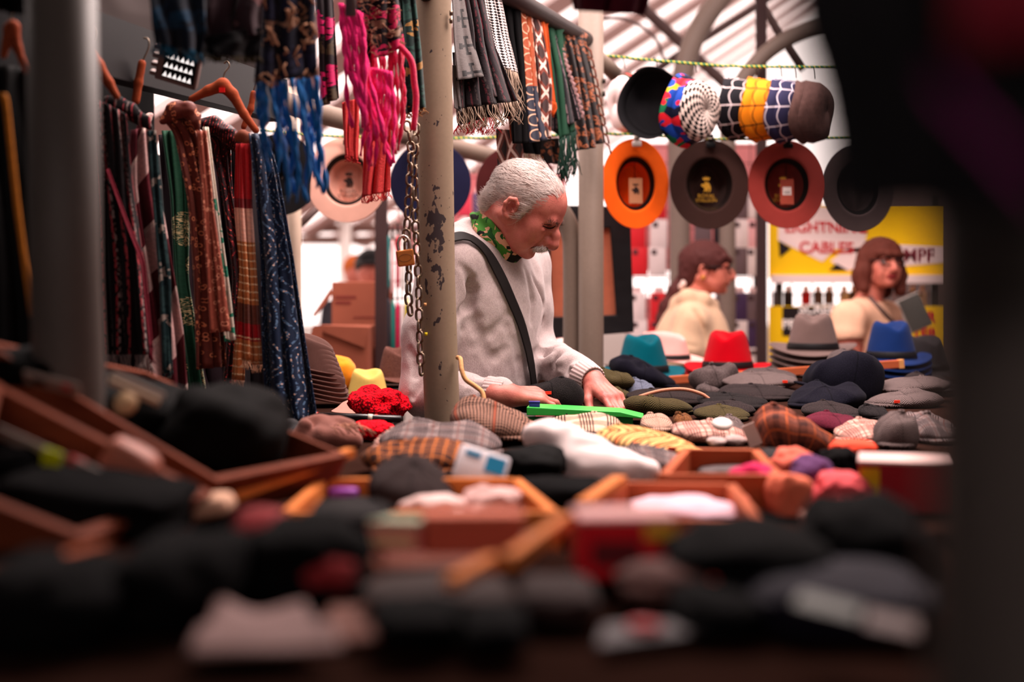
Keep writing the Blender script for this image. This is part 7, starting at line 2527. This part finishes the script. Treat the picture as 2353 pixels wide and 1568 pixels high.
for (x0, y0, x1, y1) in ((1560, 720, 1545, 775), (1600, 715, 1625, 790), (1640, 720, 1665, 790), (1620, 700, 1650, 760)):
    S.cone(tuple(at(x0, y0, WY - 0.21)), tuple(at(x1, y1, WY - 0.21)), 0.010, 0.006, 0.02, -1)
V, Fc = S.mesh(0.006)
V = V + normals(V, Fc) * (vnoise(V * 14)[:, None] * 0.006)
npmesh('hooded_top', V, Fc, HOOD, w1)
legs(w1, c1.x - 0.01, WY, 0.09, plain('dark_trousers', (34, 34, 40)))

# woman with a bob
WB = 6.05
T2 = head_T(at(2024, 606, WB), math.radians(-74), math.radians(-7), math.radians(-4), 0.94) @ Matrix.Diagonal((1, 1, 0.93, 1))
w2 = root('person', (at(2000, 0, WB).x, WB + 0.02, 0), 'woman with auburn bob and glasses in a pale short sleeved blouse looking our way', 'person')
c2 = at(1992, 790, WB + 0.02)
y2 = math.radians(-40)
R2 = Matrix.Rotation(y2, 3, 'Z')
R23 = [[R2[i][j] for j in range(3)] for i in range(3)]
l2 = R2 @ Vector((0, 1, 0))
shR, shL = c2 - l2 * 0.165 + Vector((0, 0, 0.11)), c2 + l2 * 0.165 + Vector((0, 0, 0.11))
S = SDF(T2)
head_prims(S, True)
S.T = Matrix.Identity(4)
S.cone(tuple(T2 @ Vector((-0.03, 0, -0.05))), tuple(c2 + Vector((0, 0, 0.16))), 0.048, 0.058, 0.03)
S.ell(tuple(c2), (0.09, 0.14, 0.20), 0.04, R=R23)
S.ell((c2.x, c2.y, 0.95), (0.10, 0.14, 0.2), 0.04, R=R23)
eb2 = shR + Vector((-0.02, -0.05, -0.27))
S.chain([tuple(shR), tuple(eb2), tuple(eb2 + Vector((0.16, -0.08, 0.0)))], [0.055, 0.046, 0.032], 0.02)
S.chain([tuple(shL), tuple(shL + Vector((0.0, 0.0, -0.27)))], [0.055, 0.042], 0.02)
V, Fc = S.mesh(0.0045)
I2 = np.array(T2.inverted())
Lc = V[Fc].mean(1) @ I2[:3, :3].T + I2[:3, 3]
mi = ((Lc[:, 0] > 0.092) & (np.abs(Lc[:, 1]) < 0.022) & (Lc[:, 2] < -0.0655) & (Lc[:, 2] > -0.0885)).astype(int)
npmesh('body', V, Fc, [SKINW, plain('rose_lips', (160, 58, 60))], w2, mi=mi)
eyes(w2, T2)
S = SDF(T2)
S.ell((-0.006, 0, 0.034), (0.112, 0.094, 0.094), 0.02)
for s in (1, -1):
    S.chain([(-0.01, s * 0.080, 0.03), (0.0, s * 0.092, -0.05), (0.012, s * 0.092, -0.128)], [0.030, 0.032, 0.026], 0.03)
    S.chain([(-0.07, s * 0.04, 0.0), (-0.075, s * 0.05, -0.06), (-0.06, s * 0.055, -0.125)], [0.045, 0.045, 0.034], 0.03)
S.ell((0.120, 0, -0.060), (0.100, 0.068, 0.105), 0.012, -1)
S.chain([(0.086, -0.058, 0.035), (0.104, -0.02, 0.030), (0.104, 0.02, 0.030), (0.086, 0.058, 0.035)], [0.014, 0.014, 0.014, 0.014], 0.012)
V, Fc = S.mesh(0.004)
V = V + normals(V, Fc) * (vnoise((V @ I2[:3, :3].T) * np.array([110, 110, 16]))[:, None] * 0.0035)
npmesh('hair', V, Fc, plain('auburn_hair', (92, 45, 36), 0.6, 0.35, 120, 0.4, 300, spec=0.08), w2)
spectacles(w2, T2, PLASTIC_BLACK)
BLOU = plain('pale_blouse', (234, 182, 152), 0.9, 0.1, 60, 0.2, 200)
S = SDF()
S.ell(tuple(c2 + Vector((0.01, 0, -0.03))), (0.105, 0.135, 0.21), 0.04, R=R23)
S.ell((c2.x + 0.01, c2.y, 0.95), (0.12, 0.14, 0.20), 0.05, R=R23)
S.cone(tuple(c2 + Vector((0, 0, 0.13))), tuple(shR), 0.07, 0.074, 0.04)
S.cone(tuple(c2 + Vector((0, 0, 0.13))), tuple(shL), 0.07, 0.07, 0.04)
S.cone(tuple(shR), tuple(shR + Vector((-0.010, -0.01, -0.055))), 0.070, 0.076, 0.02)
S.cone(tuple(shL), tuple(shL + Vector((0.0, 0, -0.10))), 0.07, 0.07, 0.02)
S.cone(tuple(shR + Vector((-0.015, -0.03, -0.20))), tuple(shR + Vector((-0.008, -0.018, -0.075))), 0.064, 0.056, 0.012, -1)
V, Fc = S.mesh(0.006)
V = V + normals(V, Fc) * (vnoise(V * np.array([22, 22, 7]))[:, None] * 0.006)
npmesh('blouse', V, Fc, BLOU, w2)
bv2 = BVHTree.FromPolygons([tuple(p) for p in V], [tuple(int(i) for i in f) for f in Fc])
rows = []
for k in range(13):
    t = k / 12
    x, y = 1985 + (2052 - 1985) * t, 672 + (744 - 672) * t
    d = (at(x, y, 1.0) - camp).normalized()
    h = bv2.ray_cast(camp + d * 4.5, d)
    if h[0] is not None:
        rows.append([h[0] + Vector((e * 0.010, -0.006, e * 0.006)) for e in (-1, 1)])
if len(rows) > 3:
    obj('bag_strap', MB().grid(rows), plain('grey_strap', (96, 74, 70), 0.7, 0.1), w2, True, solid=0.004)
legs(w2, c2.x, c2.y, 0.09, plain('dark_trousers', (34, 34, 40)))

# people far off in the daylight beyond the boxes
def far_person(px, py, Y, label, hatc, topc, hairc=None):
    p = at(px, py, Y)
    r = root('person', (p.x, Y, 0), label, 'person')
    S = SDF()
    S.ell(tuple(p), (0.085, 0.09, 0.115), 0.02)
    S.cone(tuple(p), (p.x, Y, p.z - 0.2), 0.05, 0.06, 0.02)
    S.ball((p.x, Y - 0.085, p.z - 0.015), 0.016, 0.01)
    S.ell((p.x, Y, p.z - 0.45), (0.19, 0.11, 0.27), 0.05)
    V, Fc = S.mesh(0.012)
    npmesh('body', V, Fc, SKINW, r)
    S = SDF()
    S.ell((p.x, Y, p.z - 0.46), (0.22, 0.14, 0.28), 0.05)
    for s in (1, -1):
        S.chain([(p.x + s * 0.19, Y, p.z - 0.27), (p.x + s * 0.23, Y, p.z - 0.55), (p.x + s * 0.2, Y - 0.1, p.z - 0.8)], [0.07, 0.06, 0.045], 0.03)
        S.chain([(p.x + s * 0.09, Y, p.z - 0.75), (p.x + s * 0.09, Y, 0.06)], [0.1, 0.06], 0.03)
    V, Fc = S.mesh(0.02)
    V[:, 2] = np.maximum(V[:, 2], 0)
    npmesh('clothes', V, Fc, topc, r)
    S = SDF()
    S.ell((p.x, Y + 0.015, p.z + 0.035), (0.10, 0.105, 0.10), 0.02)
    S.ell((p.x, Y - 0.10, p.z - 0.055), (0.09, 0.08, 0.085), 0.01, -1)
    if hatc is PLASTIC_BLACK:
        S.ell((p.x, Y - 0.06, p.z + 0.04), (0.10, 0.13, 0.012), 0.01)
    V, Fc = S.mesh(0.012)
    npmesh('cap' if hatc is PLASTIC_BLACK else 'hair', V, Fc, hatc, r)


far_person(852, 622, 8.6, 'person in a dark cap far off behind the cardboard boxes', PLASTIC_BLACK, plain('dark_coat', (44, 40, 46), 0.9, 0.1))
far_person(818, 626, 10.5, 'person with orange hair far off in the daylight', plain('orange_hair', (190, 96, 40), 0.7, 0.2), plain('dark_coat', (44, 40, 46)))
# ------------------------------------------------------------------ trays and blurred goods in front
def tray(corners, h, mat, label, th=0.014, floor_mat=None, cat='tray', name='wooden_tray', grp='wooden trays on the front table'):
    """open tray; corners of its rim in order, world points"""
    C = [Vector(c) for c in corners]
    cen = sum(C, Vector()) / 4
    zb = min(c.z for c in C) - h
    r = root(name, (cen.x, cen.y, zb), label, cat, grp)
    up = (C[1] - C[0]).cross(C[3] - C[0]).normalized()
    if up.z < 0:
        up = -up
    for i in range(4):
        a, b = C[i], C[(i + 1) % 4]
        inw = ((C[(i + 2) % 4] + C[(i + 3) % 4]) / 2 - (a + b) / 2)
        inw = (inw - (b - a).normalized() * inw.dot((b - a).normalized())).normalized() * th
        V = [a, b, b + inw, a + inw]
        V = V + [v - up * h for v in V]
        m = MB().add(V, [(0, 1, 2, 3), (7, 6, 5, 4), (0, 4, 5, 1), (1, 5, 6, 2), (2, 6, 7, 3), (3, 7, 4, 0)])
        obj('side_board', m, mat, r, True, smooth=False, bevel=0.0015)
    V = [c - up * (h - 0.004) for c in C]
    V = V + [v - up * 0.004 for v in V]
    obj('bottom', MB().add(V, [(0, 1, 2, 3), (7, 6, 5, 4), (0, 4, 5, 1), (1, 5, 6, 2), (2, 6, 7, 3), (3, 7, 4, 0)]), floor_mat or mat, r, True, smooth=False)
    return r


def atz(px, py, z):
    """world point seen at a picture position on the level z"""
    Y = (HC - z) * F / (py - HY)
    return at(px, py, Y)


RZ = 1.030
tray([atz(640, 1178, RZ), atz(1290, 1178, RZ), atz(1196, 1098, RZ), atz(732, 1098, RZ)], 0.052, WOODO, 'orange wood tray holding the dark brown cap and white socks', floor_mat=WOODB)
tray([atz(1306, 1194, RZ), atz(1760, 1196, RZ), atz(1690, 1110, RZ), atz(1424, 1106, RZ)], 0.052, WOODR, 'wooden tray holding the pinkish cloth right of the middle', floor_mat=WOODB)
tray([atz(1512, 1092, RZ), atz(1800, 1092, RZ), atz(1745, 1032, RZ), atz(1568, 1030, RZ)], 0.052, WOODR, 'reddish wooden tray behind, beside the rust plaid cap', floor_mat=WOODB)
tray([atz(826, 1300, 1.066), atz(1130, 1302, 1.066), atz(1240, 1216, 1.066), atz(860, 1212, 1.066)], 0.020, WOODB, 'brown tray with the coral carton in the middle foreground', floor_mat=WOODB)
# the two trays propped higher at the left
CA = [at(500, 1106, 1.66), at(802, 1046, 1.92), at(330, 852, 2.2), at(-60, 775, 1.72)]
tray(CA, 0.055, WOODB, 'upper propped tray of black leather goods at the left', th=0.014, floor_mat=BLACK)
CB = [at(190, 1238, 1.36), at(566, 1112, 1.60), at(480, 1120, 1.63), at(-60, 1140, 1.40)]
CB = [at(190, 1238, 1.34), at(800, 1062, 1.74), at(505, 1120, 1.64), at(-60, 850, 1.60)]
tray([at(190, 1238, 1.34), at(490, 1135, 1.56), at(-20, 872, 1.58), at(-90, 1130, 1.30)], 0.055, WOODB, 'lower propped tray with price labels at the left edge', th=0.014, floor_mat=BLACK)
# props under the raised trays
for (px, py, Yc) in ((250, 1120, 1.72), (430, 1040, 1.85), (80, 1180, 1.40)):
    p = at(px, py, Yc)
    z1 = max(TZ + 0.02, p.z - 0.03)
    top('tray_prop', MB().box((p.x, p.y, (TZ + z1) / 2), (0.10, 0.08, z1 - TZ)), DARK, 'dark block under the propped trays at the left', 'block', 'blocks under the propped trays', smooth=False)
# wooden slats lying among the goods
def slat(p0, p1, w, mat, label, t=0.012):
    a, b = p0, p1
    d = b - a
    X = Matrix.Translation((a + b) / 2) @ d.to_track_quat('X', 'Z').to_matrix().to_4x4()
    m = MB().box((0, 0, 0), (d.length, w, t), X)
    return top('wooden_lath', m, mat, label, 'slat', smooth=False, bevel=0.001)


slat(at(400, 1190, 1.62), at(806, 1040, 1.95), 0.016, WOODO, 'long orange wooden slat running up to the tray corner at the left')
slat(atz(1168, 1292, 1.082), atz(1302, 1196, 1.082), 0.012, WOODO, 'short orange wooden slat slanting left of the red packet')
slat(atz(1036, 1345, 1.076), atz(1134, 1290, 1.076), 0.012, WOODO, 'short pale wooden slat slanting below the coral carton')
slat(atz(1340, 1162, 1.046), atz(1424, 1104, 1.046), 0.018, WOODO, 'wooden slat end between the two middle trays')
slat(atz(-20, 1330, 1.09), atz(240, 1265, 1.09), 0.012, WOODR, 'dim wooden slat in the dark lower left corner')

LEA = plain('black_leather', (10, 9, 9), 0.8, 0.2, 40, 0.3, 200, spec=0.03)
GREYL = plain('grey_label', (150, 134, 126), 0.6, 0.1, 40)
lump('leather_bag', 380, 640, 880, 1080, LEA, 'black leather bag slumped in the upper propped tray', 'bag', 1.9, 0.14, 11, 0.12, 0.7, tilt=(0, 0.25, 0), z=at(500, 1070, 1.9).z)
lump('leather_bag', 150, 470, 862, 985, LEA, 'black leather purse behind the price labels in the propped tray', 'bag', 1.95, 0.12, 12, 0.12, 0.7, tilt=(0, 0.25, 0), z=at(300, 985, 1.95).z)
lump('leather_belts', 0, 210, 790, 880, LEA, 'black leather bundle at the far end of the propped tray', 'leather goods', 1.8, 0.10, 13, 0.12, 0.7, tilt=(0, 0.1, 0), z=at(100, 880, 1.8).z)


def card(px, py, Y, w, h, mat, label, rz=0.0, ry=0.0, rx=0.5, marks=(), name='price_label'):
    r = root(name, at(px, py, Y), label, 'label')
    X = (Matrix.Rotation(ry, 4, 'Y') @ Matrix.Rotation(rx, 4, 'X'))
    obj('card', MB().box((0, 0, 0), (w, 0.003, h), X), mat, r, smooth=False, bevel=0.0008)
    for (cx, cz, sx, sz, mm) in marks:
        obj('print', MB().box((cx, -0.0022, cz), (sx, 0.001, sz), X), mm, r, smooth=False)
    return r


REDP, YELP = plain('print_red', (200, 40, 50), 0.5, 0.1), plain('neon_yellow', (206, 214, 20), 0.5, 0.1)
PALEL = plain('pale_label', (200, 176, 150), 0.6, 0.08, 40)
card(120, 882, 1.62, 0.065, 0.024, GREYL, 'grey label with red dot at the top of the propped tray', ry=0.25, rx=0.9, marks=[(0.018, 0.004, 0.010, 0.010, REDP), (-0.015, 0.0, 0.016, 0.010, LEA)])
card(318, 885, 1.70, 0.068, 0.008, GREYL, 'upper thin pale strip label on the black purse', ry=0.42, rx=0.6)
card(308, 900, 1.69, 0.066, 0.010, PALEL, 'lower thin pale strip label on the black purse', ry=0.42, rx=0.6)
top('snap_button', MB().lathe([(0, 0.008), (0.012, 0.006), (0.015, 0.0), (0.0, -0.003)], 20, X=Matrix.Translation(at(288, 928, 1.68)) @ Matrix.Rotation(1.1, 4, 'X')), plain('pearl_button', (206, 170, 130), 0.35, 0.05), 'round pale snap button on the black purse', 'button')
card(70, 1025, 1.52, 0.080, 0.016, GREYL, 'long grey strip label across the lower propped tray', ry=0.42, rx=0.5)
card(118, 1058, 1.50, 0.020, 0.026, YELP, 'neon yellow square label in the lower propped tray', ry=0.3, rx=0.4)
card(178, 1064, 1.52, 0.018, 0.012, REDP, 'small red label beside the neon yellow one', ry=0.4, rx=0.4)
card(215, 1085, 1.50, 0.045, 0.012, GREYL, 'short grey strip label right of the neon one', ry=0.42, rx=0.4)
lump('leather_wallet', 215, 345, 1012, 1108, plain('tan_leather', (176, 104, 86), 0.5, 0.1, 20), 'tan leather wallet tilted in the lower propped tray', 'wallet', 1.56, 0.02, 14, 0.05, 0.5, tilt=(0.2, 0.55, 0), z=at(280, 1100, 1.56).z)
lump('black_socks', 20, 420, 1075, 1200, BLACK, 'black folded socks filling the lower propped tray', 'socks', 1.50, 0.10, 15, 0.12, 0.6, tilt=(0, 0.15, 0), z=at(230, 1195, 1.5).z)
lump('black_socks', 0, 150, 1010, 1120, BLACK, 'black bundle behind the grey strip label at the left edge', 'socks', 1.58, 0.10, 16, 0.12, 0.6, z=at(70, 1110, 1.58).z)
lump('socks', 395, 540, 1138, 1192, plain('beige_socks', (226, 178, 150), 0.9, 0.1), 'pale beige folded socks on the wooden slat', 'socks', 1.58, 0.035, 17, 0.08, 0.6, tilt=(0, -0.2, 0), z=at(470, 1188, 1.58).z)
BIN = plain('black_knit', (12, 11, 12), 0.95, 0.3, 60, 0.4, 300, spec=0.03)
CORAL = plain('coral_cloth', (222, 104, 84), 0.9, 0.15, 40)
DRED = plain('dark_red_cloth', (150, 44, 48), 0.9, 0.2, 40)
lump('knit_gloves', 530, 672, 1160, 1285, DRED, 'red and orange knitted gloves bundle left of the middle trays', 'gloves', 1.248, 0.043, 18, 0.14, 0.7)
lump('knit_gloves', 690, 812, 1258, 1345, DRED, 'dark red knitted bundle below the orange rim', 'gloves', 1.123, 0.034, 19, 0.14, 0.7)
lump('knit_hats', 560, 850, 1180, 1370, BIN, 'black knitted hats heaped left of the coral carton', 'hats', 1.170, 0.085, 20, 0.16, 0.7)
lump('knit_hats', 280, 560, 1215, 1420, BIN, 'black knitted heap in the lower left', 'hats', 1.076, 0.085, 21, 0.16, 0.7)
lump('knit_hats', -40, 300, 1270, 1450, BIN, 'black knitted heap in the bottom left corner', 'hats', 1.014, 0.085, 22, 0.16, 0.7)
lump('knit_hats', 700, 900, 1200, 1265, plain('charcoal_knit', (34, 29, 30), 0.95, 0.2), 'charcoal knit just under the long orange rim', 'hats', 1.264, 0.043, 23, 0.1, 0.6, z=TN + .03)
# things inside the middle tray
lump('purple_packet', 756, 826, 1112, 1140, plain('purple_packet', (170, 84, 190), 0.5, 0.05), 'small purple packet on dark cloth in the orange tray', 'packet', 1.92, 0.03, 24, 0.03, 0.4, z=TZ + 0.030)
lump('dark_cloth', 700, 880, 1125, 1180, plain('charcoal_knit', (48, 42, 44)), 'charcoal cloth under the purple packet', 'cloth', 1.86, 0.06, 25, 0.08, 0.5, z=TZ + 0.006)
WHS = plain('white_socks', (240, 206, 200), 0.9, 0.08, 40)
lump('white_socks', 930, 1075, 1108, 1185, WHS, 'white socks heaped left in the orange tray', 'socks', 1.80, 0.05, 26, 0.2, 0.7, z=TZ + 0.012)
lump('white_socks', 1060, 1200, 1098, 1180, plain('rosy_white_socks', (220, 176, 170), 0.9, 0.12, 40), 'rosy white crumpled socks right in the orange tray', 'socks', 1.83, 0.05, 27, 0.24, 0.7, z=TZ + 0.012)
pk = root('sock_packet', at(1104, 1082, 2.0), 'white and sky blue packet behind the white socks', 'packet')
X = Matrix.Rotation(0.30, 4, 'Y') @ Matrix.Rotation(-0.65, 4, 'X')
pkm = plain('packet_white', (250, 244, 250), 0.45, 0.05, 20)
obj('pack', MB().box((0, 0, 0), (0.074, 0.022, 0.058), X), pkm, pk, bevel=0.005)
obj('print', MB().box((0.018, -0.0115, 0.008), (0.028, 0.002, 0.026), X), plain('sky_blue_print', (40, 150, 200), 0.45, 0.05), pk, smooth=False)
obj('print', MB().box((-0.016, -0.0115, 0.016), (0.022, 0.002, 0.008), X), plain('sky_blue_print', (40, 150, 200)), pk, smooth=False)
lump('black_gloves', 1150, 1300, 1018, 1104, LEA, 'black gloves left of the white cloth', 'gloves', 2.20, 0.06, 28, 0.2, 0.7)
lump('black_gloves', 1180, 1400, 1085, 1158, BIN, 'black knitted gloves in front of the white cloth', 'gloves', 1.95, 0.06, 29, 0.14, 0.6, z=TZ + 0.01)
# cartons
def carton3(px, py, Y, w, d, h, mat, label, yaw=0.0, lid=None, extras=(), name='carton', pitch=0.0):
    p = at(px, py, Y)
    p.z = max(p.z, (TN if Y < 1.335 else TZ) + 0.001)
    r = root(name, p, label, 'box', None, (pitch, 0, yaw))
    obj('carton', MB().box((0, 0, h / 2), (w, d, h)), mat, r, smooth=False, bevel=0.002)
    if lid:
        obj('lid', MB().box((0, 0, h + 0.002), (w * 1.02, d * 1.02, 0.004)), lid, r, smooth=False, bevel=0.001)
    for (cx, cy, cz, sx, sy, sz, mm) in extras:
        obj('print', MB().box((cx, cy, cz), (sx, sy, sz)), mm, r, smooth=False)
    return r


carton3(1088, 1266, 1.245, 0.086, 0.04, 0.030, plain('coral_carton', (206, 92, 70), 0.8, 0.1, 20), 'coral carton lying in the brown tray', 0.05, plain('coral_lid', (226, 120, 92), 0.8, 0.05))
carton3(905, 1266, 1.235, 0.049, 0.024, 0.024, plain('pink_packet', (226, 120, 116), 0.6, 0.05), 'small pink and cream packet with a green top in the brown tray', -0.1, plain('cream_green', (190, 196, 160), 0.6, 0.1),
        [(0, -0.0125, 0.011, 0.04, 0.002, 0.010, plain('cream_print', (240, 196, 150), 0.6, 0.05))])
carton3(1432, 1318, 1.19, 0.080, 0.055, 0.048, plain('red_carton', (226, 26, 40), 0.6, 0.15, 20), 'red packet with pink top and yellow corner standing in the middle', 0.08, plain('pale_pink_lid', (240, 168, 164), 0.6, 0.05),
        [(0.026, -0.0282, 0.040, 0.026, 0.002, 0.012, plain('yellow_print', (240, 180, 60), 0.6, 0.05)), (-0.01, -0.0284, 0.022, 0.04, 0.002, 0.020, plain('dark_red_print', (110, 30, 36), 0.6, 0.1))])
carton3(2075, 1166, 2.0, 0.120, 0.10, 0.066, plain('crimson_carton', (170, 36, 46), 0.6, 0.15, 20), 'red carton with white lid and yellow end at the right', -0.25, plain('white_lid', (226, 190, 184), 0.6, 0.05),
        [(-0.045, -0.051, 0.04, 0.026, 0.002, 0.04, plain('carton_yellow', (226, 180, 30), 0.6, 0.05))])
lump('orange_cloth', 1912, 2012, 1008, 1048, plain('neon_orange_cloth', (236, 70, 40), 0.8, 0.08), 'bright orange cloth behind the red carton', 'cloth', 2.42, 0.05, 31, 0.1, 0.6)
lump('black_gloves', 1890, 1965, 1020, 1100, BIN, 'black gloves between the orange cloth and the purple cloth', 'gloves', 2.25, 0.05, 32, 0.2, 0.7)
lump('grey_knit', 1600, 1730, 1050, 1088, plain('grey_knit', (96, 84, 84), 0.9, 0.3, 40), 'grey knitted goods inside the reddish tray', 'knitwear', 2.25, 0.06, 33, 0.12, 0.6, z=TZ + 0.008)
lump('grey_knit', 1740, 1860, 1030, 1080, plain('charcoal_knit', (48, 42, 44)), 'charcoal cloth in front of the rust plaid cap', 'cloth', 2.3, 0.06, 34, 0.12, 0.6)
lump('fuzzy_socks', 1625, 1668, 1002, 1024, plain('pale_grey_fuzz', (166, 144, 140), 0.95, 0.3, 100), 'left fuzzy pale grey sock ball behind the tray', 'socks', 2.62, 0.03, 35, 0.1, 0.9)
lump('fuzzy_socks', 1665, 1714, 998, 1022, plain('pale_grey_fuzz', (166, 144, 140)), 'right fuzzy pale grey sock ball behind the tray', 'socks', 2.64, 0.03, 36, 0.1, 0.9)
lump('coral_cloth', 1780, 1870, 1026, 1096, CORAL, 'coral red cloth corner at the back of the bright heap', 'cloth', 2.2, 0.04, 37, 0.30, 0.9)
lump('purple_cloth', 1816, 1926, 1046, 1128, plain('purple_cloth', (92, 50, 96), 0.9, 0.15), 'purple cloth in the bright heap', 'cloth', 2.10, 0.05, 38, 0.30, 0.9)
lump('magenta_cloth', 1672, 1800, 1068, 1150, plain('magenta_cloth', (206, 14, 84), 0.85, 0.1), 'magenta cloth in the bright heap', 'cloth', 2.02, 0.05, 39, 0.30, 0.9)
lump('coral_cloth', 1760, 1862, 1078, 1182, plain('salmon_cloth', (240, 122, 92), 0.85, 0.1), 'salmon cloth fold standing in front of the purple one', 'cloth', 1.94, 0.03, 40, 0.14, 0.7)
lump('rose_cloth', 1866, 2000, 1082, 1165, plain('rose_cloth', (220, 84, 90), 0.85, 0.1), 'rose red cloth right of the purple one', 'cloth', 1.98, 0.05, 41, 0.30, 0.9)
lump('pink_cloth', 1440, 1690, 1112, 1186, plain('pinkish_white_cloth', (244, 200, 214), 0.85, 0.08, 20), 'pinkish white cloth spread in the right hand tray', 'cloth', 1.80, 0.07, 42, 0.14, 0.7, z=TZ + 0.008)
lump('coral_cloth', 1650, 1722, 1132, 1166, CORAL, 'small coral cloth beside the pinkish white one', 'cloth', 1.9, 0.03, 43, 0.1, 0.7, z=TZ + 0.02)
lump('wool_gloves', 1545, 1900, 1196, 1332, BIN, 'big black woollen gloves right of the red packet', 'gloves', 1.139, 0.085, 44, 0.14, 0.7)
lump('wool_hat', 1850, 2115, 1122, 1345, BIN, 'large black woollen hat heap at the right', 'hat', 1.248, 0.085, 45, 0.16, 0.7)
lump('dark_leggings', 1700, 2120, 1300, 1420, plain('dark_purple_cloth', (24, 19, 33), 0.9, 0.2, 20), 'dark purple black folded clothes at the lower right', 'clothes', 1.061, 0.085, 46, 0.12, 0.6)
lump('dark_cloth', 1540, 1740, 1340, 1420, BIN, 'black cloth in front of the mauve cloth', 'cloth', 1.045, 0.068, 47, 0.12, 0.6)
lump('mauve_cloth', 1420, 1690, 1288, 1362, plain('mauve_cloth', (96, 62, 57), 0.9, 0.15), 'mauve brown cloth with a coral corner below the red packet', 'cloth', 1.108, 0.051, 48, 0.16, 0.7)
lump('coral_cloth', 1610, 1690, 1276, 1340, plain('bright_coral', (236, 84, 62), 0.85, 0.08), 'bright coral cloth corner below the black gloves', 'cloth', 1.080, 0.021, 49, 0.12, 0.7, z=TN + 0.012)
lump('beige_cloth', 1840, 1900, 1185, 1222, plain('beige_bit', (170, 120, 106), 0.85, 0.1), 'beige cloth bit between the black heaps', 'cloth', 1.7, 0.03, 50, 0.1, 0.7, z=TZ + 0.03)
lump('dark_cloth', 860, 1060, 1380, 1450, BIN, 'black cloth lying in the middle of the near table', 'cloth', 0.983, 0.051, 51, 0.14, 0.6)
lump('dark_cloth', 1060, 1210, 1400, 1470, BIN, 'small black cloth left of the white label', 'cloth', 0.967, 0.043, 52, 0.14, 0.6)
lump('brown_cloth', 840, 1180, 1330, 1385, plain('brown_wool', (58, 42, 39), 0.9, 0.2), 'brown cloth below the brown tray', 'cloth', 1.061, 0.051, 53, 0.12, 0.6)
lump('brown_cloth', 1190, 1370, 1330, 1400, plain('umber_cloth', (50, 32, 30), 0.9, 0.2), 'umber cloth left of the mauve one', 'cloth', 1.061, 0.051, 54, 0.12, 0.6)
# papers on the near table
def paper(pts, z, mat, label, name='paper', cat='paper', seed=1, extra=None, amp=0.012):
    C = [atz(x, y, z) for x, y in pts]
    n1 = 18
    P = []
    for j in range(n1):
        v = j / (n1 - 1)
        row = []
        for i in range(n1):
            u = i / (n1 - 1)
            row.append((C[0].lerp(C[1], u)).lerp(C[3].lerp(C[2], u), v))
        P.append(row)
    A = np.array([[tuple(p) for p in r_] for r_ in P])
    A[..., 2] += amp * (0.6 + vnoise(A * 24, seed)) * np.minimum(1, np.linspace(0, 3, n1))[:, None]
    m = MB().grid([[Vector(p) for p in r_] for r_ in A])
    zs = A[..., 2].min()
    r = root(name, (A[..., 0].mean(), A[..., 1].mean(), zs), label, cat)
    obj('sheet', m, mat, r, True, solid=0.0015)
    if extra:
        extra(r, A)
    return r


paper([(432, 1505), (790, 1492), (700, 1412), (500, 1400)], TN + 0.016, plain('crumpled_white_paper', (150, 118, 114), 0.8, 0.05, 10), 'crumpled white paper lying on the near table at the left', seed=3)
LABW = plain('cool_white_label', (112, 106, 108), 0.8, 0.08, 30)
paper([(1372, 1486), (1660, 1450), (1650, 1418), (1385, 1448)], TN + 0.010, LABW, 'white label with a red spot on the near table', 'price_label', 'label', 5,
      lambda r, A: obj('print', MB().lathe([(0.0, 0.004), (0.011, 0.003), (0.012, 0.0)], 16, X=Matrix.Translation(Vector(A[9, 6]) + Vector((0, 0, 0.001)))), REDP, r, True), 0.004)
paper([(1822, 1392), (1975, 1428), (1985, 1398), (1840, 1364)], TN + 0.040, plain('greenish_label', (86, 88, 82), 0.6, 0.08, 30), 'greenish grey strip label on the dark purple clothes', 'price_label', 'label', 6, None, 0.003)
paper([(1985, 1440), (2110, 1465), (2112, 1430), (1990, 1405)], TN + 0.036, plain('brown_pink_label', (88, 60, 55), 0.6, 0.08, 30), 'brownish pink label beside the greenish one', 'price_label', 'label', 7, None, 0.003)
paper([(740, 1480), (900, 1470), (880, 1400), (760, 1395)], TN + 0.006, plain('brown_paper', (116, 66, 52), 0.8, 0.1, 20), 'brown paper right of the crumpled white one', 'paper', 'paper', 8, None, 0.006)

# ------------------------------------------------------------------ dark things very close at the right
q = at(2392, 0, 0.52)
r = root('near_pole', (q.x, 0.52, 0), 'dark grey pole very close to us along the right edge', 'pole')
obj('tube', MB().tube([(q.x, 0.52, 0), (q.x, 0.52, 2.55)], 0.0395, 32), GREYPOLE, r, True)
r2 = scarf('dark jacket hanging very close to us in the upper right corner', [(1765, -140), (1800, 60), (1850, 220), (1872, 360), (1884, 512)], [(2600, -140), (2600, 100), (2600, 300), (2600, 505)], 0.42, 0.43,
           plain('black_jacket', (24, 23, 25), 0.9, 0.2, 20), None, 4, 0.006, 101, name='hanging_jacket', cat='jacket',
           extra=lambda r, P: [obj('panel', MB().grid([[p + Vector((0, -0.012, 0)) for p in row[17:34]] for row in P[0:18]]), plain('dark_red_lining', (120, 26, 40), 0.8, 0.1), r, True, solid=0.002),
                               obj('stripe', MB().grid([[at(2140 + 240 * u / 11 + 40 * v, 160 + 260 * u / 11 + 70 * v, 0.398) for u in range(12)] for v in (0, 0.5, 1)]), plain('plum_stripe', (170, 44, 132), 0.7, 0.05), r, True, solid=0.002)])
